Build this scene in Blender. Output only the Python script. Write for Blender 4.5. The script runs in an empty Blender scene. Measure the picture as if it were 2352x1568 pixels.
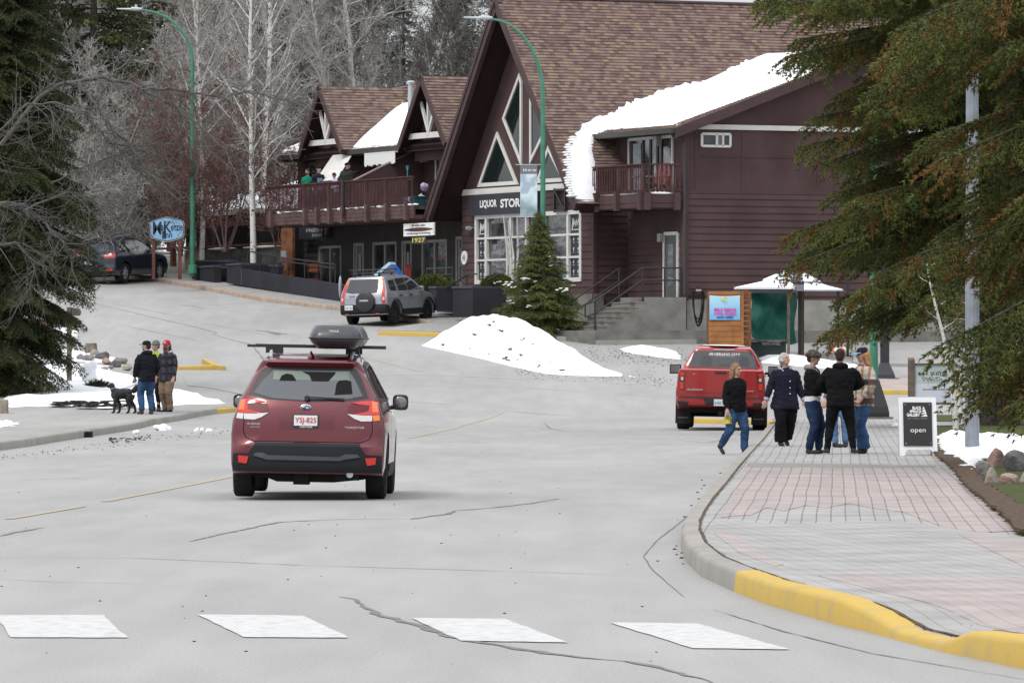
import bpy, bmesh, math, random
import numpy as np
from mathutils import Vector, Matrix
from mathutils.geometry import delaunay_2d_cdt
from mathutils.bvhtree import BVHTree

R = math.radians
scene = bpy.context.scene
COL = scene.collection
random.seed(7)

# ------------------------------------------------------------------ camera, world, sun, exposure
F = 13000.0; CX = 1176.0; HY = 820.0; CH = 1.66
cam_d = bpy.data.cameras.new('camera'); cam = bpy.data.objects.new('camera', cam_d); COL.objects.link(cam)
cam.location = (0, 0, CH); cam.rotation_euler = (R(90), 0, 0)
cam_d.sensor_width = 36.0; cam_d.lens = F / 2352.0 * 36.0
cam_d.shift_y = (HY - 784.0) / 2352.0
cam_d.clip_start = 1.0; cam_d.clip_end = 3000.0
scene.camera = cam

SUN_AZ = R(-142)      # compass direction the light comes from: behind the camera, to the left
SUN_EL = R(52)
world = bpy.data.worlds.new('World'); scene.world = world; world.use_nodes = True
wn = world.node_tree; wn.nodes.clear()
wo = wn.nodes.new('ShaderNodeOutputWorld'); wb = wn.nodes.new('ShaderNodeBackground')
sky = wn.nodes.new('ShaderNodeTexSky'); sky.sky_type = 'NISHITA'; sky.sun_disc = False
sky.sun_elevation = SUN_EL; sky.sun_rotation = SUN_AZ
sky.dust_density = 2.0
tc = wn.nodes.new('ShaderNodeTexCoord'); mp = wn.nodes.new('ShaderNodeMapping'); mp.inputs['Scale'].default_value = (1, 1, 3.5)
nz = wn.nodes.new('ShaderNodeTexNoise'); nz.inputs['Scale'].default_value = 3.2; nz.inputs['Detail'].default_value = 8
cr = wn.nodes.new('ShaderNodeValToRGB'); cr.color_ramp.elements[0].position = .36; cr.color_ramp.elements[0].color = (.72, .72, .72, 1)
cr.color_ramp.elements[1].position = .6; cr.color_ramp.elements[1].color = (1, 1, 1, 1)
mx = wn.nodes.new('ShaderNodeMix'); mx.data_type = 'RGBA'
mx.inputs[7].default_value = (9.0, 9.2, 9.6, 1)          # pale bright cloud
wn.links.new(tc.outputs['Generated'], mp.inputs[0]); wn.links.new(mp.outputs[0], nz.inputs['Vector'])
wn.links.new(nz.outputs['Fac'], cr.inputs[0]); wn.links.new(cr.outputs[0], mx.inputs[0])
wn.links.new(sky.outputs[0], mx.inputs[6])
# an overcast sky is brighter overhead than at the horizon
sz = wn.nodes.new('ShaderNodeSeparateXYZ'); wn.links.new(tc.outputs['Generated'], sz.inputs[0])
ma = wn.nodes.new('ShaderNodeMath'); ma.operation = 'MULTIPLY_ADD'; ma.inputs[1].default_value = 1.15; ma.inputs[2].default_value = .72; ma.use_clamp = False
mc = wn.nodes.new('ShaderNodeMath'); mc.operation = 'MAXIMUM'; mc.inputs[1].default_value = 0; wn.links.new(sz.outputs[2], mc.inputs[0]); wn.links.new(mc.outputs[0], ma.inputs[0])
vm = wn.nodes.new('ShaderNodeVectorMath'); vm.operation = 'SCALE'; wn.links.new(mx.outputs[2], vm.inputs[0]); wn.links.new(ma.outputs[0], vm.inputs['Scale']); wn.links.new(vm.outputs[0], wb.inputs[0])
wb.inputs[1].default_value = 0.10
wn.links.new(wb.outputs[0], wo.inputs[0])

sd = bpy.data.lights.new('sun', 'SUN'); sd.energy = 1.5; sd.angle = R(16); sd.color = (1, .965, .91)
sun = bpy.data.objects.new('sun', sd); COL.objects.link(sun)
sv = Vector((math.sin(SUN_AZ) * math.cos(SUN_EL), math.cos(SUN_AZ) * math.cos(SUN_EL), math.sin(SUN_EL)))
sun.rotation_euler = sv.to_track_quat('Z', 'Y').to_euler()
scene.view_settings.view_transform = 'Standard'; scene.view_settings.look = 'None'
scene.view_settings.exposure = 0.16; scene.view_settings.gamma = 1.0

# ------------------------------------------------------------------ geometry of the place
X0, Y0 = 2.72, 187.0                          # street corner of the liquor shop
CA, SA = math.cos(R(25)), math.sin(R(25))
BROT = R(-65)                                 # local x runs along the street front (towards the viewer), local y into the building
PU = [-100, 130, 142, 156, 167, 177, 189, 203, 216, 232, 275, 330, 420, 700]
PZ = [0, 0, .10, .60, 1.2, 1.85, 2.6, 3.5, 4.35, 5.4, 8.0, 11, 14, 20]
PM = []
for i in range(len(PU)):
    if i in (0, len(PU) - 1): PM.append(0 if i == 0 else .02); continue
    d0 = (PZ[i] - PZ[i-1]) / (PU[i] - PU[i-1]); d1 = (PZ[i+1] - PZ[i]) / (PU[i+1] - PU[i])
    PM.append(0 if d0 * d1 <= 0 else 2 * d0 * d1 / (d0 + d1))
def prof(u):
    u = max(PU[0], min(PU[-1] - .001, u)); i = 0
    while PU[i+1] <= u: i += 1
    h = PU[i+1] - PU[i]; t = (u - PU[i]) / h
    return (2*t**3-3*t*t+1)*PZ[i] + (t**3-2*t*t+t)*h*PM[i] + (-2*t**3+3*t*t)*PZ[i+1] + (t**3-t*t)*h*PM[i+1]
def G(X, Y): return prof(Y - .3 * X)
def gp(x, y, dz=0.0):
    """point of the terrain (raised dz) seen at photo position x, y"""
    rx = (x - CX) / F; rz = (HY - y) / F; Y = 20.0
    g = lambda Y: CH + rz * Y - G(rx * Y, Y) - dz
    while Y < 600 and g(Y) > 0: Y += 1.0
    lo, hi = Y - 1, Y
    for _ in range(26):
        m = (lo + hi) / 2
        if g(m) > 0: lo = m
        else: hi = m
    return Vector((rx * hi, hi, G(rx * hi, hi) + dz))
def p3(x, y, Y): return Vector(((x - CX) / F * Y, Y, CH + (HY - y) / F * Y))
def ab(X, Y): return ((X - X0) * CA + (Y - Y0) * SA, (X - X0) * SA - (Y - Y0) * CA)
def qa(x, y, a):
    rx = (x - CX) / F; Y = (a + X0 * CA + Y0 * SA) / (rx * CA + SA); return (ab(rx * Y, Y)[1], CH + (HY - y) / F * Y)
def qb(x, y, b):
    rx = (x - CX) / F; Y = (b + X0 * SA - Y0 * CA) / (rx * SA - CA); return (ab(rx * Y, Y)[0], CH + (HY - y) / F * Y)
def wl(b, a): return (X0 + a * CA + b * SA, Y0 + a * SA - b * CA)

# ------------------------------------------------------------------ materials
MATS = {}
def nodes(m): return m.node_tree.nodes, m.node_tree.links
def mat(name, col, rough=.7, metal=0.0, var=0.0, vscale=6.0, bump=0.0, bscale=30.0, coat=0.0, spec=None, alpha=None, emit=None, trans=0.0, col2=None, coord='Object', lo=.35, hi=.65, detail=4):
    if name in MATS: return MATS[name]
    m = bpy.data.materials.new(name); m.use_nodes = True; MATS[name] = m
    n, l = nodes(m); b = n['Principled BSDF']
    b.inputs['Base Color'].default_value = (*col, 1); b.inputs['Roughness'].default_value = rough; b.inputs['Metallic'].default_value = metal
    if coat: b.inputs['Coat Weight'].default_value = coat; b.inputs['Coat Roughness'].default_value = .06
    if spec is None and rough >= .75 and not coat: spec = .2
    if spec is not None: b.inputs['Specular IOR Level'].default_value = spec
    if trans: b.inputs['Transmission Weight'].default_value = trans
    if alpha is not None: b.inputs['Alpha'].default_value = alpha
    if emit: b.inputs['Emission Color'].default_value = (*emit[:3], 1); b.inputs['Emission Strength'].default_value = emit[3]
    if var or bump or col2:
        t = n.new('ShaderNodeTexCoord')
    if var or col2:
        z = n.new('ShaderNodeTexNoise'); z.inputs['Scale'].default_value = vscale; z.inputs['Detail'].default_value = detail
        l.new(t.outputs[coord], z.inputs['Vector'])
        r = n.new('ShaderNodeValToRGB'); r.color_ramp.elements[0].position = lo; r.color_ramp.elements[1].position = hi
        c2 = col2 if col2 else tuple(min(1, c * (1 + var)) for c in col)
        c1 = col if col2 else tuple(c * (1 - var) for c in col)
        r.color_ramp.elements[0].color = (*c1, 1); r.color_ramp.elements[1].color = (*c2, 1)
        l.new(z.outputs['Fac'], r.inputs[0]); l.new(r.outputs[0], b.inputs['Base Color'])
    if bump:
        z2 = n.new('ShaderNodeTexNoise'); z2.inputs['Scale'].default_value = bscale; z2.inputs['Detail'].default_value = 5
        l.new(t.outputs[coord], z2.inputs['Vector'])
        bp = n.new('ShaderNodeBump'); bp.inputs['Strength'].default_value = min(1, bump); bp.inputs['Distance'].default_value = .02 * max(1, bump)
        l.new(z2.outputs['Fac'], bp.inputs['Height']); l.new(bp.outputs[0], b.inputs['Normal'])
    return m

def asphalt(name, c, c2, cool=(.0, 0, 0)):
    m = bpy.data.materials.new(name); m.use_nodes = True; MATS[name] = m
    n, l = nodes(m); b = n['Principled BSDF']; b.inputs['Roughness'].default_value = .85
    t = n.new('ShaderNodeTexCoord')
    def noise(s, d, sc=(1, 1, 1)):
        mpn = n.new('ShaderNodeMapping'); mpn.inputs['Scale'].default_value = sc
        z = n.new('ShaderNodeTexNoise'); z.inputs['Scale'].default_value = s; z.inputs['Detail'].default_value = d
        l.new(t.outputs['Object'], mpn.inputs[0]); l.new(mpn.outputs[0], z.inputs['Vector']); return z
    z1 = noise(.35, 8, (1, .25, 1)); z2 = noise(48, 7); z3 = noise(2.2, 6, (1, .12, 1))
    r = n.new('ShaderNodeValToRGB'); r.color_ramp.elements[0].position = .3; r.color_ramp.elements[1].position = .7
    r.color_ramp.elements[0].color = (*c, 1); r.color_ramp.elements[1].color = (*c2, 1)
    l.new(z1.outputs['Fac'], r.inputs[0])
    def mul(a, fac, lo, hi, p0=.35, p1=.65):
        rr = n.new('ShaderNodeValToRGB'); rr.color_ramp.elements[0].color = (lo, lo, lo, 1); rr.color_ramp.elements[1].color = (hi, hi, hi, 1)
        rr.color_ramp.elements[0].position = p0; rr.color_ramp.elements[1].position = p1
        l.new(fac, rr.inputs[0]); x = n.new('ShaderNodeMix'); x.data_type = 'RGBA'; x.blend_type = 'MULTIPLY'; x.inputs[0].default_value = 1
        l.new(a, x.inputs[6]); l.new(rr.outputs[0], x.inputs[7]); return x.outputs[2]
    o = mul(r.outputs[0], z2.outputs['Fac'], .84, 1.10); o = mul(o, z3.outputs['Fac'], .94, 1.04)
    l.new(o, b.inputs['Base Color'])
    bp = n.new('ShaderNodeBump'); bp.inputs['Strength'].default_value = .35; bp.inputs['Distance'].default_value = .01
    l.new(z2.outputs['Fac'], bp.inputs['Height']); l.new(bp.outputs[0], b.inputs['Normal'])
    return m

def brickmat(name, c1, c2, mortar, w, h, rot=0.0, msize=.012, coord='Object', bumpd=.01, rough=.8, smooth=.1, offset=.5):
    m = bpy.data.materials.new(name); m.use_nodes = True; MATS[name] = m
    n, l = nodes(m); b = n['Principled BSDF']; b.inputs['Roughness'].default_value = rough
    t = n.new('ShaderNodeTexCoord'); mpn = n.new('ShaderNodeMapping'); mpn.inputs['Rotation'].default_value = (0, 0, rot)
    bk = n.new('ShaderNodeTexBrick'); bk.inputs['Scale'].default_value = 1; bk.inputs['Brick Width'].default_value = w; bk.inputs['Row Height'].default_value = h
    bk.inputs['Mortar Size'].default_value = msize; bk.inputs['Mortar Smooth'].default_value = smooth; bk.offset = offset
    bk.inputs['Color1'].default_value = (*c1, 1); bk.inputs['Color2'].default_value = (*c2, 1); bk.inputs['Mortar'].default_value = (*mortar, 1)
    # a little wander in the joints
    zz = n.new('ShaderNodeTexNoise'); zz.inputs['Scale'].default_value = .22; zz.inputs['Detail'].default_value = 2
    va = n.new('ShaderNodeVectorMath'); va.operation = 'MULTIPLY_ADD'; va.inputs[1].default_value = (.06, .06, 0); 
    l.new(t.outputs[coord], mpn.inputs[0]); l.new(t.outputs[coord], zz.inputs['Vector'])
    l.new(zz.outputs['Color'], va.inputs[0]); l.new(mpn.outputs[0], va.inputs[2]); l.new(va.outputs[0], bk.inputs['Vector'])
    z = n.new('ShaderNodeTexNoise'); z.inputs['Scale'].default_value = 1.7; z.inputs['Detail'].default_value = 7; l.new(t.outputs[coord], z.inputs['Vector'])
    rr = n.new('ShaderNodeValToRGB'); rr.color_ramp.elements[0].color = (.82, .82, .82, 1); rr.color_ramp.elements[1].color = (1.1, 1.1, 1.1, 1)
    rr.color_ramp.elements[0].position = .35; rr.color_ramp.elements[1].position = .65
    l.new(z.outputs['Fac'], rr.inputs[0]); x = n.new('ShaderNodeMix'); x.data_type = 'RGBA'; x.blend_type = 'MULTIPLY'; x.inputs[0].default_value = 1
    l.new(bk.outputs['Color'], x.inputs[6]); l.new(rr.outputs[0], x.inputs[7]); l.new(x.outputs[2], b.inputs['Base Color'])
    inv = n.new('ShaderNodeMath'); inv.operation = 'SUBTRACT'; inv.inputs[0].default_value = 1; l.new(bk.outputs['Fac'], inv.inputs[1])
    bp = n.new('ShaderNodeBump'); bp.inputs['Strength'].default_value = .6; bp.inputs['Distance'].default_value = bumpd
    l.new(inv.outputs[0], bp.inputs['Height']); l.new(bp.outputs[0], b.inputs['Normal'])
    return m

M_road = asphalt('asphalt', (.285, .278, .268), (.345, .339, .33))
M_walk = asphalt('walk_concrete', (.27, .265, .25), (.34, .335, .32))
M_kerb = mat('kerb_concrete', (.29, .275, .25), .9, var=.09, vscale=1.5, bump=.15, bscale=40)
M_yel = mat('yellow_paint', (.50, .345, .085), .8, col2=(.38, .29, .14), vscale=3, lo=.50, hi=.80, detail=8, bump=.2, bscale=30)
M_yline = mat('faded_yellow_line', (.43, .345, .18), .8, col2=(.33, .32, .28), vscale=14, lo=.38, hi=.58)
M_wline = mat('worn_white_line', (.52, .52, .515), .8, col2=(.36, .36, .355), vscale=9, lo=.48, hi=.72, detail=9)
M_crack = mat('tar_crack', (.12, .118, .115), .8, col2=(.21, .205, .20), vscale=12)
M_snow = mat('snow', (.86, .87, .89), .75, var=.03, vscale=3, bump=1.0, bscale=7, spec=.2)
M_dsnow = mat('dirty_snow', (.80, .81, .83), .8, col2=(.30, .27, .24), vscale=9, lo=.62, hi=.74, bump=1.0, bscale=9)
M_dirt = mat('soil', (.055, .045, .035), .95, col2=(.12, .095, .065), vscale=8, bump=.8, bscale=30)
M_grass = mat('grass', (.085, .085, .03), .95, col2=(.05, .075, .02), vscale=5, bump=1.2, bscale=60)
M_conc = mat('concrete', (.20, .195, .175), .9, col2=(.115, .11, .10), vscale=1.6, lo=.42, hi=.7, bump=.5, bscale=20, detail=9)
M_conc2 = mat('concrete_stucco', (.30, .295, .27), .9, var=.12, vscale=3, bump=.6, bscale=40)
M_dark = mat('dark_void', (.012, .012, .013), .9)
M_black = mat('black_plastic', (.018, .018, .02), .5)
M_rubber = mat('rubber', (.02, .02, .021), .85, var=.2, vscale=20)
M_chrome = mat('bright_metal', (.7, .7, .7), .25, 1.0)
M_white = mat('white_paint', (.75, .75, .73), .5)
M_galv = mat('galvanized_steel', (.38, .40, .43), .5, .5, var=.12, vscale=9)

# ------------------------------------------------------------------ mesh builder
class MB:
    def __init__(s): s.v = []; s.f = []; s.m = []; s.uv = None
    def add(s, vs, fs, m=0):
        o = len(s.v); s.v += [tuple(v) for v in vs]
        for f in fs: s.f.append(tuple(i + o for i in f)); s.m.append(m)
    def box(s, x0, x1, y0, y1, z0, z1, m=0, T=None):
        vs = [Vector((x, y, z)) for x in (x0, x1) for y in (y0, y1) for z in (z0, z1)]
        if T is not None: vs = [T @ v for v in vs]
        s.add(vs, [(0, 1, 3, 2), (4, 6, 7, 5), (0, 4, 5, 1), (2, 3, 7, 6), (0, 2, 6, 4), (1, 5, 7, 3)], m)
    def bar(s, p, q, w, d=None, up=Vector((0, 0, 1)), m=0):
        """rectangular bar from p to q, w wide (across up), d deep"""
        p = Vector(p); q = Vector(q); d = d or w; t = (q - p).normalized()
        if abs(t.dot(up)) > .98: up = Vector((1, 0, 0))
        sx = t.cross(up).normalized(); sy = sx.cross(t)
        vs = [e + sx * (w / 2 * i) + sy * (d / 2 * j) for e in (p, q) for i, j in ((-1, -1), (1, -1), (1, 1), (-1, 1))]
        s.add(vs, [(3, 2, 1, 0), (4, 5, 6, 7), (0, 1, 5, 4), (1, 2, 6, 5), (2, 3, 7, 6), (3, 0, 4, 7)], m)
    def tube(s, pts, r, n=8, m=0, closed=False, cap=True, flat=1.0):
        pts = [Vector(p) for p in pts]; k = len(pts)
        rs = r if isinstance(r, (list, tuple)) else [r] * k
        o = len(s.v); up = Vector((0, 0, 1)); prev = None
        for i, p in enumerate(pts):
            if closed: t = pts[(i + 1) % k] - pts[i - 1]
            else: t = pts[min(i + 1, k - 1)] - pts[max(i - 1, 0)]
            t = t.normalized() if t.length > 1e-9 else Vector((0, 0, 1))
            if prev is None:
                a = t.cross(up)
                if a.length < .05: a = t.cross(Vector((0, 1, 0)))
                a.normalize()
            else:
                a = (prev - t * prev.dot(t)); a = a.normalized() if a.length > 1e-6 else prev
            prev = a; b = t.cross(a)
            for j in range(n):
                th = 2 * math.pi * j / n
                s.v.append(tuple(p + (a * math.cos(th) + b * math.sin(th) * flat) * rs[i]))
        for i in range(k if closed else k - 1):
            for j in range(n):
                i2 = (i + 1) % k
                s.f.append((o + i*n + j, o + i*n + (j+1) % n, o + i2*n + (j+1) % n, o + i2*n + j)); s.m.append(m)
        if cap and not closed:
            s.f.append(tuple(o + j for j in range(n))[::-1]); s.m.append(m)
            s.f.append(tuple(o + (k-1)*n + j for j in range(n))); s.m.append(m)
    def ell(s, c, r, nu=14, nv=9, T=None, m=0):
        if not isinstance(r, (tuple, list, Vector)): r = (r, r, r)
        c = Vector(c); vs = []; fs = []
        for i in range(nv + 1):
            ph = math.pi * i / nv
            for j in range(nu):
                th = 2 * math.pi * j / nu
                v = Vector((r[0]*math.sin(ph)*math.cos(th), r[1]*math.sin(ph)*math.sin(th), r[2]*math.cos(ph)))
                if T is not None: v = T @ v
                vs.append(c + v)
        for i in range(nv):
            for j in range(nu):
                fs.append((i*nu+j, (i+1)*nu+j, (i+1)*nu+(j+1) % nu, i*nu+(j+1) % nu))
        s.add(vs, fs, m)
    def loft(s, rings, m=0, cap=True):
        n = len(rings[0]); o = len(s.v)
        for r in rings: s.v += [tuple(v) for v in r]
        for i in range(len(rings) - 1):
            for j in range(n):
                s.f.append((o+i*n+j, o+i*n+(j+1) % n, o+(i+1)*n+(j+1) % n, o+(i+1)*n+j)); s.m.append(m)
        if cap:
            s.f.append(tuple(o + j for j in range(n))[::-1]); s.m.append(m)
            s.f.append(tuple(o + (len(rings)-1)*n + j for j in range(n))); s.m.append(m)
    def prism(s, pts, d0, d1, m=0):
        """polygon of (x, z) pushed from y=d0 to y=d1"""
        n = len(pts); vs = [(x, d0, z) for x, z in pts] + [(x, d1, z) for x, z in pts]
        s.add(vs, [tuple(range(n)), tuple(range(n, 2*n))[::-1]] + [(j, j+n, (j+1) % n + n, (j+1) % n) for j in range(n)], m)
    def prismx(s, pts, d0, d1, m=0):
        """polygon of (y, z) pushed from x=d0 to x=d1"""
        n = len(pts); vs = [(d0, y, z) for y, z in pts] + [(d1, y, z) for y, z in pts]
        s.add(vs, [tuple(range(n))[::-1], tuple(range(n, 2*n))] + [(j, (j+1) % n, (j+1) % n + n, j+n) for j in range(n)], m)
    def build(s, name, mats, root=None, world=False, smooth=False, recalc=True, parent=None):
        me = bpy.data.meshes.new(name)
        vs = s.v
        if world and root is not None:
            L = root.location; vs = [(v[0]-L.x, v[1]-L.y, v[2]-L.z) for v in vs]
        me.from_pydata(vs, [], s.f)
        if not isinstance(mats, (list, tuple)): mats = [mats]
        for q in mats: me.materials.append(q)
        if len(mats) > 1: me.polygons.foreach_set('material_index', s.m)
        if recalc:
            bm = bmesh.new(); bm.from_mesh(me); bmesh.ops.recalc_face_normals(bm, faces=bm.faces); bm.to_mesh(me); bm.free()
        if s.uv:
            ul = me.uv_layers.new(name='UVMap'); ul.data.foreach_set('uv', [c for f in s.uv for p in f for c in p])
        if smooth: smooth_by_angle(me, smooth if isinstance(smooth, (int, float)) and smooth is not True else 40)
        me.update()
        return link(name, me, parent or root)
def smooth_by_angle(me, deg):
    me.polygons.foreach_set('use_smooth', [True] * len(me.polygons))
    try: me.set_sharp_from_angle(angle=R(deg))
    except Exception: pass
def link(name, me, parent=None):
    o = bpy.data.objects.new(name, me); COL.objects.link(o)
    if parent is not None: o.parent = parent
    return o
def tag(o, label=None, cat=None, group=None, kind=None):
    if label: o['label'] = label
    if cat: o['category'] = cat
    if group: o['group'] = group
    if kind: o['kind'] = kind
    return o
def thing(name, loc, label, cat, rz=0.0, group=None):
    o = bpy.data.objects.new(name, None); COL.objects.link(o); o.location = loc; o.rotation_euler = (0, 0, rz); o.empty_display_size = .3
    return tag(o, label, cat, group)
def struct(o): o['kind'] = 'structure'; return o
def copy_tree(o, parent=None, label=None):
    c = o.copy(); COL.objects.link(c); c.parent = parent
    if label: c['label'] = label
    for ch in [x for x in o.children]: copy_tree(ch, c)
    return c
def modmesh(ob, *mods):
    """apply modifiers by evaluating; returns a new mesh, removes ob"""
    for t, kw in mods:
        md = ob.modifiers.new(t, t)
        for k, v in kw.items(): setattr(md, k, v)
    dg = bpy.context.evaluated_depsgraph_get(); dg.update()
    me = bpy.data.meshes.new_from_object(ob.evaluated_get(dg)); 
    old = ob.data; bpy.data.objects.remove(ob); bpy.data.meshes.remove(old)
    return me
def organic(mb, voxel=.012, it=4, fac=.6):
    """merge overlapping closed pieces into one continuous smooth skin"""
    me = bpy.data.meshes.new('t'); me.from_pydata(mb.v, [], mb.f)
    bm = bmesh.new(); bm.from_mesh(me); bmesh.ops.recalc_face_normals(bm, faces=bm.faces); bm.to_mesh(me); bm.free()
    ob = link('t', me)
    me = modmesh(ob, ('REMESH', dict(mode='VOXEL', voxel_size=voxel, use_smooth_shade=True)), ('SMOOTH', dict(factor=fac, iterations=it)))
    me.polygons.foreach_set('use_smooth', [True] * len(me.polygons))
    return me
def wrinkle(me, amp, seed=0.0):
    from mathutils import noise as nz_
    for v in me.vertices:
        c = v.co*14+Vector((seed, seed, 0)); c.z *= 2.2; v.co += v.normal*(nz_.noise(c)*amp+nz_.noise(c*2.3)*amp*.5)
    return me
def addmesh(name, me, mats, parent, setmat=None):
    me.materials.clear()
    if not isinstance(mats, (list, tuple)): mats = [mats]
    for q in mats: me.materials.append(q)
    me.name = name
    if setmat:
        me.polygons.foreach_set('material_index', [setmat(p.center) for p in me.polygons])
    return link(name, me, parent)
def text_mb(s, x0, x1, z0, z1, y, depth=.004, shear=0.0, bold=0.0, T=None, keep=False, space=1.0):
    """lettering fitted into the box x0..x1, z0..z1 of the local plane, facing -y"""
    cu = bpy.data.curves.new('t', 'FONT'); cu.body = s; cu.shear = shear; cu.offset = bold; cu.align_x = 'LEFT'; cu.resolution_u = 3; cu.space_character = space; cu.space_line = .82
    ob = bpy.data.objects.new('t', cu); COL.objects.link(ob)
    dg = bpy.context.evaluated_depsgraph_get(); dg.update()
    me = bpy.data.meshes.new_from_object(ob.evaluated_get(dg)); bpy.data.objects.remove(ob); bpy.data.curves.remove(cu)
    co = [(v.co.x, v.co.y) for v in me.vertices]
    a0 = min(c[0] for c in co); a1 = max(c[0] for c in co); b0 = min(c[1] for c in co); b1 = max(c[1] for c in co)
    sx = (x1-x0)/(a1-a0); sz = (z1-z0)/(b1-b0)
    if keep: k = min(sx, sz); cx = (x0+x1)/2; x0 = cx-(a1-a0)*k/2; cz = (z0+z1)/2; z0 = cz-(b1-b0)*k/2; sx = sz = k
    mb = MB(); vs = [Vector((x0+(c[0]-a0)*sx, y, z0+(c[1]-b0)*sz)) for c in co]
    if T is not None: vs = [T @ v for v in vs]
    mb.add(vs, [tuple(p.vertices) for p in me.polygons]); bpy.data.meshes.remove(me)
    return mb
def join(*mbs):
    r = MB()
    for i, b in enumerate(mbs): r.add(b.v, b.f, i)
    return r

# ------------------------------------------------------------------ draped sheets
def inside(p, poly):
    x, y = p; c = False; n = len(poly)
    for i in range(n):
        x1, y1 = poly[i]; x2, y2 = poly[i-1]
        if (y1 > y) != (y2 > y) and x < (x2-x1)*(y-y1)/(y2-y1)+x1: c = not c
    return c
def dense(poly, step, closed=True):
    out = []; n = len(poly)
    for i in range(n if closed else n - 1):
        a = poly[i]; b = poly[(i+1) % n]; d = math.hypot(b[0]-a[0], b[1]-a[1]); k = max(1, int(d/step))
        for j in range(k): out.append((a[0]+(b[0]-a[0])*j/k, a[1]+(b[1]-a[1])*j/k))
    if not closed: out.append(tuple(poly[-1][:2]))
    return out
def drape(name, poly, dz, m, step=1.0, skirt=.3, zf=None, edge=True, jitter=0.0, root=None):
    poly = [(p[0], p[1]) for p in poly]; poly = dense(poly, step)
    if jitter: poly = [(p[0]+random.uniform(-1, 1)*jitter, p[1]+random.uniform(-1, 1)*jitter*2) for p in poly]
    xs = [p[0] for p in poly]; ys = [p[1] for p in poly]
    pts = list(poly); x = min(xs)
    gs = max(step, .12)
    while x < max(xs):
        y = min(ys)
        while y < max(ys):
            q = (x+random.uniform(-.2, .2)*gs, y+random.uniform(-.2, .2)*gs)
            if inside(q, poly): pts.append(q)
            y += gs
        x += gs
    k = len(poly)
    v, e, f, *_ = delaunay_2d_cdt([Vector(p) for p in pts], [(i, (i+1) % k) for i in range(k)], [list(range(k))], 1, 1e-4)
    zf = zf or (lambda X, Y: G(X, Y) + dz)
    mb = MB(); mb.add([(p.x, p.y, zf(p.x, p.y)) for p in v], [tuple(t) for t in f])
    if skirt:
        cnt = {}
        for t in f:
            for i in range(len(t)):
                a, b = t[i], t[(i+1) % len(t)]; key = (min(a, b), max(a, b)); cnt[key] = cnt.get(key, 0) + 1
        for (a, b), c in cnt.items():
            if c == 1:
                A = mb.v[a]; B = mb.v[b]; mb.add([A, B, (B[0], B[1], B[2]-skirt), (A[0], A[1], A[2]-skirt)], [(0, 1, 2, 3)])
    o = mb.build(name, m, root, world=root is not None)
    return o
def gpl(pts, dz=0.0): return [gp(x, y, dz) for x, y in pts]
def strip(mb, pts, w, dz=.006, step=.8, wob=0.0, taper=False):
    """a flat painted line or crack following the ground through world points"""
    pts = dense([(p[0], p[1]) for p in pts], step, False); k = len(pts)
    o = len(mb.v)
    for i, p in enumerate(pts):
        a = pts[max(i-1, 0)]; b = pts[min(i+1, k-1)]; t = Vector((b[0]-a[0], b[1]-a[1])).normalized(); nrm = Vector((-t.y, t.x))
        ww = (w[0] + (w[1]-w[0])*i/(k-1)) if isinstance(w, tuple) else w
        if taper: ww *= max(.15, math.sin(math.pi*(i+.5)/k))**.5
        j1 = random.uniform(-1, 1)*wob; 
        wa = ww*(1+random.uniform(-.6, .6)*(1 if wob else 0))
        for sgn in (-1, 1):
            X = p[0]+nrm.x*(sgn*wa/2+j1); Y = p[1]+nrm.y*(sgn*wa/2+j1); mb.v.append((X, Y, G(X, Y)+dz))
    for i in range(k-1): mb.f.append((o+2*i, o+2*i+2, o+2*i+3, o+2*i+1)); mb.m.append(0)
def kerb(name, pts, m, w=.16, h=.15, hs=None, base=-.05, step=.6, side=1):
    """kerb stone swept along world points; pts run so that the pavement lies on the left when side=1"""
    pts2 = dense([(p[0], p[1]) for p in pts], step, False); k = len(pts2)
    if hs:
        L = [0]
        for i in range(1, len(pts)): L.append(L[-1]+math.hypot(pts[i][0]-pts[i-1][0], pts[i][1]-pts[i-1][1]))
        l2 = [0]
        for i in range(1, k): l2.append(l2[-1]+math.hypot(pts2[i][0]-pts2[i-1][0], pts2[i][1]-pts2[i-1][1]))
        hh = [float(np.interp(q, L, hs)) for q in l2]
    else: hh = [h]*k
    rings = []
    for i, p in enumerate(pts2):
        a = pts2[max(i-1, 0)]; b = pts2[min(i+1, k-1)]; t = Vector((b[0]-a[0], b[1]-a[1])).normalized(); nrm = Vector((-t.y, t.x))*side
        g = G(*p); H = hh[i]; r = min(.035, H*.5)
        prof_ = [(0, base), (.012, H-r), (.012+r*.4, H-r*.3), (.012+r, H), (w, H+.004), (w, base)]
        rings.append([Vector((p[0]+nrm.x*d, p[1]+nrm.y*d, g+z)) for d, z in prof_])
    mb = MB(); mb.loft(rings); o = mb.build(name, m, smooth=35); return o
def offs(pts, d):
    out = []; k = len(pts)
    for i in range(k):
        a = pts[max(i-1, 0)]; b = pts[min(i+1, k-1)]; t = Vector((b[0]-a[0], b[1]-a[1])).normalized()
        out.append((pts[i][0]-t.y*d, pts[i][1]+t.x*d))
    return out
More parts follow.
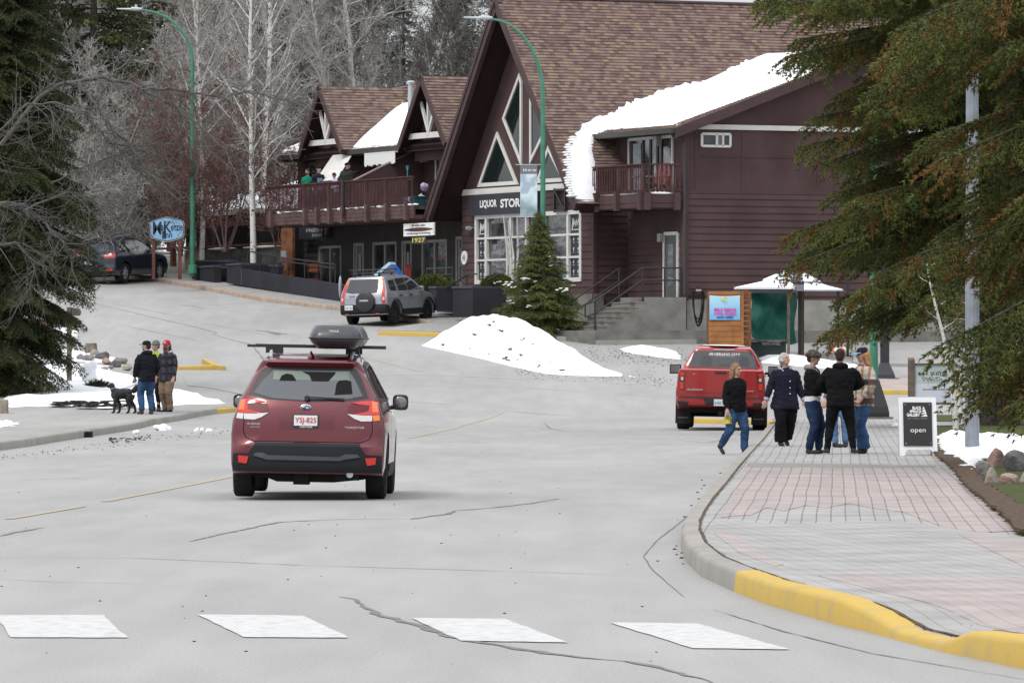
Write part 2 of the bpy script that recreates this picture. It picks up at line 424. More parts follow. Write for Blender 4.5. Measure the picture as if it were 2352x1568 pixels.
# ================================================================== ground
def grid(name, xs, ys, zf, m):
    nx, ny = len(xs), len(ys); vs = [(x, y, zf(x, y)) for y in ys for x in xs]
    fs = [(j*nx+i, j*nx+i+1, (j+1)*nx+i+1, (j+1)*nx+i) for j in range(ny-1) for i in range(nx-1)]
    mb = MB(); mb.add(vs, fs); return mb.build(name, m, smooth=60, recalc=False)
M_ground = mat('forest_floor', (.14, .125, .11), .95, col2=(.80, .81, .83), vscale=.35, lo=.47, hi=.53, bump=.8, bscale=3, detail=8)
xs = list(np.arange(-300, -60, 20)) + list(np.arange(-60, 61, 4)) + list(np.arange(80, 301, 20))
ys = list(np.arange(-60, 120, 10)) + list(np.arange(120, 300, 3)) + list(np.arange(300, 900, 25))
struct(grid('ground', xs, ys, lambda x, y: G(x, y) - .12 - (.25 if y < 232 else 0) + (.6*math.sin(x*.11)*math.sin(y*.07) if y > 240 else 0), M_ground))
xs = list(np.arange(-30, 31, 1.5)); ys = list(np.arange(5, 120, 3)) + list(np.arange(120, 236, 1.0))
struct(grid('road', xs, ys, lambda x, y: G(x, y), M_road))

# painted markings
mb = MB()
def quadpx(mb, pts, dz=.006):
    w = [gp(x, y, dz) for x, y in pts]; mb.add(w, [(0, 1, 2, 3)])
mb = MB()
for q in [[(-10, 1411), (238, 1411), (293, 1463), (25, 1462)], [(455, 1410), (695, 1412), (803, 1463), (560, 1462)],
          [(945, 1418), (1160, 1420), (1308, 1474), (1060, 1470)], [(1400, 1428), (1600, 1430), (1816, 1490), (1590, 1487)]]:
    a, b, c, d = [gp(x, y, .006) for x, y in q]
    n = 8
    rows = [[a.lerp(d, j/n).lerp(b.lerp(c, j/n), i/n) for i in range(n+1)] for j in range(n+1)]
    o = len(mb.v)
    for j, r in enumerate(rows):
        for i, p in enumerate(r):
            e = .006 if (i in (0, n) or j in (0, n)) else 0
            mb.v.append((p.x+random.uniform(-e, e), p.y+random.uniform(-e, e)*3, G(p.x, p.y)+.006))
    for j in range(n):
        for i in range(n): mb.f.append((o+j*(n+1)+i, o+(j+1)*(n+1)+i, o+(j+1)*(n+1)+i+1, o+j*(n+1)+i+1)); mb.m.append(0)
struct(mb.build('crosswalk_marking', M_wline))
mb = MB()
z5 = lambda x, y: (x*.4677/1.7415, (650+y*.4677)/1.7415)
z6 = lambda x, y: ((1000+x*.4677)/1.7415, (650+y*.4677)/1.7415)
for a, b in [(z5(800, 1062), z5(1420, 1058)), (z5(1150, 1115), z5(1750, 1099)), (z5(1425, 1165), z5(2050, 1147)), (z5(1790, 1217), z6(120, 1197)),
             (z6(-240, 1270), z6(550, 1243)), (z6(330, 1328), z6(780, 1305))]:
    strip(mb, gpl([a, b]), .10, .006, 1.0)
strip(mb, gpl([(590, 853), (800, 858), (1000, 862), (1176, 868), (1390, 876), (1530, 886)]), .11, .006, .6, wob=.012)
strip(mb, gpl([(531, 853), (565, 905), (580, 930)]), .17, .006, 1.0)
struct(mb.build('white_road_line', M_wline))
mb = MB()
for a, b, w in [((20, 1192), (190, 1163), .1), ((240, 1152), (530, 1095), .11), ((940, 1006), (1060, 979), .1), ((1062, 977), (1155, 945), .1), ((840, 820), (968, 853), .12),
                ((270, 698), (410, 726), .12), ((475, 742), (635, 773), .12), ((700, 790), (760, 803), .12), ((150, 676), (230, 690), .12)]:
    strip(mb, gpl([a, b]), w, .006, 1.0)
struct(mb.build('yellow_road_line', M_yline))
mb = MB()
C = [([(435, 1243), (560, 1216), (640, 1199), (790, 1192), (945, 1192), (1030, 1180), (1045, 1173), (1130, 1166), (1220, 1156), (1285, 1145)], .05),
     ([(785, 1370), (815, 1376), (832, 1388), (872, 1412), (960, 1436), (1060, 1468), (1200, 1491), (1330, 1510), (1440, 1518), (1500, 1530), (1640, 1568)], .055),
     ([(0, 1281), (300, 1281), (700, 1298), (1100, 1310), (1500, 1322)], .022), ([(-5, 1231), (60, 1218), (105, 1211)], .05),
     ([(0, 1105), (200, 1096), (400, 1088)], .02), ([(905, 1015), (1150, 1018), (1400, 1020), (1600, 1018), (1700, 1014)], .03), ([(925, 945), (1180, 945), (1350, 958), (1540, 962)], .035),
     ([(0, 1330), (120, 1336), (330, 1340)], .012), ([(900, 920), (1050, 930)], .03), ([(1250, 970), (1265, 985), (1300, 990)], .03),
     ([(1670, 1085), (1600, 1170), (1510, 1240), (1478, 1278), (1500, 1310), (1570, 1370)], .012), ([(1640, 1400), (1800, 1450), (2000, 1500), (2352, 1560)], .012),
     (([z5(700, 1180), z5(880, 1225), z5(1100, 1275), z5(1250, 1310), z5(1420, 1350), z5(1640, 1400), z5(1850, 1455), z5(1820, 1470), z5(2000, 1520), z5(2150, 1555), (640, 868)]), .045),
     (([z5(700, 1130), z5(890, 1170)]), .05), (([z5(1530, 1218), z5(1650, 1228), z5(1750, 1250)]), .04), (([z5(1000, 1385), z5(1230, 1430), z5(1400, 1465), z5(1700, 1525)]), .025),
     (([z6(40, 1435), z6(150, 1445), z6(240, 1475)]), .2), (([z6(100, 1440), z6(200, 1452), z6(330, 1470)]), .12), ([(1550, 1010), (1620, 1016), (1690, 1008)], .03), ([(900, 885), (1050, 888), (1290, 893)], .02),
     ([(1030, 880), (1200, 890), (1400, 903), (1560, 915)], .02), ([(380, 1020), (250, 1010)], .02)]
for p, w in C: strip(mb, gpl(p), w*1.15, .004, .22 if p[0][1] > 1100 else .8, wob=w*.35, taper=True)
struct(mb.build('road_crack', M_crack))
# potholed patch near the kerb with reddish soil
struct(drape('red_soil_patch', gpl([(1703, 1030), (1738, 1018), (1742, 1024), (1726, 1040)]), .008, mat('red_soil', (.12, .035, .025), .95, var=.3, vscale=12), step=.3, skirt=0))
# specks of gravel and cones on the road and the kerb gutter
mb = MB(); rnd = random.Random(3)
def speck(x, y, r, dz=.0):
    p = gp(x, y, dz); T = Matrix.Rotation(rnd.random()*6, 3, 'Z')
    mb.ell(p+Vector((0, 0, r*.3)), (r, r*1.3, r*.5), 5, 3, T)
for _ in range(45):
    t = rnd.random(); x = 1560+t*150+rnd.uniform(-60, 10); y = 1290-t*230+rnd.uniform(-20, 20); speck(x, y, rnd.uniform(.009, .02))
for _ in range(110):
    y = 950+600*rnd.random()**1.3; speck(rnd.uniform(0, 1600 if y < 1400 else 1750), y, rnd.uniform(.004, .011))
for _ in range(150):
    x = rnd.uniform(0, 560); y = 1047-(x/560)*68+rnd.gauss(0, 4)+4; speck(x, y, rnd.uniform(.006, .018))
for _ in range(60):
    x = rnd.uniform(250, 345); speck(x, 1013-(x-250)*.11+rnd.gauss(0, 4), rnd.uniform(.01, .035))
for _ in range(500):
    x = rnd.uniform(1180, 1560); speck(x, 850+(x-1180)*.07+rnd.gauss(0, 7), rnd.uniform(.006, .02))
for _ in range(420):
    x = rnd.uniform(1340, 1620); speck(x, 812+rnd.gauss(0, 10)+(x-1340)*.05, rnd.uniform(.008, .024))
tag(mb.build('gravel', mat('gravel', (.06, .055, .05), .95)), 'loose dark gravel and spruce cones scattered over the grey road', 'gravel', kind='stuff')

# ---------------- right pavement, with kerb that bends round the corner
z8 = lambda x, y: ((2500+x*.6786)/1.7415, (1700+y*.6786)/1.7415)
kb = [z8(*p) for p in [(850, 20), (770, 120), (690, 205), (600, 305), (520, 405), (430, 505), (370, 590), (333, 660), (325, 720), (352, 800), (450, 893), (640, 980), (820, 1050), (1100, 1132), (1250, 1175), (1420, 1215), (1600, 1265), (1850, 1333), (2000, 1362), (2352, 1437), (2560, 1480)]]
kw = gpl(kb); 
far = [gp(1778, 978), gp(1790, 968), gp(1800, 958)]
kpts = far[::-1] + kw
Lk = len(far)
hs = [.15]*len(kpts)
ri = Lk
H = {13: .16, 14: .165, 15: .12, 16: .055, 17: .06, 18: .14, 19: .165, 20: .165}
for q, h in H.items(): hs[ri+q] = h
i_y = ri+10   # yellow starts near (640, 980)
kerb('kerb', kpts[:i_y+2], M_kerb, hs=hs[:i_y+2], side=1, step=.5)
struct(bpy.data.objects['kerb'])
struct(kerb('yellow_kerb', kpts[i_y+1:], M_yel, w=.17, hs=hs[i_y+1:], side=1, step=.12))
inner = offs(kpts, .15)
zs = lambda X, Y: G(X, Y)+.145
pav = dense(inner, .1, False) + [(9.5, 20), (16, 40), (16, 50), (5.4, 50.5), (5.5, 60), (6.2, 70), (7.3, 87), (8.9, 112), (10, 128), (10.4, 137), (6.3, 137)]
# lower the walk at the dropped kerb
KS = []
for i in range(len(kpts)-1):
    for q in range(8): KS.append(((kpts[i][0]+(kpts[i+1][0]-kpts[i][0])*q/8, kpts[i][1]+(kpts[i+1][1]-kpts[i][1])*q/8), hs[i]+(hs[i+1]-hs[i])*q/8))
KS = [k for k in KS if k[0][1] < 47]
ka_ = math.atan2(kw[13].y-kw[10].y, kw[13].x-kw[10].x)
M_pav = brickmat('grey_paver', (.295, .287, .277), (.32, .31, .297), (.17, .145, .125), 60, .138, rot=R(93.26), msize=.0065)
M_pavp = brickmat('pink_paver', (.325, .275, .262), (.35, .296, .28), (.185, .15, .13), 60, .138, rot=R(93.26), msize=.0065)
M_pav2 = brickmat('grey_paver_across', (.298, .29, .28), (.32, .31, .298), (.23, .215, .2), 60, .13, rot=-ka_, msize=.005)
M_pavp2 = brickmat('pink_paver_across', (.325, .28, .267), (.345, .298, .282), (.26, .225, .205), 60, .13, rot=-ka_, msize=.005)
def zwalk(X, Y):
    z = G(X, Y)+.145
    if Y > 47 or X < 1: return z
    best = 9; hk = .15
    for (kx_, ky_), kh in KS:
        d = (kx_-X)**2+(ky_-Y)**2
        if d < best: best = d; hk = kh
    return z-max(0, .15-hk)*max(0, 1-math.sqrt(best)/1.6)
struct(drape('pavement', pav, 0, M_pav, step=.45, zf=zwalk, skirt=.3))
def band(name, px, m, dz, more=()):
    poly = [gp(x, y, .15)[:2] for x, y in px]+list(more)
    return struct(drape(name, poly, 0, m, step=.16, zf=lambda X, Y: zwalk(X, Y)+dz, skirt=.02))
# courses laid across at the corner (polygons in the walk plane)
band('corner_paving', [(1617, 1238), (1650, 1190), (1700, 1196), (1760, 1202), (1860, 1200), (1960, 1196), (2070, 1196), (2170, 1208), (2270, 1222), (2400, 1235)], M_pav2, .004, offs(kpts, .185)[::-1][1:13])
band('pink_paving_band', [(1716, 1074), (1850, 1073), (2060, 1078), (2175, 1088), (2215, 1115), (2260, 1150), (2310, 1190), (2330, 1218), (2250, 1222), (2170, 1210), (2120, 1192), (2075, 1175), (2000, 1165), (1950, 1155), (1900, 1165), (1850, 1160), (1800, 1172), (1760, 1165), (1725, 1182), (1680, 1184), (1655, 1188), (1690, 1120)], M_pavp, .006)
band('pink_paving_corner', [(1640, 1224), (1668, 1218), (1690, 1232), (1745, 1268), (1800, 1296), (1780, 1300), (1700, 1270)], M_pavp2, .008)
band('pink_corner_patch', [(1880, 1322), (1960, 1318), (2080, 1322), (2200, 1330), (2400, 1322)], M_pavp2, .008, offs(kpts, .5)[::-1][1:8])
band('pink_edge_band', [(2200, 1226), (2300, 1235), (2420, 1250), (2420, 1330), (2330, 1290)], M_pavp2, .0085)
struct(drape('paver_dirt_line', [gp(*p, .15) for p in [(1718, 1062), (1850, 1063), (2000, 1066), (2150, 1068), (2150, 1072), (2000, 1073), (1850, 1073), (1716, 1070)]], 0, mat('joint_dirt', (.24, .235, .22), .9, var=.2, vscale=9), step=.3, zf=lambda X, Y: zwalk(X, Y)+.003, skirt=.02))
mb = MB()
kk = [(p[0], p[1]) for p in offs(kpts, .175)]
strip(mb, kk[3:], .022, 0, .25, wob=.006)
mb.v = [(x, y, zwalk(x, y)+.010) for x, y, z in mb.v]
struct(mb.build('edge_joint', mat('brown_joint', (.09, .06, .04), .95, var=.3, vscale=10)))
# cross-street pavement beyond the truck (yellow nosed)
k2 = gpl([(1470, 968), (1545, 970), (1620, 973), (1700, 976), (1775, 978)])
struct(kerb('yellow_kerb', [gp(1550, 971), gp(1640, 973), gp(1782, 978)], M_yel, w=.2, h=.13, side=1))

# ---------------- lawn, mulch, snow on the right
lawn = [(16, 45), (5.0, 46.6), (4.3, 47.8), (4.48, 50.5), (4.9, 58), (5.3, 66), (5.75, 73), (6.55, 87), (8.1, 112), (9.4, 128), (10.4, 140), (40, 140), (40, 45)]
struct(drape('lawn', lawn, .20, M_grass, step=1.2, skirt=.3))
struct(drape('mulch_bed', [(6.2, 46.3), (5.0, 46.6), (4.27, 47.8), (4.45, 50.5), (4.85, 58), (5.26, 66), (5.72, 73), (6.50, 87), (6.75, 90), (6.72, 87), (6.0, 73), (5.52, 66), (5.12, 58), (4.85, 52), (5.2, 49)], .212, mat('mulch', (.05, .035, .025), .95, col2=(.13, .09, .06), vscale=14, bump=1.5, bscale=25), step=.3, skirt=.03, jitter=.03))
rnd = random.Random(11)
def snowpatch(name, px, dz, h, label, step=.35, jit=.12, m=None, lump=.06, cat='snow'):
    """heaped old snow: a draped sheet that swells towards its middle"""
    poly = [gp(x, y, dz) for x, y in px]; P2 = dense([(p.x, p.y) for p in poly], step*.7)
    P2 = [(x+rnd.uniform(-1, 1)*jit, y+rnd.uniform(-1, 1)*jit*2.5) for x, y in P2]
    def dist(X, Y):
        d = 9
        for x, y in P2: d = min(d, math.hypot(X-x, (Y-y)*.5))
        return d
    ph = rnd.random()*9
    def zf(X, Y):
        d = dist(X, Y)
        return G(X, Y)+dz+h*(1-math.exp(-d/.35)) + lump*min(1, d/.2)*(math.sin(X*5+ph)*math.sin(Y*3.1+ph*2)+.6*math.sin(X*11+ph)*math.sin(Y*7.3))*.5 - .02
    o = drape(name, P2, 0, m or M_snow, step=step, zf=zf, skirt=.2)
    smooth_by_angle(o.data, 70)
    return tag(o, label, cat, kind='stuff')
snowpatch('snow_patch', [(2155, 998), (2185, 990), (2220, 996), (2260, 1003), (2310, 1008), (2420, 1012), (2420, 1065), (2340, 1050), (2260, 1052), (2240, 1085), (2215, 1078), (2195, 1055), (2160, 1035), (2150, 1012)], .2, .13, 'melting white snow lumps around the grey lamp post base', step=.16, jit=.07, lump=.09)
snowpatch('snow_patch', [(2060, 968), (2110, 966), (2180, 972), (2240, 972), (2240, 976), (2150, 977), (2060, 973)], .2, .06, 'thin snow strip along the lawn edge behind the sandwich board', step=.4)
snowpatch('snow_patch', [(2290, 1128), (2352, 1118), (2400, 1124), (2352, 1136)], .2, .03, 'small snow scrap on the grass below the rocks', step=.2, jit=.05, lump=.02)

# ---------------- left island with snow, its kerb and pavement
kl = gpl([(-60, 1043), (0, 1034), (60, 1026), (150, 1011), (250, 996), (350, 976), (450, 958), (500, 950), (545, 946), (600, 944), (640, 934), (640, 905), (600, 880), (560, 858), (520, 850), (490, 852), (415, 852), (380, 853)])
struct(kerb('kerb', kl[:8], M_kerb, h=.15, side=1, w=.17))
struct(kerb('yellow_kerb', kl[7:11], M_yel, h=.13, side=1))
inl = offs(kl[:10], .16)
walkl = inl + [gp(600, 905), gp(575, 880), gp(540, 856, .1), gp(505, 853, .1), gp(385, 853, .1), gp(250, 815, .1), gp(0, 780, .1), (-24, 160), (-20, 120), (-14, 90)]
struct(drape('island_walk', walkl, .14, M_walk, step=1.0, skirt=.3))
struct(kerb('yellow_kerb', gpl([(520, 851), (500, 846), (488, 838), (478, 834)]), M_yel, h=.13, w=.2, side=1))
struct(kerb('yellow_kerb', gpl([(384, 853), (440, 851), (492, 849)]), M_yel, h=.14, w=.08, side=1))
struct(kerb('yellow_kerb', gpl([(60, 775), (100, 777), (150, 775), (172, 770), (175, 760)]), M_yel, h=.18, w=.3, side=1))
struct(drape('tar_streak', gpl([(420, 862), (500, 860), (535, 858), (556, 905), (480, 890), (430, 885)], .15), .15, M_road, step=1, skirt=0))
snowpatch('snow_bank', [(12, 942), (40, 935), (150, 930), (250, 937), (340, 935), (430, 928), (500, 926), (538, 928), (480, 912), (400, 888), (320, 868), (260, 850), (240, 838), (150, 836), (90, 842), (40, 870), (18, 900)], .15, .14, 'broad bank of white snow on the island behind the dog', step=.55, jit=.12, lump=.07)
snowpatch('snow_patch', [(60, 775), (170, 768), (170, 755), (120, 752), (60, 758)], .2, .15, 'snow bank beside the yellow kerb behind the sign post', step=.6)
snowpatch('snow_patch', [(70, 800), (160, 800), (250, 815), (300, 828), (240, 833), (150, 826), (70, 815)], .15, .06, 'patchy snow among the boulders on the island', step=.5)
snowpatch('snow_patch', [(-20, 965), (40, 963), (35, 975), (-20, 985)], .15, .05, 'small snow remnant at the left edge of the pavement', step=.3)
mb = MB()
for _ in range(26):
    pass
def lumps(px, r, n, name, label, seed, m=M_snow, dz=.0, group=None):
    r_ = random.Random(seed); mb = MB(); p = gp(*px, dz)
    for _ in range(n):
        mb.ell(p+Vector((r_.uniform(-r, r), r_.uniform(-r, r), r_.uniform(0, r*.6))), [r*r_.uniform(.4, .8) for _ in range(3)], 8, 6)
    me = organic(mb, .02, 2); o = addmesh(name, me, m, None); return tag(o, label, 'snow', group)
lumps((372, 988), .13, 7, 'snow_chunk', 'larger white snow lump on the road below the three men', 5)
lumps((310, 996), .09, 4, 'snow_chunk', 'small snow lump in the gutter near the kerb drain', 6)
lumps((455, 990), .09, 4, 'snow_chunk', 'left of two flat snow scraps on the road behind the red car', 8)
lumps((478, 991), .08, 4, 'snow_chunk', 'right of two flat snow scraps on the road behind the red car', 9)
# ---------------- pavement and kerb before the building
kr = [(-60, 600), (150, 622), (360, 647), (480, 669), (600, 692), (700, 704), (780, 714), (860, 726), (930, 737), (985, 749)]
kR = gpl(kr)
struct(kerb('kerb', kR, mat('pink_kerb', (.33, .26, .21), .9, var=.15, vscale=4, bump=.3), h=.16, w=.2, side=1))
ext = gpl([(985, 749), (935, 757), (868, 768)])
struct(kerb('kerb', ext, M_kerb, h=.13, w=.15, side=1))
struct(kerb('yellow_kerb', gpl([(868, 770), (900, 771), (950, 772), (1010, 774), (1080, 776)]), M_yel, h=.15, w=.22, side=1))
struct(kerb('yellow_kerb', gpl([(1326, 783), (1350, 787), (1385, 787)]), M_yel, h=.12, w=.2, side=1))
struct(kerb('kerb', gpl([(1080, 776), (1200, 780), (1326, 783)]), M_kerb, h=.14, w=.2, side=1))
wk = offs(kR, .18) + [(p.x, p.y) for p in ext[1:]] + [(p[0], p[1]) for p in gpl([(900, 769), (1010, 772), (1200, 778), (1330, 781)])] + [wl(5.5, -2.6), wl(5.5, 1.0), wl(0, 1.0), wl(-30, 1.0), wl(-60, 1.0)]
struct(drape('street_pavement', wk, .15, M_walk, step=1.0, skirt=.2))
mb = MB()
for bb in range(-34, 2, 2):
    p, q = wl(bb, -4.0), wl(bb, -1.0); strip(mb, [p, q], .03, .156, 1)
struct(mb.build('pavement_joint', M_crack))
# ================================================================== the brown timber building
M_mar = mat('maroon_panel', (.078, .047, .047), .8, var=.14, vscale=.9, bump=.25, bscale=25, detail=8)
M_sid = mat('maroon_siding', (.076, .045, .045), .75, var=.18, vscale=.8, bump=.2, bscale=14, detail=8)
M_trimd = mat('dark_maroon_trim', (.055, .028, .028), .7, var=.15, vscale=2)
M_soff = mat('soffit', (.030, .015, .016), .85, var=.12, vscale=2)
M_tri = mat('white_trim', (.62, .61, .58), .65, var=.05, vscale=3)
M_store = mat('store_wall_dark', (.045, .042, .040), .85, var=.15, vscale=2)
M_navy = mat('navy_board', (.022, .024, .035), .6, var=.1, vscale=3)
M_gut = mat('gutter_dark', (.04, .038, .038), .5)
M_rail = mat('railing_maroon', (.075, .036, .036), .75, var=.2, vscale=3)
def glassmat(name, base, rough=.03, var=None, vs=.8):
    m = mat(name, base, rough, spec=.55, coat=.25)
    n, l = nodes(m); b = n['Principled BSDF']; t = n.new('ShaderNodeTexCoord'); z = n.new('ShaderNodeTexNoise'); z.inputs['Scale'].default_value = 1.2
    bp = n.new('ShaderNodeBump'); bp.inputs['Strength'].default_value = .12; bp.inputs['Distance'].default_value = .03
    l.new(t.outputs['Object'], z.inputs['Vector']); l.new(z.outputs['Fac'], bp.inputs['Height']); l.new(bp.outputs[0], b.inputs['Normal']); l.new(bp.outputs[0], b.inputs['Coat Normal'])
    if var:
        z2 = n.new('ShaderNodeTexNoise'); z2.inputs['Scale'].default_value = vs; z2.inputs['Detail'].default_value = 3
        r = n.new('ShaderNodeValToRGB'); r.color_ramp.elements[0].position = .45; r.color_ramp.elements[1].position = .58; r.color_ramp.elements[0].color = (*base, 1); r.color_ramp.elements[1].color = (*var, 1)
        l.new(t.outputs['Object'], z2.inputs['Vector']); l.new(z2.outputs['Fac'], r.inputs[0]); l.new(r.outputs[0], b.inputs['Base Color'])
    return m
M_glass = glassmat('window_glass', (.02, .022, .024), var=(.07, .075, .08))
M_glassg = glassmat('greenish_glass', (.012, .018, .018))
M_curt = mat('pale_curtain', (.30, .34, .35), .8, var=.2, vscale=5)

def shinglemat():
    m = bpy.data.materials.new('shingle'); m.use_nodes = True
    n, l = nodes(m); b = n['Principled BSDF']; b.inputs['Roughness'].default_value = .9
    uv = n.new('ShaderNodeUVMap'); sp = n.new('ShaderNodeSeparateXYZ'); l.new(uv.outputs[0], sp.inputs[0])
    def mth(op, a, bb=None):
        x = n.new('ShaderNodeMath'); x.operation = op
        for i, q in enumerate((a, bb)):
            if q is None: continue
            if isinstance(q, (int, float)): x.inputs[i].default_value = q
            else: l.new(q, x.inputs[i])
        return x.outputs[0]
    row = mth('FLOOR', mth('ADD', mth('DIVIDE', sp.outputs[1], .14), .01))
    w1 = n.new('ShaderNodeTexWhiteNoise'); w1.noise_dimensions = '1D'; l.new(row, w1.inputs['W'])
    col = mth('FLOOR', mth('DIVIDE', mth('ADD', sp.outputs[0], mth('MULTIPLY', w1.outputs['Value'], .9)), .19))
    cb = n.new('ShaderNodeCombineXYZ'); l.new(col, cb.inputs[0]); l.new(row, cb.inputs[1])
    w2 = n.new('ShaderNodeTexWhiteNoise'); w2.noise_dimensions = '2D'; l.new(cb.outputs[0], w2.inputs['Vector'])
    big = n.new('ShaderNodeTexNoise'); big.inputs['Scale'].default_value = .35; big.inputs['Detail'].default_value = 6; l.new(uv.outputs[0], big.inputs['Vector'])
    mixf = mth('ADD', mth('MULTIPLY', w2.outputs['Value'], .8), mth('MULTIPLY', big.outputs['Fac'], .25))
    r = n.new('ShaderNodeValToRGB'); l.new(mixf, r.inputs[0]); e = r.color_ramp.elements
    e[0].position = .15; e[0].color = (.098, .060, .053, 1); e[1].position = .92; e[1].color = (.215, .155, .095, 1)
    for p, c in ((.5, (.150, .098, .086)), (.68, (.176, .118, .101)), (.80, (.188, .130, .098))):
        x = e.new(p); x.color = (*c, 1)
    l.new(r.outputs[0], b.inputs['Base Color']); return m
M_shin = shinglemat()
def slope(name, o, u, v, L, W, parent, ex=.14, lim=None, thick=True):
    """shingled plane: courses along u, climbing along v, each course lifted at its lower edge; lim(s)-> (u0,u1)"""
    o, u, v = Vector(o), Vector(u).normalized(), Vector(v).normalized(); nn = u.cross(v).normalized()
    if nn.z < 0: nn = -nn
    mb = MB(); mb.uv = []; k = int(W/ex); rnd = random.Random(5)
    for i in range(k):
        s0 = i*ex; s1 = min(W, (i+1)*ex+.01); a, b = (0, L) if lim is None else lim(s0)
        if b <= a: continue
        p = [o+u*a+v*s0+nn*.03, o+u*b+v*s0+nn*.03, o+u*b+v*s1+nn*.002, o+u*a+v*s1+nn*.002, o+u*a+v*s0-nn*.002, o+u*b+v*s0-nn*.002]
        mb.add(p, [(0, 1, 2, 3), (4, 5, 1, 0)])
        mb.uv += [[(a, s0+.002), (b, s0+.002), (b, s0+ex*.98), (a, s0+ex*.98)], [(a, s0+.002), (b, s0+.002), (b, s0+.004), (a, s0+.004)]]
    return mb.build(name, M_shin, parent, recalc=False)
def lap(mb, axis, c, u0, u1, z0, z1, h=.235, out=.03, sgn=-1):
    """lap siding: axis 'y': wall plane y=c over x; axis 'x': wall plane x=c over y"""
    z = z0
    while z < z1-.01:
        zt = min(z+h, z1)
        P = [(u0, out, z), (u1, out, z), (u1, .004, zt), (u0, .004, zt), (u0, 0, z), (u1, 0, z)]
        P = [(u, c+sgn*d, q) for u, d, q in P] if axis == 'y' else [(c+sgn*d, u, q) for u, d, q in P]
        mb.add(P, [(0, 1, 2, 3), (4, 5, 1, 0)]); z += h
B = thing('timber_building', (X0, Y0, 0), 'large dark maroon timber building with steep gable, brown shingle roof, snow and balconies', 'building', rz=BROT)

# ---- A-frame: verge at y=-1.8
VA = -1.1; AP = qa(1137, -8, VA); LB = qa(975, 497, VA); RB = qa(1325, 468, VA)
def zL(x): return AP[1] + (x-AP[0])*(AP[1]-LB[1])/(AP[0]-LB[0])
def zR(x): return AP[1] + (x-AP[0])*(RB[1]-AP[1])/(RB[0]-AP[0])
# right slope
W = math.hypot(RB[0]-AP[0], RB[1]-AP[1]); vdir = Vector((AP[0]-RB[0], 0, AP[1]-RB[1]))/W
def limA(s):
    z = RB[1]+vdir.z*s
    return (0, .95) if z < 7.75 else (0, 27.0)
roof = slope('roof', (RB[0], VA, RB[1]), (0, 1, 0), vdir, 27, W, B, lim=limA)
mb = MB()   # slab under the shingles, both slopes
th = .24
mb.prism([(AP[0], AP[1]-.03), (RB[0], RB[1]-.03), (RB[0]-.12, RB[1]-.30), (AP[0], AP[1]-th-.1)], VA+.16, -.12)
bq = AP[0]+(AP[1]-7.95)*(RB[0]-AP[0])/(AP[1]-RB[1]); mb.prism([(AP[0], AP[1]-.03), (bq, 7.92), (bq-.2, 7.75), (AP[0], AP[1]-th-.1)], -.1, 25)
mb.prism([(AP[0]-.01, AP[1]-.03), (AP[0]-.01, AP[1]-th-.1), (LB[0]+.14, LB[1]-.16), (LB[0], LB[1]-.02)], VA+.16, 25)
mb.build('roof_slab', M_soff, roof)
mb = MB()
for A_, B_ in ((AP, RB), (AP, LB)):
    n_ = Vector((B_[1]-A_[1], 0, -(B_[0]-A_[0]))).normalized(); n_ = n_ if n_.z < 0 else -n_
    for d0, d1, o0, o1 in ((0, .34, 0, .16), (-.02, .12, -.035, 0)):
        a = Vector((A_[0], 0, A_[1])); b = Vector((B_[0], 0, B_[1]))
        pts = [(a+n_*d0), (b+n_*d0), (b+n_*d1), (a+n_*d1)]
        mb.prism([(p.x, p.z) for p in pts], VA+o0, VA+o1)
mb.build('verge_board', M_trimd, roof)
mb = MB(); mb.box(AP[0]-.12, AP[0]+.12, VA, 25, AP[1]-.02, AP[1]+.035); mb.build('ridge_cap', M_shin, roof)
# gable wall y=0
mb = MB(); gz = 7.36
xl = AP[0]-(AP[1]-.25-gz)*(AP[0]-LB[0])/(AP[1]-LB[1]); xr = AP[0]+(AP[1]-.4-gz)*(RB[0]-AP[0])/(AP[1]-RB[1])
mb.prism([(xl, gz), (xr, gz), (AP[0], AP[1]-.42)], 0, .12); gw = mb.build('gable_wall', M_mar, B)
# lower shop box: side walls and front around the windows
WX0, WX1, WZ0, WZ1 = -9.32, -1.0, 4.24, 6.48
mb = MB()
for a, b_, c, d in ((-10.5, WX0, 2.4, gz), (WX1, -.03, 2.4, gz), (WX0, WX1, 2.4, WZ0), (WX0, WX1, WZ1, gz)):
    mb.box(a, b_, 0, .12, c, d)
mb.box(-.12, 0, .12, 1.22, 2.4, 6.44); mb.box(-10.5, -10.38, .12, 1.0, 2.4, 6.44)
lap(mb, 'y', 0, -10.5, WX0, 3.75, gz-.05); lap(mb, 'y', 0, WX1, 0, 3.75, 6.62); lap(mb, 'y', 0, WX0, WX1, 3.75, WZ0); lap(mb, 'y', 0, -4.6, -1.6, 6.55, gz-.05); lap(mb, 'x', 0, 0, 1.22, 3.75, 6.44, sgn=1)
mb.box(-.06, .06, -.06, .06, 3.6, 6.6)
mb.build('shop_wall', M_sid, B)
mb = MB(); mb.box(-10.5, -.25, -.07, -.001, gz-.1, gz+.1); mb.build('trim_board', M_tri, B)
mb = MB(); mb.box(-10.6, .1, -.05, .3, 2.2, 3.75); mb.box(.0, 4.2, 1.1, 1.22, 2.2, 3.6); mb.build('foundation', M_conc, B)
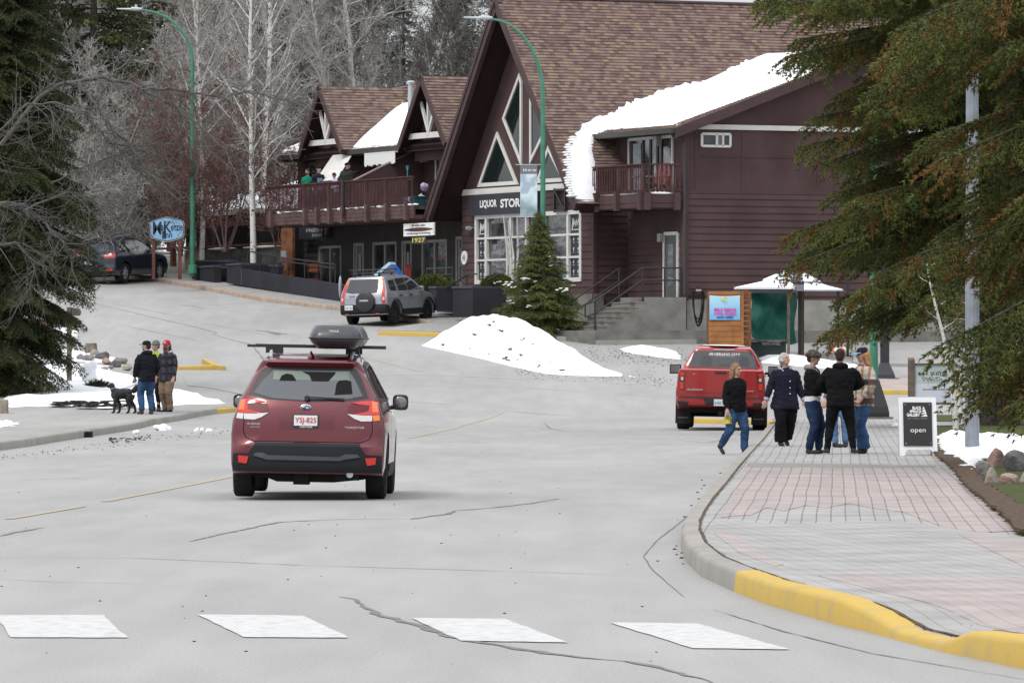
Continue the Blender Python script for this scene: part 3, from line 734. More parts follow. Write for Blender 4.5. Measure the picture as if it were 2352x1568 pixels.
# shop window: frames and panes
wroot = MB(); cols = [qa(x, 600, 0)[0] for x in (1090, 1118, 1174, 1210, 1250, 1306, 1334)]; cols[0] = WX0; cols[-1] = WX1
rows = [WZ0, WZ0+(WZ1-WZ0)*.335, WZ0+(WZ1-WZ0)*.67, WZ1]
for i, c in enumerate(cols):
    w = .075 if i in (0, 1, 2, 5, 6) else .045; wroot.box(c-w, c+w, -.05, .06, WZ0-.06, WZ1+.06)
for i, r in enumerate(rows):
    w = .07 if i in (0, 3) else .035
    if i == 1:
        wroot.box(WX0, cols[2], -.042, .05, r-w, r+w); wroot.box(cols[4], WX1, -.042, .05, r-w, r+w)
    else: wroot.box(WX0-.06, WX1+.06, -.042-(.02 if i == 0 else 0), .05, r-w, r+w)
sw = wroot.build('shop_window', M_tri, B)
mb = MB(); mb.box(WX0, WX1, .05, .07, WZ0, WZ1); mb.build('pane', M_glass, sw)
# posters in the narrow outer lights, with their small white pictograms
pm = MB(); ic = MB(); rnd = random.Random(4)
for (c0, c1) in ((cols[0]+.1, cols[1]-.1), (cols[5]+.1, cols[6]-.1)):
    for j in range(3):
        z0, z1 = rows[j]+.05, rows[j+1]-.05; pm.box(c0, c1, .035, .048, z0, z1)
        if j == 2:
            xs_ = np.linspace(c0+.12, c1-.08, 9)
            ic.tube([(x, .03, z0+.28+.10*((i % 2)*2-1)*(1 if i > 1 else 2)+i*.012) for i, x in enumerate(xs_)], .022, 4)
            ic.box(c0+.2, c1-.15, .028, .034, z0+.1, z0+.125)
        else:
            for q in range(2):
                for t in range(2):
                    cx = c0+(c1-c0)*(.3+.45*t); cz = z0+(z1-z0)*(.25+.5*q)
                    ic.tube([(cx+.04*math.cos(k), .03, cz+.07+.04*math.sin(k)) for k in np.linspace(0, 5.2, 6)], .009, 4)
                    ic.box(cx-.012, cx+.012, .026, .034, cz, cz+.07); ic.box(cx-.05, cx+.05, .026, .034, cz-.06, cz-.045)
po = pm.build('poster', M_navy, sw); ic.build('pictogram', M_white, po)
# gable windows
def poly_window(px, a, parent, name='gable_window', w=.1, gm=None):
    pts = [Vector(qa(x, y, a)) for x, y in px]; c = sum(pts, Vector((0, 0)))/len(pts)
    n = len(pts); inn = []
    for i in range(n):
        p0, p1, p2 = pts[i-1], pts[i], pts[(i+1) % n]; d1 = (p1-p0).normalized(); d2 = (p2-p1).normalized()
        n1 = Vector((-d1.y, d1.x)); n2 = Vector((-d2.y, d2.x))
        if n1.dot(c-p1) < 0: n1 = -n1
        if n2.dot(c-p1) < 0: n2 = -n2
        k = n1.dot(n2); inn.append(p1+(n1+n2)/(1+k)*w)
    mb = MB()
    for i in range(n):
        j = (i+1) % n; mb.prism([tuple(pts[i]), tuple(pts[j]), tuple(inn[j]), tuple(inn[i])], a-.06, a-.001)
    f = mb.build(name, M_tri, parent); mb = MB(); mb.prism([tuple(p) for p in inn], a-.02, a-.0015); mb.build('pane', gm or M_glassg, f); return f
poly_window([(1195, 168), (1156, 273), (1200, 383), (1201, 190)], 0, gw, w=.13)
poly_window([(1219, 215), (1219, 378), (1262, 290), (1240, 222)], 0, gw, w=.12)
poly_window([(1143.6, 303), (1099, 430), (1192, 424)], 0, gw, w=.13)
poly_window([(1261, 335), (1234, 421), (1302, 417)], 0, gw, w=.13)
# liquor sign
b0, b1 = qa(1087, 470, 0)[0], qa(1243, 470, 0)[0]
mb = MB(); mb.box(b0, b1, -.16, -.03, 6.54, 7.25); sg = mb.build('shop_sign', M_navy, B)
x_ = lambda v: qa(v, 470, -.16)[0]
text_mb('LIQUOR', x_(1103), x_(1142), 6.75, 7.05, -.175, bold=.035).build('lettering', M_white, sg)
text_mb('STORE', x_(1150), x_(1204), 6.75, 7.05, -.175, bold=.035).build('lettering', M_white, sg)
mb = MB(); c0, c1 = qa(1275, 460, -.1)[0], qa(1300, 460, -.1)[0]
for p, q in (((c0, 6.5), (c0, 7.3)), ((c1, 6.5), (c1, 7.3)), ((c0, 7.25), (c1, 7.25)), ((c0, 6.55), (c1, 6.55)), ((c0, 7.25), (c1, 6.55))):
    mb.bar((p[0], -.12, p[1]), (q[0], -.12, q[1]), .07)
mb.build('sign_bracket', M_black, B)
mb = MB(); c = qa(1083, 524, -.1); mb.tube([(c[0], 0, c[1]), (c[0], -.18, c[1]+.02)], .03, 6); mb.tube([(c[0]-.2, -.18, c[1]), (c[0]+.1, -.2, c[1])], .07, 8); mb.build('security_camera', M_galv, B)
mb = MB(); c = qa(1066, 592, -.05); mb.tube([(c[0], -.02, c[1]), (c[0], -.06, c[1])], .24, 20); so = mb.build('round_sign', M_white, B)
text_mb('H', c[0]-.08, c[0]+.08, c[1]-.1, c[1]+.1, -.068, bold=.02).build('lettering', M_black, so)

# ---- left wing
XL = -27.0; YW = 1.0; YU = 1.5
mb = MB()
openings = []
def sx(v, a=YW): return qa(v, 600, a)[0]
stores = [(735, 784, 5.73, 3.62, 'w'), (815, 836, 5.78, 3.55, 'd'), (859, 911, 5.78, 3.7, 'w'), (926, 946, 5.78, 3.55, 'd'), (972, 1027, 5.78, 3.75, 'w'), (1050, 1064, 5.85, 3.55, 'd')]
op = sorted((sx(l), sx(r), zt, zb, k) for l, r, zt, zb, k in stores); cur = XL
for l, r, zt, zb, k in op:
    mb.box(cur, l, YW, YW+.1, 2.6, 6.45); mb.box(l, r, YW, YW+.1, zt, 6.45); mb.box(l, r, YW, YW+.1, 2.6, zb); cur = r
    
mb.box(cur, -10.38, YW, YW+.1, 2.6, 6.45); mb.box(XL, XL+.1, YW, 8, 2.6, 6.45)
cur = XL
for l, r, zt, zb, k in op: lap(mb, 'y', YW, cur, l, 3.5, 6.4, .21); lap(mb, 'y', YW, l, r, zt, 6.4, .21); cur = r
sw_ = mb.build('store_wall', M_store, B)
M_frm = mat('grey_frame', (.22, .22, .21), .6)
for l, r, zt, zb, k in op:
    mb = MB()
    for a, b_, c, d in ((l-.05, l+.05, zb, zt+.05), (r-.05, r+.05, zb, zt+.05), (l, r, zt-.05, zt+.05), (l, r, zb-.05, zb+.05)): mb.box(a, b_, YW-.04, YW+.06, c, d)
    if k == 'w' and r-l > 1.4: mb.box((l+r)/2-.06, (l+r)/2+.06, YW-.03, YW+.06, zb, zt)
    if k == 'd': mb.box(l+.06, r-.06, YW+.01, YW+.05, zb, zb+.75); mb.box(l+.06, l+.18, YW+.01, YW+.05, zb, zt); mb.box(r-.18, r-.06, YW+.01, YW+.05, zb, zt)
    f = mb.build('window' if k == 'w' else 'door', M_frm, sw_)
    mb = MB(); mb.box(l, r, YW+.03, YW+.045, zb, zt); mb.build('pane', M_glass, f)
    if k == 'd': mb = MB(); mb.box(l+.3, r-.3, YW+.012, YW+.028, zt-1.0, zt-.35); mb.build('notice', mat('paper', (.22, .23, .23), .8), f)
# deck
DX0, DX1, DY, DZ = qa(612, 450, -1.5)[0], -11.3, -1.5, 6.94
mb = MB(); mb.box(DX0, DX1, DY+.04, YU, 6.47, 6.60); mb.box(DX0, DX1, DY+.04, YU, 6.80, 6.92); mb.box(DX0, DX1, DY, DY+.06, 6.5, 6.93)
for z in (6.62, 6.76): mb.box(DX0, DX1, DY-.012, DY, z+.005, z+.125)
for b_ in [sx_ for sx_ in (qa(v, 500, -1.6)[0] for v in (622, 700, 728, 757, 786, 842, 887, 932))]:
    mb.box(b_-.09, b_+.09, DY-.16, DY-.005, 6.43, 7.05)
dk = mb.build('deck', mat('deck_boards', (.10, .062, .06), .8, var=.2, vscale=2), B)
def rail(x0, x1, y, z0, z1, step=.125, posts=()):
    mb = MB()
    mb.box(x0, x1, y-.07, y+.07, z1-.045, z1); mb.box(x0, x1, y-.02, y+.02, z1-.14, z1-.05); mb.box(x0, x1, y-.02, y+.02, z0+.06, z0+.14)
    x = x0
    while x < x1: mb.box(x, x+.04, y-.045, y-.022, z0+.03, z1-.06); x += step
    for p in posts: mb.box(p-.05, p+.05, y-.05, y+.05, z0-.1, z1+.0)
    return mb
psts = [qa(v, 450, -1.5)[0] for v in (700, 757, 842, 888)]
rail(DX0, qa(938, 450, -1.5)[0], DY-.02, DZ, 7.95, posts=psts).build('railing', M_rail, dk)
mb = rail(qa(938, 450, -1.5)[0], DX1, DY-.02, DZ, 7.95, step=.42); mb.build('railing', M_rail, dk)
mb = MB(); c = qa(788, 470, -1.62); mb.bar((c[0], DY-.13, 6.75), (c[0], DY-.13, 8.0), .07); mb.build('post', M_gut, dk)
mb = MB(); rnd = random.Random(8)
x = DX0+1
while x < DX1-1:
    L_ = rnd.uniform(.2, 1.4); h = rnd.uniform(.03, .08)
    mb.ell((x+L_/2, DY+.08, DZ+.02), (L_/2, .16, h), 10, 6); x += L_+rnd.uniform(.0, .5)
mb.build('ledge_snow', M_snow, dk, smooth=60)
# upper floor
mb = MB(); xa, xb = qa(684, 400, YU)[0], -10.0
mb.box(xa, xb, YU, YU+.12, 6.9, 9.2); mb.box(xa, xa+.12, YU, 8, 6.9, 9.2)
up = mb.build('upper_wall', M_mar, B)
GA = .5
def zmain(y): return 9.2+(y-GA)*.65
mb = MB()
mrx0, mrx1 = -28.1, -9.9
W2 = math.hypot(4.1, 4.1*.65)
zs_ = lambda s: .545*s
m1 = slope('roof', (mrx0, GA, 9.2), (1, 0, 0), (0, 1, .65), mrx1-mrx0, W2, B, lim=lambda s: (-21.5-zs_(s)*.9-mrx0, -16.55+zs_(s)*.83-mrx0))
slope('roof', (mrx0, GA, 9.2), (1, 0, 0), (0, 1, .65), mrx1-mrx0, W2, B, lim=lambda s: (0, -25.65+zs_(s)*.8-mrx0)); slope('roof', (mrx0, GA, 9.2), (1, 0, 0), (0, 1, .65), mrx1-mrx0, W2, B, lim=lambda s: (-12.3-zs_(s)*.87-mrx0, mrx1-mrx0))
mb.prismx([(GA, 9.17), (4.6, 9.17+4.1*.65), (9, 9.0), (8.8, 8.8), (4.6, 11.6), (GA+.1, 9.02)], mrx0+.02, mrx1); mb.build('roof_slab', M_soff, m1)
for a, b_ in ((mrx0, -25.55), (-21.6, -16.4)): mb = MB(); mb.box(a, b_, GA-.12, GA+.02, 9.04, 9.19); mb.build('gutter', M_gut, m1)
mb = MB(); mb.box(mrx0, mrx1, GA, YU, 8.98, 9.03); mb.build('soffit', M_soff, m1)
def gable(xa_, za, xl_, xr_, ze):
    sl = (za-ze)/(xa_-xl_); sr = (za-ze)/(xr_-xa_); yb = GA+(za-9.2)/.65
    Wr = math.hypot(xr_-xa_, za-ze)
    def lim(s):   # right slope: course runs back to the valley with the main roof
        z = ze+(za-ze)*s/Wr; return (0, max(.1, (z-9.2)/.65+.15))
    r = slope('gable_roof', (xr_, GA-.3, ze), (0, 1, 0), (xa_-xr_, 0, za-ze), 5, Wr, B, lim=lambda s: (0, lim(s)[1]+.3))
    mb = MB()
    mb.prismx([(GA-.3, 0), (GA-.3, 0)], 0, 0) if False else None
    yk = yb+.1
    mb.add([(xa_, GA-.28, za-.02), (xr_, GA-.28, ze-.02), (xr_, GA+.1, ze-.02), (xa_, yk, za-.02), (xa_, GA-.28, za-.2), (xr_, GA-.28, ze-.2), (xr_, GA+.1, ze-.2), (xa_, yk, za-.2)],
           [(0, 1, 2, 3), (7, 6, 5, 4), (0, 4, 5, 1), (3, 2, 6, 7), (1, 5, 6, 2)])
    mb.add([(xa_, GA-.28, za-.02), (xl_, GA-.28, ze-.02), (xl_, GA+.1, ze-.02), (xa_, yk, za-.02), (xa_, GA-.28, za-.2), (xl_, GA-.28, ze-.2), (xl_, GA+.1, ze-.2), (xa_, yk, za-.2)],
           [(3, 2, 1, 0), (4, 5, 6, 7), (1, 5, 4, 0), (7, 6, 2, 3), (2, 6, 5, 1)])
    mb.build('roof_slab', M_soff, r)
    mb = MB()
    for xe in (xl_, xr_):
        a = Vector((xa_, 0, za+.03)); b_ = Vector((xe, 0, ze+.03)); n_ = Vector((b_.z-a.z, 0, a.x-b_.x)).normalized(); n_ = n_ if n_.z < 0 else -n_
        mb.prism([(p.x, p.z) for p in (a, b_, b_+n_*.24, a+n_*.24)], GA-.34, GA-.28)
    mb.build('verge_board', M_trimd, r)
    # recessed gable face, king post truss
    zb = ze+.36; fx = lambda z, s: (xa_-(za-z)/sl+.12) if s < 0 else (xa_+(za-z)/sr-.12)
    mb = MB(); mb.prism([(fx(ze-.1, -1), ze-.5), (fx(ze-.1, 1), ze-.5), (fx(ze+.0, 1), ze), (xa_, za-.25), (fx(ze, -1), ze)], GA+.35, GA+.45); mb.build('gable_face', M_mar, r)
    mb = MB(); mb.bar((xa_, GA, zb), (xa_, GA, za-.28), .13, .1); mb.box(fx(zb, -1)-.05, fx(zb, 1)+.05, GA-.05, GA+.05, zb-.1, zb+.1)
    hh = (za-zb)*.56
    for s in (-1, 1): mb.bar((xa_, GA-.01, zb+.08), (fx(zb+hh, s), GA-.01, zb+hh), .12, .08, up=Vector((0, 1, 0)))
    mb.build('truss', M_tri, r)
    return r
gable(-23.69, 11.66, -25.65, -21.5, 9.22); gable(-14.47, 11.65, -16.55, -12.3, 9.15)
# things under the left wing eaves
mb = MB(); a1, a2 = qa(760, 350, GA)[0], qa(806, 350, GA)[0]
o0, o1 = qa(733, 410, -.7)[0], qa(783, 405, -.7)[0]
zt, zb = 9.12, 8.12
mb.add([(a1, GA+.1, zt), (a2, GA+.1, zt), (o1, -.9, zb-.1), (o0, -.9, zb-.1), (a1, GA+.1, zt-.04), (a2, GA+.1, zt-.04), (o1, -.9, zb-.14), (o0, -.9, zb-.14)], [(0, 1, 2, 3), (7, 6, 5, 4), (0, 4, 5, 1), (1, 5, 6, 2), (2, 6, 7, 3), (3, 7, 4, 0)])
aw = mb.build('awning', mat('awning_canvas', (.55, .54, .51), .8, var=.08, vscale=4), up)
mb = MB(); mb.bar((o1, -.9, zb-.12), (a2+.3, GA+.2, zt-1.9+1.2), .08); mb.bar((o1, -.92, zb-.1), (o0, -.92, zb-.1), .05); mb.build('awning_arm', M_trimd, aw)
mb = MB(); f0, f1 = qa(838, 360, .2)[0], qa(908, 358, .2)[0]; n = 26
for i in range(n):
    xx0 = f0+(f1-f0)*i/n; xx1 = f0+(f1-f0)*(i+.93)/n; mb.prism([(xx0, 9.0), (xx1, 9.0), (xx1, 8.62-rnd.random()*.1), (xx0, 8.62-rnd.random()*.1)], .18, .2)
mb.box(f0, f1, .17, .5, 8.98, 9.02); mb.build('fringe_awning', M_white, up)
def winbox(l, r, zb, zt, y, parent, name='window', cols_=1, curtain=None, fm=None):
    mb = MB()
    for a, b_, c, d in ((l-.05, l+.04, zb, zt), (r-.04, r+.05, zb, zt), (l, r, zt-.05, zt+.05), (l, r, zb-.05, zb+.04)): mb.box(a, b_, y-.05, y+.01, c, d)
    for i in range(1, cols_): xx = l+(r-l)*i/cols_; mb.box(xx-.04, xx+.04, y-.04, y+.01, zb, zt)
    f = mb.build(name, fm or M_tri, parent); mb = MB(); mb.box(l, r, y-.012, y-.003, zb, zt); mb.build('pane', curtain or M_glass, f); return f
l, r = qa(888, 380, YU)[0], qa(921, 380, YU)[0]
winbox(l, r, 6.95, 8.75, YU, up, 'sliding_door', 3, M_glass)
mb = MB(); mb.box(qa(894, 380, YU)[0], qa(908, 380, YU)[0], YU-.035, YU-.02, 7, 8.7); mb.build('curtain', M_curt, up)
l, r = qa(991, 380, YU-.2)[0], qa(1020, 380, YU-.2)[0]
winbox(l, r, 6.95, 8.9, YU, up, 'door', 1, M_glass)
mb = MB(); mb.box(l+.3, r-.1, YU-.035, YU-.02, 7, 8.7); mb.build('curtain', M_curt, up)
mb = MB(); mb.box(qa(958, 340, YU)[0], -10.2, YU-.06, YU-.003, 9.0-.05, 9.0+.12); mb.build('trim_board', M_tri, up)
mb = MB(); c = qa(980, 365, YU); mb.box(c[0]-.1, c[0]+.1, YU-.18, YU-.01, c[1]-.12, c[1]+.16); mb.ell((c[0], YU-.2, c[1]-.02), .11, 8, 6); mb.build('wall_lamp', mat('lamp_shade', (.5, .48, .42), .4), up)
l, r = qa(712, 380, YU)[0], qa(731, 380, YU)[0]; winbox(l, r, 6.95, 8.9, YU, up, 'door', 1, M_glass, M_frm)
# sloping partition between the terraces
mb = MB(); px_ = qa(940, 345, -.2)
yy0, yy1 = -1.3, YU-.02; xx = -17.2
mb.prismx([(yy0, 6.95), (yy1, 6.95), (yy1, 9.0), (yy1-.5, 9.0), (yy0, 7.9)], xx, xx+.1); mb.build('partition', M_mar, B)
mb = MB(); mb.bar((xx+.05, yy0, 7.93), (xx+.05, yy1-.5, 9.02), .14, .05); mb.build('trim_board', mat('pinkish_trim', (.3, .22, .21), .7), B)
mb = MB(); mb.add([(qa(876, 405, -.6)[0], -.6, 6.95), (qa(945, 405, -.6)[0], -.6, 6.95), (qa(958, 345, -.6)[0], -.6, 9.0), (qa(936, 345, -.6)[0], -.6, 9.0), (qa(876, 405, -.6)[0], -.6, 7.95)], [(0, 1, 2, 3, 4)])
# vents
for v, yt, a in ((943, 186, 2.0), (957, 215, 3.2)):
    c = qa(v, yt, a); mb = MB(); mb.tube([(c[0], a, zmain(a)-.3), (c[0], a, c[1]-.05)], .10, 12); mb.tube([(c[0], a, c[1]-.12), (c[0], a, c[1]-.04), (c[0], a, c[1])], [.16, .17, .1], 12); mb.build('vent_pipe', mat('pale_metal', (.55, .58, .60), .35, .6), m1, smooth=40)

# ---- right wing
YR = 1.22; XR = 4.2; FR = 3.6
def zw(y): return 9.19+.373*(y-1.03)
mb = MB(); mb.box(0, XR-.02, YR, YR+.1, 3.5, 6.46); lap(mb, 'y', YR, .05, XR-.1, FR, 6.42); mb.box(-1.2, XR-.02, YR, YR+.1, 6.44, 9.1)
mb.box(XR-.12, XR+.05, YR-.06, YR+.12, 3.5, 9.1)
rwf = mb.build('front_wall', M_sid, B)
mb = MB(); mb.box(XR-.1, XR, YR+.1, 17, 7.05, 9.12); mb.box(XR, XR+.02, YR+.1, 17, 6.98, 7.1)
for v in (1598, 1706, 1878): a_ = qb(v, 400, XR)[0]; mb.box(XR, XR+.018, a_-.04, a_+.04, 7.1, 9.05)
mb.box(XR, XR+.016, YR+.1, 17, 8.16, 8.2)
mb.box(XR-.1, XR, YR+.1, 17, 3.55, 7.05); lap(mb, 'x', XR, YR+.1, 17, 3.66, 6.98, .225, sgn=1)
mb.prismx([(YR, 9.12), (17, 9.12), (17, 9.3), (9, zw(9)-.2), (YR, zw(YR)-.2)], XR-.1, XR-.005)
ew = mb.build('end_wall', M_sid, B)
mb = MB(); mb.box(XR+.0, XR+.08, .9, 17, 9.06, 9.22); mb.build('trim_board', M_tri, B)
mb = MB(); mb.box(XR-.15, XR-.02, YR+.1, 26, 1.2, 3.6); mb.build('foundation_wall', M_conc2, B)
W3 = math.hypot(8.3, 8.3*.373)
wr = slope('wing_roof', (-1.3, .7, zw(.7)), (1, 0, 0), (0, 1, .373), 6.0, W3, B, lim=lambda s: (-s*.31, 6.0))
mb = MB(); mb.prismx([(.72, zw(.7)-.03), (9, zw(9)-.03), (17.5, zw(.5)), (17.5, zw(.5)-.2), (9, zw(9)-.28), (.72, zw(.7)-.2)], -1.2, XR+.5); mb.build('roof_slab', M_soff, wr)
mb = MB(); mb.prismx([(.62, zw(.62)-.3), (9, zw(9)-.3), (9, zw(9)+.03), (.62, zw(.62)+.03)], XR+.5, XR+.56); mb.build('verge_board', M_trimd, wr)
mb = MB(); mb.prismx([(.48, 8.9), (.7, 8.9), (.7, 9.06), (.44, 9.06)], -1.15, XR+.5)
mb.tube([(XR+.3, .58, 8.92), (XR+.3, .7, 8.75), (XR+.14, YR-.08, 8.6), (XR+.14, YR-.08, 3.7)], .05, 8); mb.build('gutter', M_gut, wr)
l, r = qb(1611, 320, XR)[0], qb(1676, 320, XR)[0]; zt, zb = qb(1640, 308, XR)[1], qb(1640, 336, XR)[1]
mb = MB()
for a, b_, c, d in ((l-.04, l+.04, zb, zt), (r-.04, r+.04, zb, zt), (l, r, zt-.04, zt+.04), (l, r, zb-.04, zb+.04), (l+.5, l+.58, zb, zt), (r-.3, r-.23, zb, zt)): mb.box(XR, XR+.06, a, b_, c, d)
f = mb.build('window', M_tri, ew); mb = MB(); mb.box(XR, XR+.025, l, r, zb, zt); mb.build('pane', M_glass, f)
mb = MB(); mb.box(XR+.026, XR+.03, l+.58, r-.3, zb, zt); mb.build('blind', mat('grey_blind', (.14, .15, .17), .7), f)
# balcony door
l, r = qa(1446, 350, YR)[0], qa(1546, 350, YR)[0]
f = winbox(l, r, 6.95, 8.85, YR-.0, rwf, 'sliding_door', 1, M_glass)
mb = MB()
for q in (.08, .33, .5, .66, .75): xx = l+(r-l)*q; mb.box(xx-.06, xx+.06, YR-.045, YR-.015, 6.95, 8.8)
mb.build('mullion', M_black, f)
mb = MB(); mb.box(l+(r-l)*.1, l+(r-l)*.28, YR-.03, YR-.014, 7, 8.7); mb.box(l+(r-l)*.55, l+(r-l)*.63, YR-.03, YR-.014, 7, 8.7); mb.build('curtain', M_curt, f)
mb = MB(); c = qa(1513, 322, YR-.1); mb.box(c[0]-.12, c[0]+.12, YR-.25, YR-.05, c[1]-.2, c[1]+.25); mb.build('wall_lamp', mat('lamp_grey', (.3, .3, .27), .5), rwf)
# balcony
BX0, BY = .5, -.25
mb = MB(); mb.box(BX0, XR+.05, BY, YR, 6.47, 6.6); mb.box(BX0, XR+.05, BY, YR, 6.82, 6.93); mb.box(BX0, XR+.05, BY-.03, BY, 6.5, 6.93); mb.box(XR+.05, XR+.08, BY, YR, 6.5, 6.93)
mb.box(BX0, XR+.09, BY-.045, BY-.032, 6.66, 6.9); mb.box(XR+.082, XR+.095, BY, YR, 6.66, 6.9)
for b_ in (.85, 2.4, 4.15): mb.box(b_-.09, b_+.09, BY-.18, BY-.03, 6.42, 7.05)
for a_ in (BY+.05, YR-.35): mb.box(XR+.08, XR+.22, a_-.09, a_+.09, 6.42, 7.0)
bk = mb.build('balcony', M_mar, B)
rail(BX0, XR+.1, BY-.02, DZ, 7.92, posts=(.85, 2.4, 4.2)).build('railing', M_rail, bk)
mb = MB(); mb.box(XR+.05, XR+.15, BY, YR, 7.87, 7.92); mb.box(XR+.08, XR+.12, BY, YR, 7.05, 7.1)
y = BY+.1
while y < YR: mb.box(XR+.08, XR+.11, y, y+.05, 7.0, 7.88); y += .16
mb.build('railing', M_rail, bk)
mb = MB(); mb.ell((2.3, BY+.1, DZ+.03), (1.7, .15, .05), 16, 6); mb.ell((XR+.02, .3, DZ+.03), (.12, .5, .05), 10, 6); mb.build('ledge_snow', M_snow, bk, smooth=60)
# door and lamp at the landing
l, r = qa(1528, 600, YR)[0], qa(1559, 600, YR)[0]; zt = qa(1545, 536, YR)[1]
mb = MB()
for a, b_, c, d in ((l-.06, l+.05, FR, zt), (r-.05, r+.06, FR, zt), (l, r, zt-.06, zt+.05)): mb.box(a, b_, YR-.07, YR, c, d)
dr = mb.build('door', M_tri, rwf); mb = MB(); mb.box(l+.05, r-.05, YR-.05, YR-.025, FR, zt-.05); mb.build('door_leaf', mat('grey_door', (.09, .09, .095), .5), dr)
mb = MB(); mb.box(l+.3, r-.3, YR-.058, YR-.052, FR+.35, zt-.35); mb.build('pane', glassmat('door_glass', (.1, .115, .12)), dr)
mb = MB(); c = qa(1519, 547, YR-.1); mb.box(c[0]-.12, c[0]+.12, YR-.2, YR-.03, c[1]-.12, c[1]+.15); mb.build('wall_lamp', mat('lamp_grey', (.3, .3, .27), .5), rwf)
# platform, landing, stairs
PZ_ = 2.52
mb = MB(); mb.prismx([(-2.6, 1.6), (26, 1.6), (26, PZ_), (-2.6, PZ_)], -1.0, 5.45); pl = struct(mb.build('stone_platform', M_conc, B)) if False else None
plf = mb.build('platform', M_conc, B)
mb = MB(); nst = 7; ris = (FR-PZ_)/nst; x0s, x1s = 2.35, 4.32; ys = -.25
mb.box(x0s, x1s, ys, YR, PZ_, FR)
for i in range(nst-1):
    mb.box(x0s, x1s-.003*i, ys-.28*(i+1), ys-.28*i, PZ_, FR-ris*(i+1)); mb.box(x0s-.01, x1s+.015, ys-.28*(i+1)-.02, ys-.28*i, FR-ris*(i+1)-.04, FR-ris*(i+1)+.002)
st = mb.build('stairs', mat('pale_concrete', (.23, .225, .205), .9, col2=(.13, .125, .115), vscale=1.4, lo=.4, hi=.75, bump=.5, bscale=18, detail=9), B)
mb = MB()
for x in (x0s+.12, x1s-.12):
    y1_, y2_ = ys-.28*nst+.2, ys-.05
    for h in (.95, .55): mb.tube([(x, y1_-.35, PZ_+h-.12), (x, y1_, PZ_+h), (x, y2_, FR+h), (x, YR-.15 if x > 3 else y2_+.05, FR+h)], .028, 6)
    mb.tube([(x, y1_-.35, PZ_+.43), (x, y1_-.35, PZ_+.83)], .028, 6)
    mb.tube([(x, y1_, PZ_-.05), (x, y1_, PZ_+.95)], .03, 6)
    mb.tube([(x, y2_, FR-.5), (x, y2_, FR+.95)], .03, 6)
mb.tube([(x1s-.12, YR-.15, FR), (x1s-.12, YR-.15, FR+.97)], .03, 6); mb.tube([(x1s-.12, .5, FR), (x1s-.12, .5, FR+.95)], .03, 6)
mb.build('handrail', M_black, st, smooth=40)
# coil of hose on the wall
def hose():
    t = thing('garden_hose', (*wl(4.33, qb(1600, 700, 4.3)[0]), 3.2), 'long looped black hose hanging on the concrete wall beside the stairs', 'hose', rz=BROT)
    mb = MB(); rnd = random.Random(3)
    for k in range(9):
        w = .17+rnd.uniform(-.05, .04); h = rnd.uniform(.5, .75); zt = .68+rnd.uniform(-.04, .02); pts = []
        for i in range(28):
            th = 2*math.pi*i/28; z = math.sin(th); pts.append((.02+.02*k*.5, w*math.cos(th)+.02*rnd.random(), (zt-.17+.17*z) if z > 0 else (zt-.17-.0+(h*1.4)*z)))
        mb.tube(pts, .014, 5, closed=True)
    mb.build('hose_coil', M_rubber, t, smooth=50)
    mb = MB(); mb.box(-.05, .12, -.1, .1, .6, .66); mb.build('hook', M_galv, t)
hose()
# ---- snow lying on the roofs (part of the building's dress: own things)
def plane_patch(name, px, pl, thick, label, step=.3, jag=.06, m=None):
    A_, B_, C_ = pl      # z = A*x(b) + B*y(a) + C in building axes
    def hit(x, y):
        rx = (x-CX)/F; rz = (HY-y)/F   # world (rx Y, Y, CH+rz Y)
        # a = (rxY-X0)CA+(Y-Y0)SA ; b = (rxY-X0)SA-(Y-Y0)CA
        ka, ca = rx*CA+SA, -X0*CA-Y0*SA; kb_, cb = rx*SA-CA, -X0*SA+Y0*CA
        Y = (A_*cb+B_*ca+C_-CH)/(rz-A_*kb_-B_*ka); return (kb_*Y+cb, ka*Y+ca)
    poly = dense([hit(x, y) for x, y in px], step*.6)
    rr = random.Random(2); poly = [(x+rr.uniform(-jag, jag), y+rr.uniform(-jag, jag)) for x, y in poly]
    def dist(X, Y): return min(math.hypot(X-x, Y-y) for x, y in poly)
    mz = lambda X, Y: A_*X+B_*Y+C_+.02+thick*(1-math.exp(-dist(X, Y)/.15))+.012*math.sin(X*3)*math.sin(Y*2.3)
    o = drape(name, poly, 0, m or M_snow, step=step, zf=mz, skirt=.08)
    o.parent = B; smooth_by_angle(o.data, 60); return o
sA = (RB[1]-AP[1])/(RB[0]-AP[0]); plA = (sA, 0, AP[1]-sA*AP[0])
o = plane_patch('roof_snow', [(1326, 300), (1318, 325), (1306, 350), (1310, 380), (1308, 410), (1314, 440), (1320, 458), (1345, 462), (1381, 460), (1377, 438), (1372, 410), (1366, 385), (1362, 350), (1364, 318), (1376, 308), (1450, 300), (1560, 262), (1700, 215), (1840, 150), (1840, 131), (1780, 134), (1715, 139), (1695, 146), (1678, 156), (1660, 170), (1645, 184), (1600, 190), (1550, 198), (1505, 212), (1478, 224), (1440, 238), (1400, 262), (1370, 272), (1340, 290)], plA, .14, '', step=.22, jag=.045)
o.parent = roof
mb = MB(); rnd = random.Random(9)   # ragged tongues along the courses
for i in range(24):
    y = 318+140*i/24; x = float(np.interp(y, [318, 350, 380, 410, 440, 458], [1319, 1306, 1310, 1308, 1314, 1320])); rx = (x-CX)/F; rz = (HY-y)/F; ka, ca = rx*CA+SA, -X0*CA-Y0*SA; kb_, cb = rx*SA-CA, -X0*SA+Y0*CA
    Y = (plA[0]*cb+plA[2]-CH)/(rz-plA[0]*kb_); bb, aa = kb_*Y+cb, ka*Y+ca; mb.ell((bb, aa-rnd.uniform(-.04, .12), plA[0]*bb+plA[2]+.03), (.05, rnd.uniform(.12, .26), .05), 8, 5)
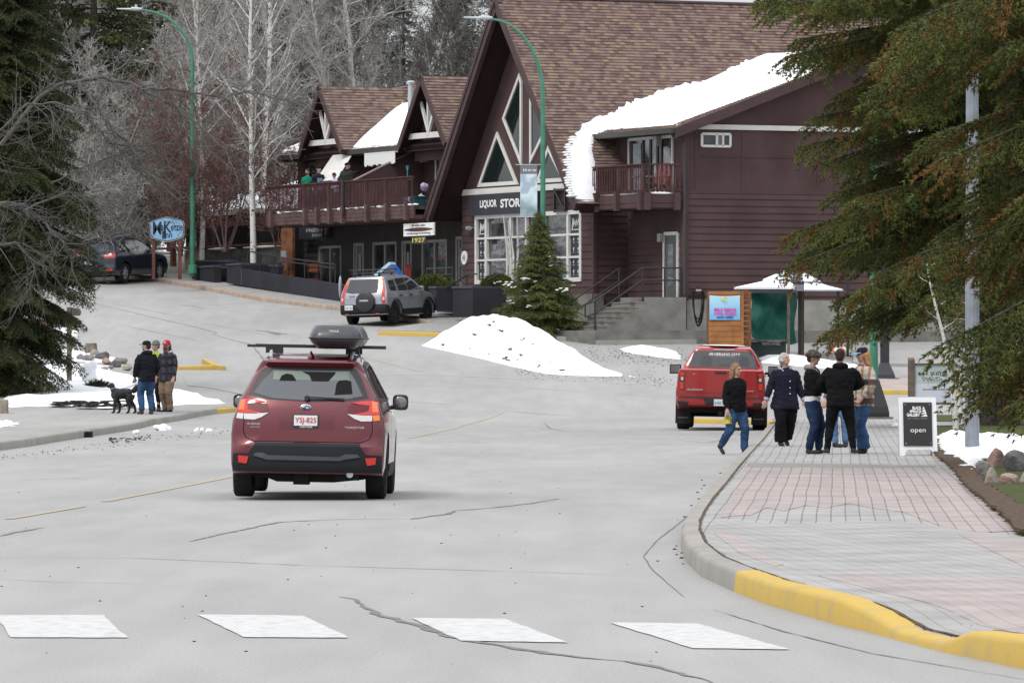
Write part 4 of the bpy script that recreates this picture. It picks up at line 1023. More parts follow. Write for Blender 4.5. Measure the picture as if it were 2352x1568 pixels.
mb.build('snow_scrap', M_snow, roof, smooth=60)
plW = (0, .373, 9.19-.373*1.03)
o = plane_patch('roof_snow', [(1378, 301), (1400, 299), (1460, 295), (1543, 289), (1560, 282), (1750, 212), (1900, 154), (1953, 133), (1900, 118), (1700, 132), (1600, 170), (1450, 235), (1372, 285)], plW, .13, '', step=.35, jag=.03)
o.parent = wr
plM = (0, .65, 9.2-.65*GA)
o = plane_patch('roof_snow', [(806, 343), (811, 330), (815, 318), (824, 312), (822, 304), (838, 298), (832, 292), (852, 287), (850, 281), (868, 278), (866, 270), (884, 266), (880, 258), (900, 255), (896, 247), (915, 245), (912, 240), (950, 236), (942, 262), (936, 300), (933, 331), (870, 338)], plM, .07, '', step=.2, jag=.03)
o.parent = m1
o = plane_patch('roof_snow', [(645, 349), (665, 339), (690, 329), (712, 322), (707, 345), (702, 348)], plM, .1, '', step=.2, jag=.03); o.parent = m1
mb = MB()
for _ in range(46):
    t = rnd.random(); x = 845+t*100; y = 275-t*60-rnd.random()**1.5*30+10
    ka = None
    rx = (x-CX)/F; rz = (HY-y)/F; A_, B_, C_ = plM; ka, ca = rx*CA+SA, -X0*CA-Y0*SA; kb_, cb = rx*SA-CA, -X0*SA+Y0*CA
    Y = (A_*cb+B_*ca+C_-CH)/(rz-A_*kb_-B_*ka); bb, aa = kb_*Y+cb, ka*Y+ca
    mb.ell((bb, aa, A_*bb+B_*aa+C_+.02), (rnd.uniform(.07, .14), .05, .035), 8, 5)
mb.build('snow_scrap', M_snow, m1, smooth=60)

# ---- hanging shop signs
def on_front(v, y, a, name, label, cat):
    b_, z = qa(v, y, a); X, Y = wl(b_, a); return thing(name, (X, Y, z), label, cat, rz=BROT), b_, z
t, bc, zc = on_front(720, 533, .6, 'shop_sign', 'dark hanging sign reading FRESH HAIR under the deck', 'sign')
kx = lambda v, a=.6: qa(v, 533, a)[0]-bc
mb = MB(); mb.box(kx(688), kx(743), -.02, .04, -.24, .24); mb.build('board', M_navy, t)
M_dl = mat('dim_lettering', (.28, .28, .27), .6)
text_mb('FRESH', kx(705), kx(742), .0, .13, -.03, bold=.03).build('lettering', M_dl, t); text_mb('HAIR', kx(719), kx(742), -.18, -.06, -.03, bold=.03).build('lettering', M_dl, t)
t, bc, zc = on_front(963, 527, -1.3, 'shop_sign', 'white clothing shop sign with dark swoosh hanging under the deck', 'sign')
kx = lambda v: qa(v, 527, -1.3)[0]-bc
mb = MB(); mb.box(kx(928), kx(997), -.02, .04, -.22, .22); mb.build('board', M_white, t)
mb = MB()
for q in np.linspace(-1, 1, 14)[:-1]:
    x0_, x1_ = kx(930)+(kx(995)-kx(930))*(q+1)/2, kx(930)+(kx(995)-kx(930))*(q+1+2/13)/2; h0 = .055*(1-q*q)+.012; h1 = .055*(1-(q+2/13)**2)+.012
    mb.prism([(x0_, -h0), (x1_, -h1), (x1_, h1), (x0_, h0)], -.032, -.022)
mb.build('swoosh', mat('dark_red_black', (.05, .012, .014), .6), t)
text_mb('creenisgooclothing', kx(936), kx(990), -.18, -.09, -.03, bold=.01).build('lettering', M_navy, t)
mb = MB(); pts = [(kx(948)+(kx(978)-kx(948))*i/22, -.03, .14+.05*math.sin(i*2.1)*(.5+.5*math.cos(i*.7))) for i in range(23)]; mb.tube(pts, .012, 4); mb.build('script', M_navy, t)
mb = MB(); mb.bar((kx(940), 0, .22), (kx(940), 0, .42), .02); mb.bar((kx(985), 0, .22), (kx(985), 0, .42), .02); mb.build('hanger', M_black, t)
t, bc, zc = on_front(963, 551, -1.3, 'number_sign', 'small dark sign with yellow number 1927 below the clothing sign', 'sign')
kx = lambda v: qa(v, 551, -1.3)[0]-bc
mb = MB(); mb.box(kx(947), kx(979), -.015, .03, -.13, .11); mb.bar((kx(952), 0, .1), (kx(952), 0, .18), .02); mb.bar((kx(974), 0, .1), (kx(974), 0, .18), .02); mb.build('board', M_navy, t)
text_mb('1927', kx(948), kx(978), -.09, .075, -.025, bold=.03).build('lettering', mat('gold_letter', (.55, .42, .06), .5), t)
# ================================================================== vehicles
def paint(name, c, metal=.35, rough=.32): return mat(name, c, rough, metal, coat=.9)
M_redp = paint('dark_red_paint', (.115, .006, .013)); M_truck = paint('bright_red_paint', (.33, .008, .008), .2)
M_silver = paint('silver_paint', (.36, .38, .42), .5, .35); M_dblue = paint('dark_blue_paint', (.012, .018, .035), .3)
M_cglass = mat('car_glass', (.012, .014, .016), .04, spec=.8, coat=.5)
M_clad = mat('grey_cladding', (.014, .015, .018), .6, spec=.25)
M_lred = mat('tail_lamp_red', (.35, .01, .008), .15, coat=.8, emit=(.8, .03, .01, .25)); M_lbrake = mat('lit_brake_lamp', (.9, .08, .03), .3, emit=(1, .09, .03, 1.6))
M_ldark = mat('lamp_dark_red', (.09, .006, .006), .15, coat=.8); M_lclear = mat('clear_lamp', (.55, .55, .55), .15, coat=.9); M_lor = mat('amber_lamp', (.75, .18, .02), .2, coat=.6)
M_plate = mat('number_plate', (.70, .71, .72), .5)
M_seam = mat('panel_gap', (.006, .006, .006), .9)
def rounded(d, r): 
    if d >= r: return 0.0
    return r-math.sqrt(max(0, r*r-(r-d)**2))
class Car:
    def __init__(s, root, prof_, arches, W, paint_, r=.07, bow=(.10, .22), zlow=.3, name='body'):
        s.root = root
        pl = dense(prof_, .07)
        s.prof = pl; n = len(pl)
        s.L = max(p[0] for p in pl)
        def arch_d(p): return min([abs(math.hypot(p[0]-c, p[1]-h)-rr) for c, h, rr in arches]+[9])
        segs = [(pl[i], pl[(i+1) % n]) for i in range(n)]
        def soft(p): return not (p[1] < zlow or arch_d(p) < .03)
        softs = [g for g in segs if soft(((g[0][0]+g[1][0])/2, (g[0][1]+g[1][1])/2))]
        A = np.array([g[0] for g in softs]); Bv = np.array([g[1] for g in softs])-A; BB = (Bv**2).sum(1)
        def dsoft(p):
            q = np.array(p)-A; t = np.clip((q*Bv).sum(1)/BB, 0, 1); d = q-Bv*t[:, None]; return float(np.sqrt((d**2).sum(1)).min())
        pts = list(pl)
        for dd in (.012, .03, .055, .08):
            if dd > r*1.3: continue
            for i in range(n):
                a, b = pl[i-1], pl[(i+1) % n]; t = Vector((b[0]-a[0], b[1]-a[1])).normalized()
                for sg in (1, -1):
                    q = (pl[i][0]+t.y*dd*sg, pl[i][1]-t.x*dd*sg)
                    if inside(q, pl) and abs(dsoft(q)-dd) < .01: pts.append(q)
        y = 0
        while y < s.L:
            z = .1
            while z < 2.2:
                if inside((y, z), pl) and dsoft((y, z)) > .07: pts.append((y, z))
                z += .08
            y += .08
        v, e, f, *_ = delaunay_2d_cdt([Vector(p) for p in pts], [(i, (i+1) % n) for i in range(n)], [list(range(n))], 1, 1e-5)
        def wid(y, z): return W(y, z)-rounded(dsoft((y, z)), r)
        def bend(x, y, z):
            q = min(1, abs(x)/W(y, z)); k0 = max(0, 1-y/1.0)**2; k1 = max(0, 1-(s.L-y)/1.2)**2
            return (x, y+bow[0]*q**3*k0-bow[1]*q**2.4*k1, z)
        mb = MB(); m = len(v)
        ww = [wid(p.x, p.y) for p in v]
        for sg in (-1, 1): mb.v += [bend(sg*w, p.x, p.y) for p, w in zip(v, ww)]
        for t in f: mb.f.append(tuple(t)); mb.m.append(0); mb.f.append(tuple(i+m for i in t)[::-1]); mb.m.append(0)
        cnt = {}
        for t in f:
            for i in range(len(t)): a, b = t[i], t[(i+1) % len(t)]; k = (min(a, b), max(a, b)); cnt[k] = cnt.get(k, 0)+1
        NX = 12; rows = {}
        def row(i):
            if i not in rows:
                p = v[i]; w = ww[i]; ids = [i]
                for j in range(1, NX): mb.v.append(bend(-w+2*w*j/NX, p.x, p.y)); ids.append(len(mb.v)-1)
                ids.append(i+m); rows[i] = ids
            return rows[i]
        for (a, b), c in cnt.items():
            if c == 1:
                ra, rb = row(a), row(b)
                for j in range(NX): mb.f.append((ra[j], ra[j+1], rb[j+1], rb[j])); mb.m.append(0)
        s.body = mb.build(name, paint_, root, smooth=38)
        bm = bmesh.new(); bm.from_mesh(s.body.data); s.bvh = BVHTree.FromBMesh(bm); bm.free(); s.W = W
    def cast(s, u, z, ax):
        if ax == 'rear': o, d = Vector((u, -6, z)), Vector((0, 1, 0))
        elif ax == 'front': o, d = Vector((u, 12, z)), Vector((0, -1, 0))
        elif ax == 'right': o, d = Vector((6, u, z)), Vector((-1, 0, 0))
        elif ax == 'left': o, d = Vector((-6, u, z)), Vector((1, 0, 0))
        elif ax == 'top': o, d = Vector((u, z, 6)), Vector((0, 0, -1))
        h = s.bvh.ray_cast(o, d)
        if h[0] is None:
            h = s.bvh.find_nearest(o+d*5.5); return h[0], d
        return h[0], d
    def patch(s, name, poly, ax, m, off=.006, parent=None, step=.05, depth=.012, flat=False):
        poly = dense(poly, step); n = len(poly); pts = list(poly)
        x0, x1 = min(p[0] for p in poly), max(p[0] for p in poly); y0, y1 = min(p[1] for p in poly), max(p[1] for p in poly)
        x = x0+step/2
        while x < x1:
            y = y0+step/2
            while y < y1:
                if inside((x, y), poly): pts.append((x, y))
                y += step
            x += step
        v, e, f, *_ = delaunay_2d_cdt([Vector(p) for p in pts], [(i, (i+1) % n) for i in range(n)], [list(range(n))], 1, 1e-5)
        mb = MB()
        hits = [s.cast(p.x, p.y, ax) for p in v]
        if flat:
            dm = min((h[0].dot(h[1]) for h in hits)); hits = [(h[0]-h[1]*(h[0].dot(h[1])-dm), h[1]) for h in hits]
        mb.add([h-d*off for h, d in hits], [tuple(t) for t in f])
        cnt = {}
        for t in f:
            for i in range(len(t)): a, b = t[i], t[(i+1) % len(t)]; k = (min(a, b), max(a, b)); cnt[k] = cnt.get(k, 0)+1
        d = hits[0][1]
        for (a, b), c in cnt.items():
            if c == 1:
                A = Vector(mb.v[a]); B_ = Vector(mb.v[b]); mb.add([A, B_, B_+d*depth, A+d*depth], [(0, 1, 2, 3)])
        return mb.build(name, m, parent or s.body, smooth=40)
    def seam(s, pts, ax, w=.008, m=None, off=.002, name='panel_gap', parent=None):
        pts = dense(pts, .05, False); mb = MB(); k = len(pts)
        for i, p in enumerate(pts):
            a = pts[max(i-1, 0)]; b = pts[min(i+1, k-1)]; t = Vector((b[0]-a[0], b[1]-a[1])).normalized()
            for sg in (-1, 1):
                h, d = s.cast(p[0]-t.y*w/2*sg, p[1]+t.x*w/2*sg, ax); mb.v.append(tuple(h-d*off))
        for i in range(k-1): mb.f.append((2*i, 2*i+2, 2*i+3, 2*i+1)); mb.m.append(0)
        return mb
def seams(car, name, lst, m=None, w=.009):
    out = MB()
    for pts, ax in lst:
        b = car.seam(pts, ax, w); out.add(b.v, b.f)
    return out.build(name, m or M_seam, car.body)
def mirror(poly): return [(-x, z) for x, z in poly][::-1]
def wheel(root, x, y, r, wd, rim_m, side, spokes=5, steer=0):
    mb = MB(); n = 32; prof_ = [(r*.64, -wd*.46), (r*.9, -wd*.5), (r*.985, -wd*.42), (r, -wd*.3), (r, wd*.3), (r*.985, wd*.42), (r*.9, wd*.5), (r*.64, wd*.46)]
    rings = []
    for i in range(n):
        th = 2*math.pi*i/n; rings.append([Vector((x+d, y+q*math.cos(th), r+q*math.sin(th))) for q, d in prof_])
    o = 0; k = len(prof_); mb.v = [tuple(v) for rg in rings for v in rg]
    for i in range(n):
        for j in range(k): mb.f.append((i*k+j, ((i+1) % n)*k+j, ((i+1) % n)*k+(j+1) % k, i*k+(j+1) % k)); mb.m.append(0)
    # tread grooves
    for gx in (-wd*.22, 0, wd*.22):
        pass
    t = mb.build('wheel', M_rubber, root, smooth=35)
    mb = MB(); fx = x+side*wd*.30
    def disc(rr, xx, m=0):
        vs = [Vector((xx, y, r))]+[Vector((xx, y+rr*math.cos(2*math.pi*i/24), r+rr*math.sin(2*math.pi*i/24))) for i in range(24)]
        mb.add(vs, [(0, i+1, (i+1) % 24+1) for i in range(24)], m)
    disc(r*.64, x-side*wd*.1)
    for i in range(spokes):
        th = 2*math.pi*i/spokes+.3; c, s_ = math.cos(th), math.sin(th)
        mb.bar((fx, y+c*r*.08, r+s_*r*.08), (fx-side*.005, y+c*r*.62, r+s_*r*.62), r*.17, .03, up=Vector((1, 0, 0)), m=1)
    mb.tube([(fx-side*.02, y+r*.62*math.cos(q), r+r*.62*math.sin(q)) for q in np.linspace(0, 2*math.pi, 25)[:-1]], .018, 6, m=1, closed=True)
    mb.tube([(fx-.02, y, r), (fx+.02, y, r)], r*.14, 12, m=1)
    mb.build('rim', [M_black, rim_m], t, smooth=35)
    return t
def arch_pts(c, h, r, n=14, z0=.2):
    """points of a wheel opening, listed front to rear along the underside"""
    a0 = math.asin(max(-1, min(1, (z0-h)/r))); return [(c+r*math.cos(t), h+r*math.sin(t)) for t in np.linspace(a0, math.pi-a0, n)]
def mirror_pod(root, side, x, y, z, w=.2, h=.15, m=None, glass=True, arm=.1):
    mb = MB(); mb.loft([[Vector((x+side*w/2+w/2*s_*abs(math.cos(q))**.5*math.copysign(1, math.cos(q)), y+yy, z+h/2*s_*abs(math.sin(q))**.5*math.copysign(1, math.sin(q)))) for q in np.linspace(0, 6.283, 21)[:-1]] for yy, s_ in ((-.07, .9), (-.05, 1), (.02, .95), (.07, .7), (.09, .4))]); mb.tube([(x-side*arm, y+.06, z-h*.45), (x+side*w*.3, y+.02, z-h*.25)], .03, 6)
    o = mb.build('mirror', m or M_black, root, smooth=60)
    mb = MB(); mb.ell((x+side*w/2, y-.07, z), (w*.40, .008, h*.38), 14, 8); mb.build('mirror_glass', mat('mirror_glass', (.25, .27, .28), .05, .9), o, smooth=60); return o
def lab(body, bvhcar, s, x0, x1, z0, z1, m, parent=None, off=.012, bold=.01, shear=0, name='lettering', yfix=None):
    h, _ = bvhcar.cast((x0+x1)/2, (z0+z1)/2, 'rear'); y = (h.y if yfix is None else yfix)-off
    return text_mb(s, x0, x1, z0, z1, y, bold=bold, shear=shear).build(name, m, parent or body)
def Wtab(tab): 
    zs = [t[0] for t in tab]; ws = [t[1] for t in tab]; return lambda z: float(np.interp(z, zs, ws))

# ---------------- the red estate car in front
def red_car():
    t = thing('red_car', (-2.385, 65.5, 0.012), 'dark red crossover car with roof box driving away in the middle of the road', 'car')
    t.rotation_euler = (0, R(1.05), R(-.8))
    wz = Wtab([(0, .84), (.2, .85), (.4, .885), (.75, .895), (.9, .88), (1.02, .845), (1.15, .80), (1.3, .715), (1.45, .64), (1.56, .59), (1.66, .52), (1.75, .45)])
    W = lambda y, z: wz(z)+(.04*math.sin(min(1, max(0, (y-.2)/4))*math.pi) if z > 1 else .02*math.sin(min(1, max(0, y/4.6))*math.pi))
    hr, rr = .36, .43
    pf = [(.05, .30), (0, .36), (-.01, .5), (0, .62), (.045, .66), (.055, .75), (.08, .92), (.12, 1.04), (.15, 1.12), (.20, 1.19), (.43, 1.545), (.34, 1.585), (.36, 1.615), (.7, 1.655), (1.3, 1.69), (2.1, 1.68), (2.6, 1.60), (3.05, 1.36), (3.4, 1.15), (3.6, 1.10), (4.1, 1.03), (4.45, .90), (4.6, .72), (4.62, .5), (4.58, .3), (4.3, .24)]
    pf += arch_pts(3.64, hr, rr, z0=.24)+arch_pts(.97, hr, rr, z0=.26)
    c = Car(t, pf, [(3.64, hr, rr), (.97, hr, rr)], W, M_redp, r=.085, bow=(.13, .3))
    K = lambda x, y: (x*.00148-1.039, 2.176-y*.00148+.0)
    P_ = lambda l: [K(*q) for q in l]
    # dark frame of the back window, then the glass
    c.patch('window_surround', P_([(330, 440), (1065, 440), (1110, 520), (1170, 668), (1060, 690), (700, 706), (380, 690), (228, 655), (275, 560)]), 'rear', M_black, off=.004)
    gl = c.patch('rear_window', P_([(415, 462), (1010, 462), (1060, 530), (1125, 655), (1000, 680), (700, 696), (420, 682), (268, 642), (330, 550)]), 'rear', mat('rear_glass', (.045, .052, .058), .05, spec=.8, coat=.5), off=.009)
    for q in [[(465, 545), (480, 505), (520, 487), (565, 495), (590, 525), (598, 545)], [(915, 560), (935, 535), (990, 530), (1030, 540), (1045, 640), (905, 650)], [(640, 470), (910, 470), (890, 500), (850, 545), (720, 545), (700, 500)]]:
        c.patch('headrest', P_(q), 'rear', M_dark, off=.011, parent=gl, depth=.004)
    gq = c.patch('seat_view', P_([(420, 470), (1000, 470), (1015, 535), (415, 535)]), 'rear', mat('interior_light', (.13, .17, .14), .3), off=.0095, parent=gl, depth=.003)
    wp = MB(); h0, _ = c.cast(.0, 1.17, 'rear'); wp.bar((-.03, h0.y-.02, 1.16), (.0, h0.y-.03, 1.185), .05); wp.bar((0, h0.y-.03, 1.185), (.42, h0.y-.02, 1.17), .018); wp.build('wiper', M_black, t)
    # taillights: lit outer bar, red claw, clear reversing lens
    for sg in (1, -1):
        f = (lambda l: l) if sg == 1 else mirror
        tl = c.patch('tail_lamp', f([(.50, 1.125), (.62, 1.15), (.735, 1.155), (.80, 1.14), (.825, 1.02), (.822, .99), (.62, .99), (.47, .985), (.60, 1.01), (.70, 1.035), (.71, 1.10), (.62, 1.11)]), 'rear', M_lred, off=.012)
        c.patch('brake_lens', f([(.738, 1.148), (.788, 1.138), (.812, 1.03), (.745, 1.03)]), 'rear', M_lbrake, off=.016, parent=tl)
        c.patch('reversing_lens', f([(.455, 1.0), (.62, .985), (.745, .985), (.745, .92), (.62, .915), (.54, .945)]), 'rear', M_lclear, off=.013, parent=tl)
        c.patch('amber_lens', f([(.748, .985), (.825, .99), (.835, .93), (.76, .92)]), 'rear', M_lor if sg > 0 else M_lclear, off=.013, parent=tl)
        c.patch('lamp_recess', f([(.47, 1.10), (.62, 1.11), (.72, 1.10), (.715, 1.03), (.60, 1.005), (.46, 1.0)]), 'rear', mat('lamp_core', (.12, .008, .012), .45), off=.008, parent=tl)
        c.patch('reflector', f([(.675, .49), (.80, .50), (.795, .42), (.70, .405)]), 'rear', M_lred, off=.034)
    c.patch('bumper', [(-.875, .27), (-.86, .52), (-.68, .53), (-.60, .655), (.60, .655), (.68, .53), (.86, .52), (.875, .27), (.7, .245), (-.7, .245)], 'rear', M_clad, off=.02, depth=.04)
    c.patch('bumper_step', [(-.62, .50), (-.60, .535), (-.50, .535), (-.45, .51), (.37, .50), (.45, .535), (.58, .535), (.62, .50), (.45, .475), (.38, .455), (-.45, .455)], 'rear', mat('cladding_grey', (.05, .053, .062), .5), off=.038, depth=.03)
    pr = c.patch('plate_recess', [(-.33, .99), (.33, .99), (.30, .82), (-.33, .81)], 'rear', mat('dark_red_recess', (.10, .008, .015), .35, .3, coat=.6), off=.004)
    hh, _ = c.cast(0, .9, 'rear'); yy = hh.y-.02
    mb = MB(); mb.box(-.17, .125, yy, yy+.02, .83, .985); fr = mb.build('plate_frame', M_black, t)
    mb = MB(); mb.box(-.158, .113, yy-.006, yy, .855, .975); pt = mb.build('number_plate', M_plate, fr)
    text_mb('YSJ-825', -.145, .10, .87, .95, yy-.012, depth=.002, bold=.008).build('lettering', mat('plate_red', (.5, .03, .03), .6), fr)
    text_mb('CENTAUR', -.09, .06, .832, .85, yy-.01, bold=.01).build('lettering', M_white, fr)
    mb = MB(); h0, _ = c.cast(-.03, 1.065, 'rear'); T = Matrix.Identity(3)
    mb.ell((-.028, h0.y-.012, 1.067), (.066, .012, .036), 20, 8); bd = mb.build('badge', M_chrome, t, smooth=60)
    mb = MB(); mb.ell((-.028, h0.y-.02, 1.067), (.056, .008, .027), 20, 8); b2 = mb.build('badge_field', mat('badge_blue', (.02, .05, .2), .3, coat=.8), bd, smooth=60)
    mb = MB()
    for i, (dx, dz, r_) in enumerate([(-.03, .006, .010), (-.008, .010, .006), (.008, -.004, .006), (.024, .004, .006), (.018, -.012, .006), (.034, -.008, .005)]): mb.ell((-.028+dx, h0.y-.028, 1.067+dz), (r_*1.3, .003, r_), 8, 5)
    mb.build('star', M_white, bd)
    lab(t, c, 'SUBARU', -.70, -.53, .855, .878, M_chrome, shear=.0); lab(t, c, 'AWD', -.67, -.55, .825, .837, M_chrome)
    lab(t, c, 'FORESTER', .43, .66, .83, .855, M_chrome)
    seams(c, 'panel_gap', [(P_([(238, 690), (200, 850), (195, 930), (215, 990), (300, 1025)]), 'rear'), (mirror(P_([(238, 690), (200, 850), (195, 930), (215, 990), (300, 1025)])), 'rear'), ([(-.6, .668), (.6, .668)], 'rear'),
                           ([(1.9, .35), (1.9, .9), (1.75, 1.1)], 'right'), ([(2.95, .35), (2.95, 1.1)], 'right'), ([(1.05, .85), (1.2, 1.1)], 'right'), ([(.35, 1.0), (1.3, 1.04), (3.0, 1.0)], 'right')], w=.009)
    # side glass
    for ax in ('right', 'left'):
        sgp = c.patch('window_surround', [(.52, 1.17), (.62, 1.45), (.9, 1.56), (2.1, 1.60), (2.45, 1.53), (2.95, 1.28), (3.1, 1.15)], ax, M_black, off=.004)
        for q in ([(.60, 1.20), (.70, 1.40), (.95, 1.52), (1.0, 1.18)], [(1.06, 1.18), (1.06, 1.53), (1.8, 1.57), (1.85, 1.17)], [(1.93, 1.17), (1.9, 1.565), (2.15, 1.56), (2.5, 1.47), (2.85, 1.28), (2.9, 1.17)]):
            c.patch('window', q, ax, M_cglass, off=.009, parent=sgp)
        c.patch('cladding', [(1.42, .26), (1.42, .40), (3.2, .40), (3.2, .26)], ax, M_clad, off=.015)
    c.patch('windscreen', [(-.55, 1.2), (-.5, 1.5), (.5, 1.5), (.55, 1.2)], 'front', M_cglass)
    for sg in (-1, 1):
        f = [(sg*x, z) for x, z in [(.5, .72), (.55, .85), (.78, .82), (.8, .72)]]
        c.patch('headlight', f, 'front', M_lclear)
    for y_ in (.97, 3.64):
        for sg in (-1, 1): wheel(t, sg*.775, y_, .36, .235, M_galv, sg)
    mb = MB(); mb.box(-.62, .62, .25, 4.3, .24, .5); mb.box(-.70, .70, .55, 1.42, .42, .8); mb.box(-.70, .70, 3.2, 4.1, .42, .8); mb.box(-.16, .02, .15, .5, .17, .3); mb.box(.32, .6, .1, .45, .23, .34)
    mb.add([(-.62, .2, .30), (-.35, .2, .20), (.3, .2, .2), (.66, .2, .24), (.66, .2, .4), (-.62, .2, .4), (-.62, .6, .30), (-.35, .6, .20), (.3, .6, .2), (.66, .6, .24), (.66, .6, .4), (-.62, .6, .4)], [(0, 1, 2, 3, 4, 5), (6, 7, 8, 9, 10, 11), (0, 1, 7, 6), (1, 2, 8, 7), (2, 3, 9, 8)])
    mb.build('underbody', M_dark, t)
    mb = MB(); mb.tube([(.5, .05, .30), (.5, .3, .30)], .04, 10); mb.build('exhaust', M_galv, t)
    mirror_pod(t, -1, -.86, 3.02, 1.10, .19, .17); mirror_pod(t, 1, .88, 3.02, 1.12, .19, .19)
    # roof: rails, cross bars, fin, box
    mb = MB()
    for sg in (-1, 1):
        mb.tube([(sg*.47, .62, 1.63), (sg*.475, .75, 1.70), (sg*.50, 1.4, 1.735), (sg*.50, 2.1, 1.72), (sg*.49, 2.35, 1.64)], .022, 8)
    mb.build('roof_rail', M_galv, t, smooth=50)
    mb = MB(); mb.box(-.77, .86, .95, 1.0, 1.755, 1.785); mb.box(-.72, .83, 1.72, 1.77, 1.765, 1.795)
    for y_ in (.97, 1.74):
        for sg in (-1, 1): mb.box(sg*.47-.08, sg*.47+.08, y_-.06, y_+.06, 1.69, 1.758)
    mb.build('cross_bar', M_black, t)
    mb = MB(); mb.add([(-.01, .45, 1.63), (.01, .45, 1.63), (.045, .62, 1.65), (-.045, .62, 1.65), (0, .56, 1.73)], [(0, 1, 4), (1, 2, 4), (2, 3, 4), (3, 0, 4), (0, 1, 2, 3)]); mb.ell((0, .56, 1.65), (.04, .1, .04), 10, 6); mb.build('antenna_fin', M_redp, t)
    def shell(z0, z1, e0, e1, nm, m):
        rings = []
        for q in np.linspace(0, 1, 7):
            z = z0+(z1-z0)*q; e = e0+(e1-e0)*q**1.6; ring = []
            for i in range(40):
                th = 2*math.pi*i/40; cx_, sx_ = math.cos(th), math.sin(th); pw = .32
                ring.append(Vector((.29+(.322-e)*abs(cx_)**pw*(1 if cx_ > 0 else -1), 1.35+(.95-e*1.6)*abs(sx_)**pw*(1 if sx_ > 0 else -1), z)))
            rings.append(ring)
        mb = MB(); mb.loft(rings); return mb.build(nm, m, t, smooth=45)
    bx_ = mat('roof_box_black', (.035, .038, .045), .38, coat=.25)
    shell(1.87, 1.75, 0, .10, 'roof_box_base', bx_); shell(1.88, 2.025, .0, .065, 'roof_box_lid', bx_)
    mb = MB()
    for r_ in ((1.866, 1.884),):
        ring = [Vector((.29+.328*abs(math.cos(q))**.32*(1 if math.cos(q) > 0 else -1), 1.35+.955*abs(math.sin(q))**.32*(1 if math.sin(q) > 0 else -1), 1.875)) for q in np.linspace(0, 2*math.pi, 41)[:-1]]
        mb.tube(ring, .010, 5, closed=True)
    mb.build('roof_box_seal', M_black, t)
    text_mb('THULE', .215, .325, 1.945, 1.968, .385, bold=.035).build('lettering', mat('silver_letter', (.6, .6, .6), .4), t)
red_car()

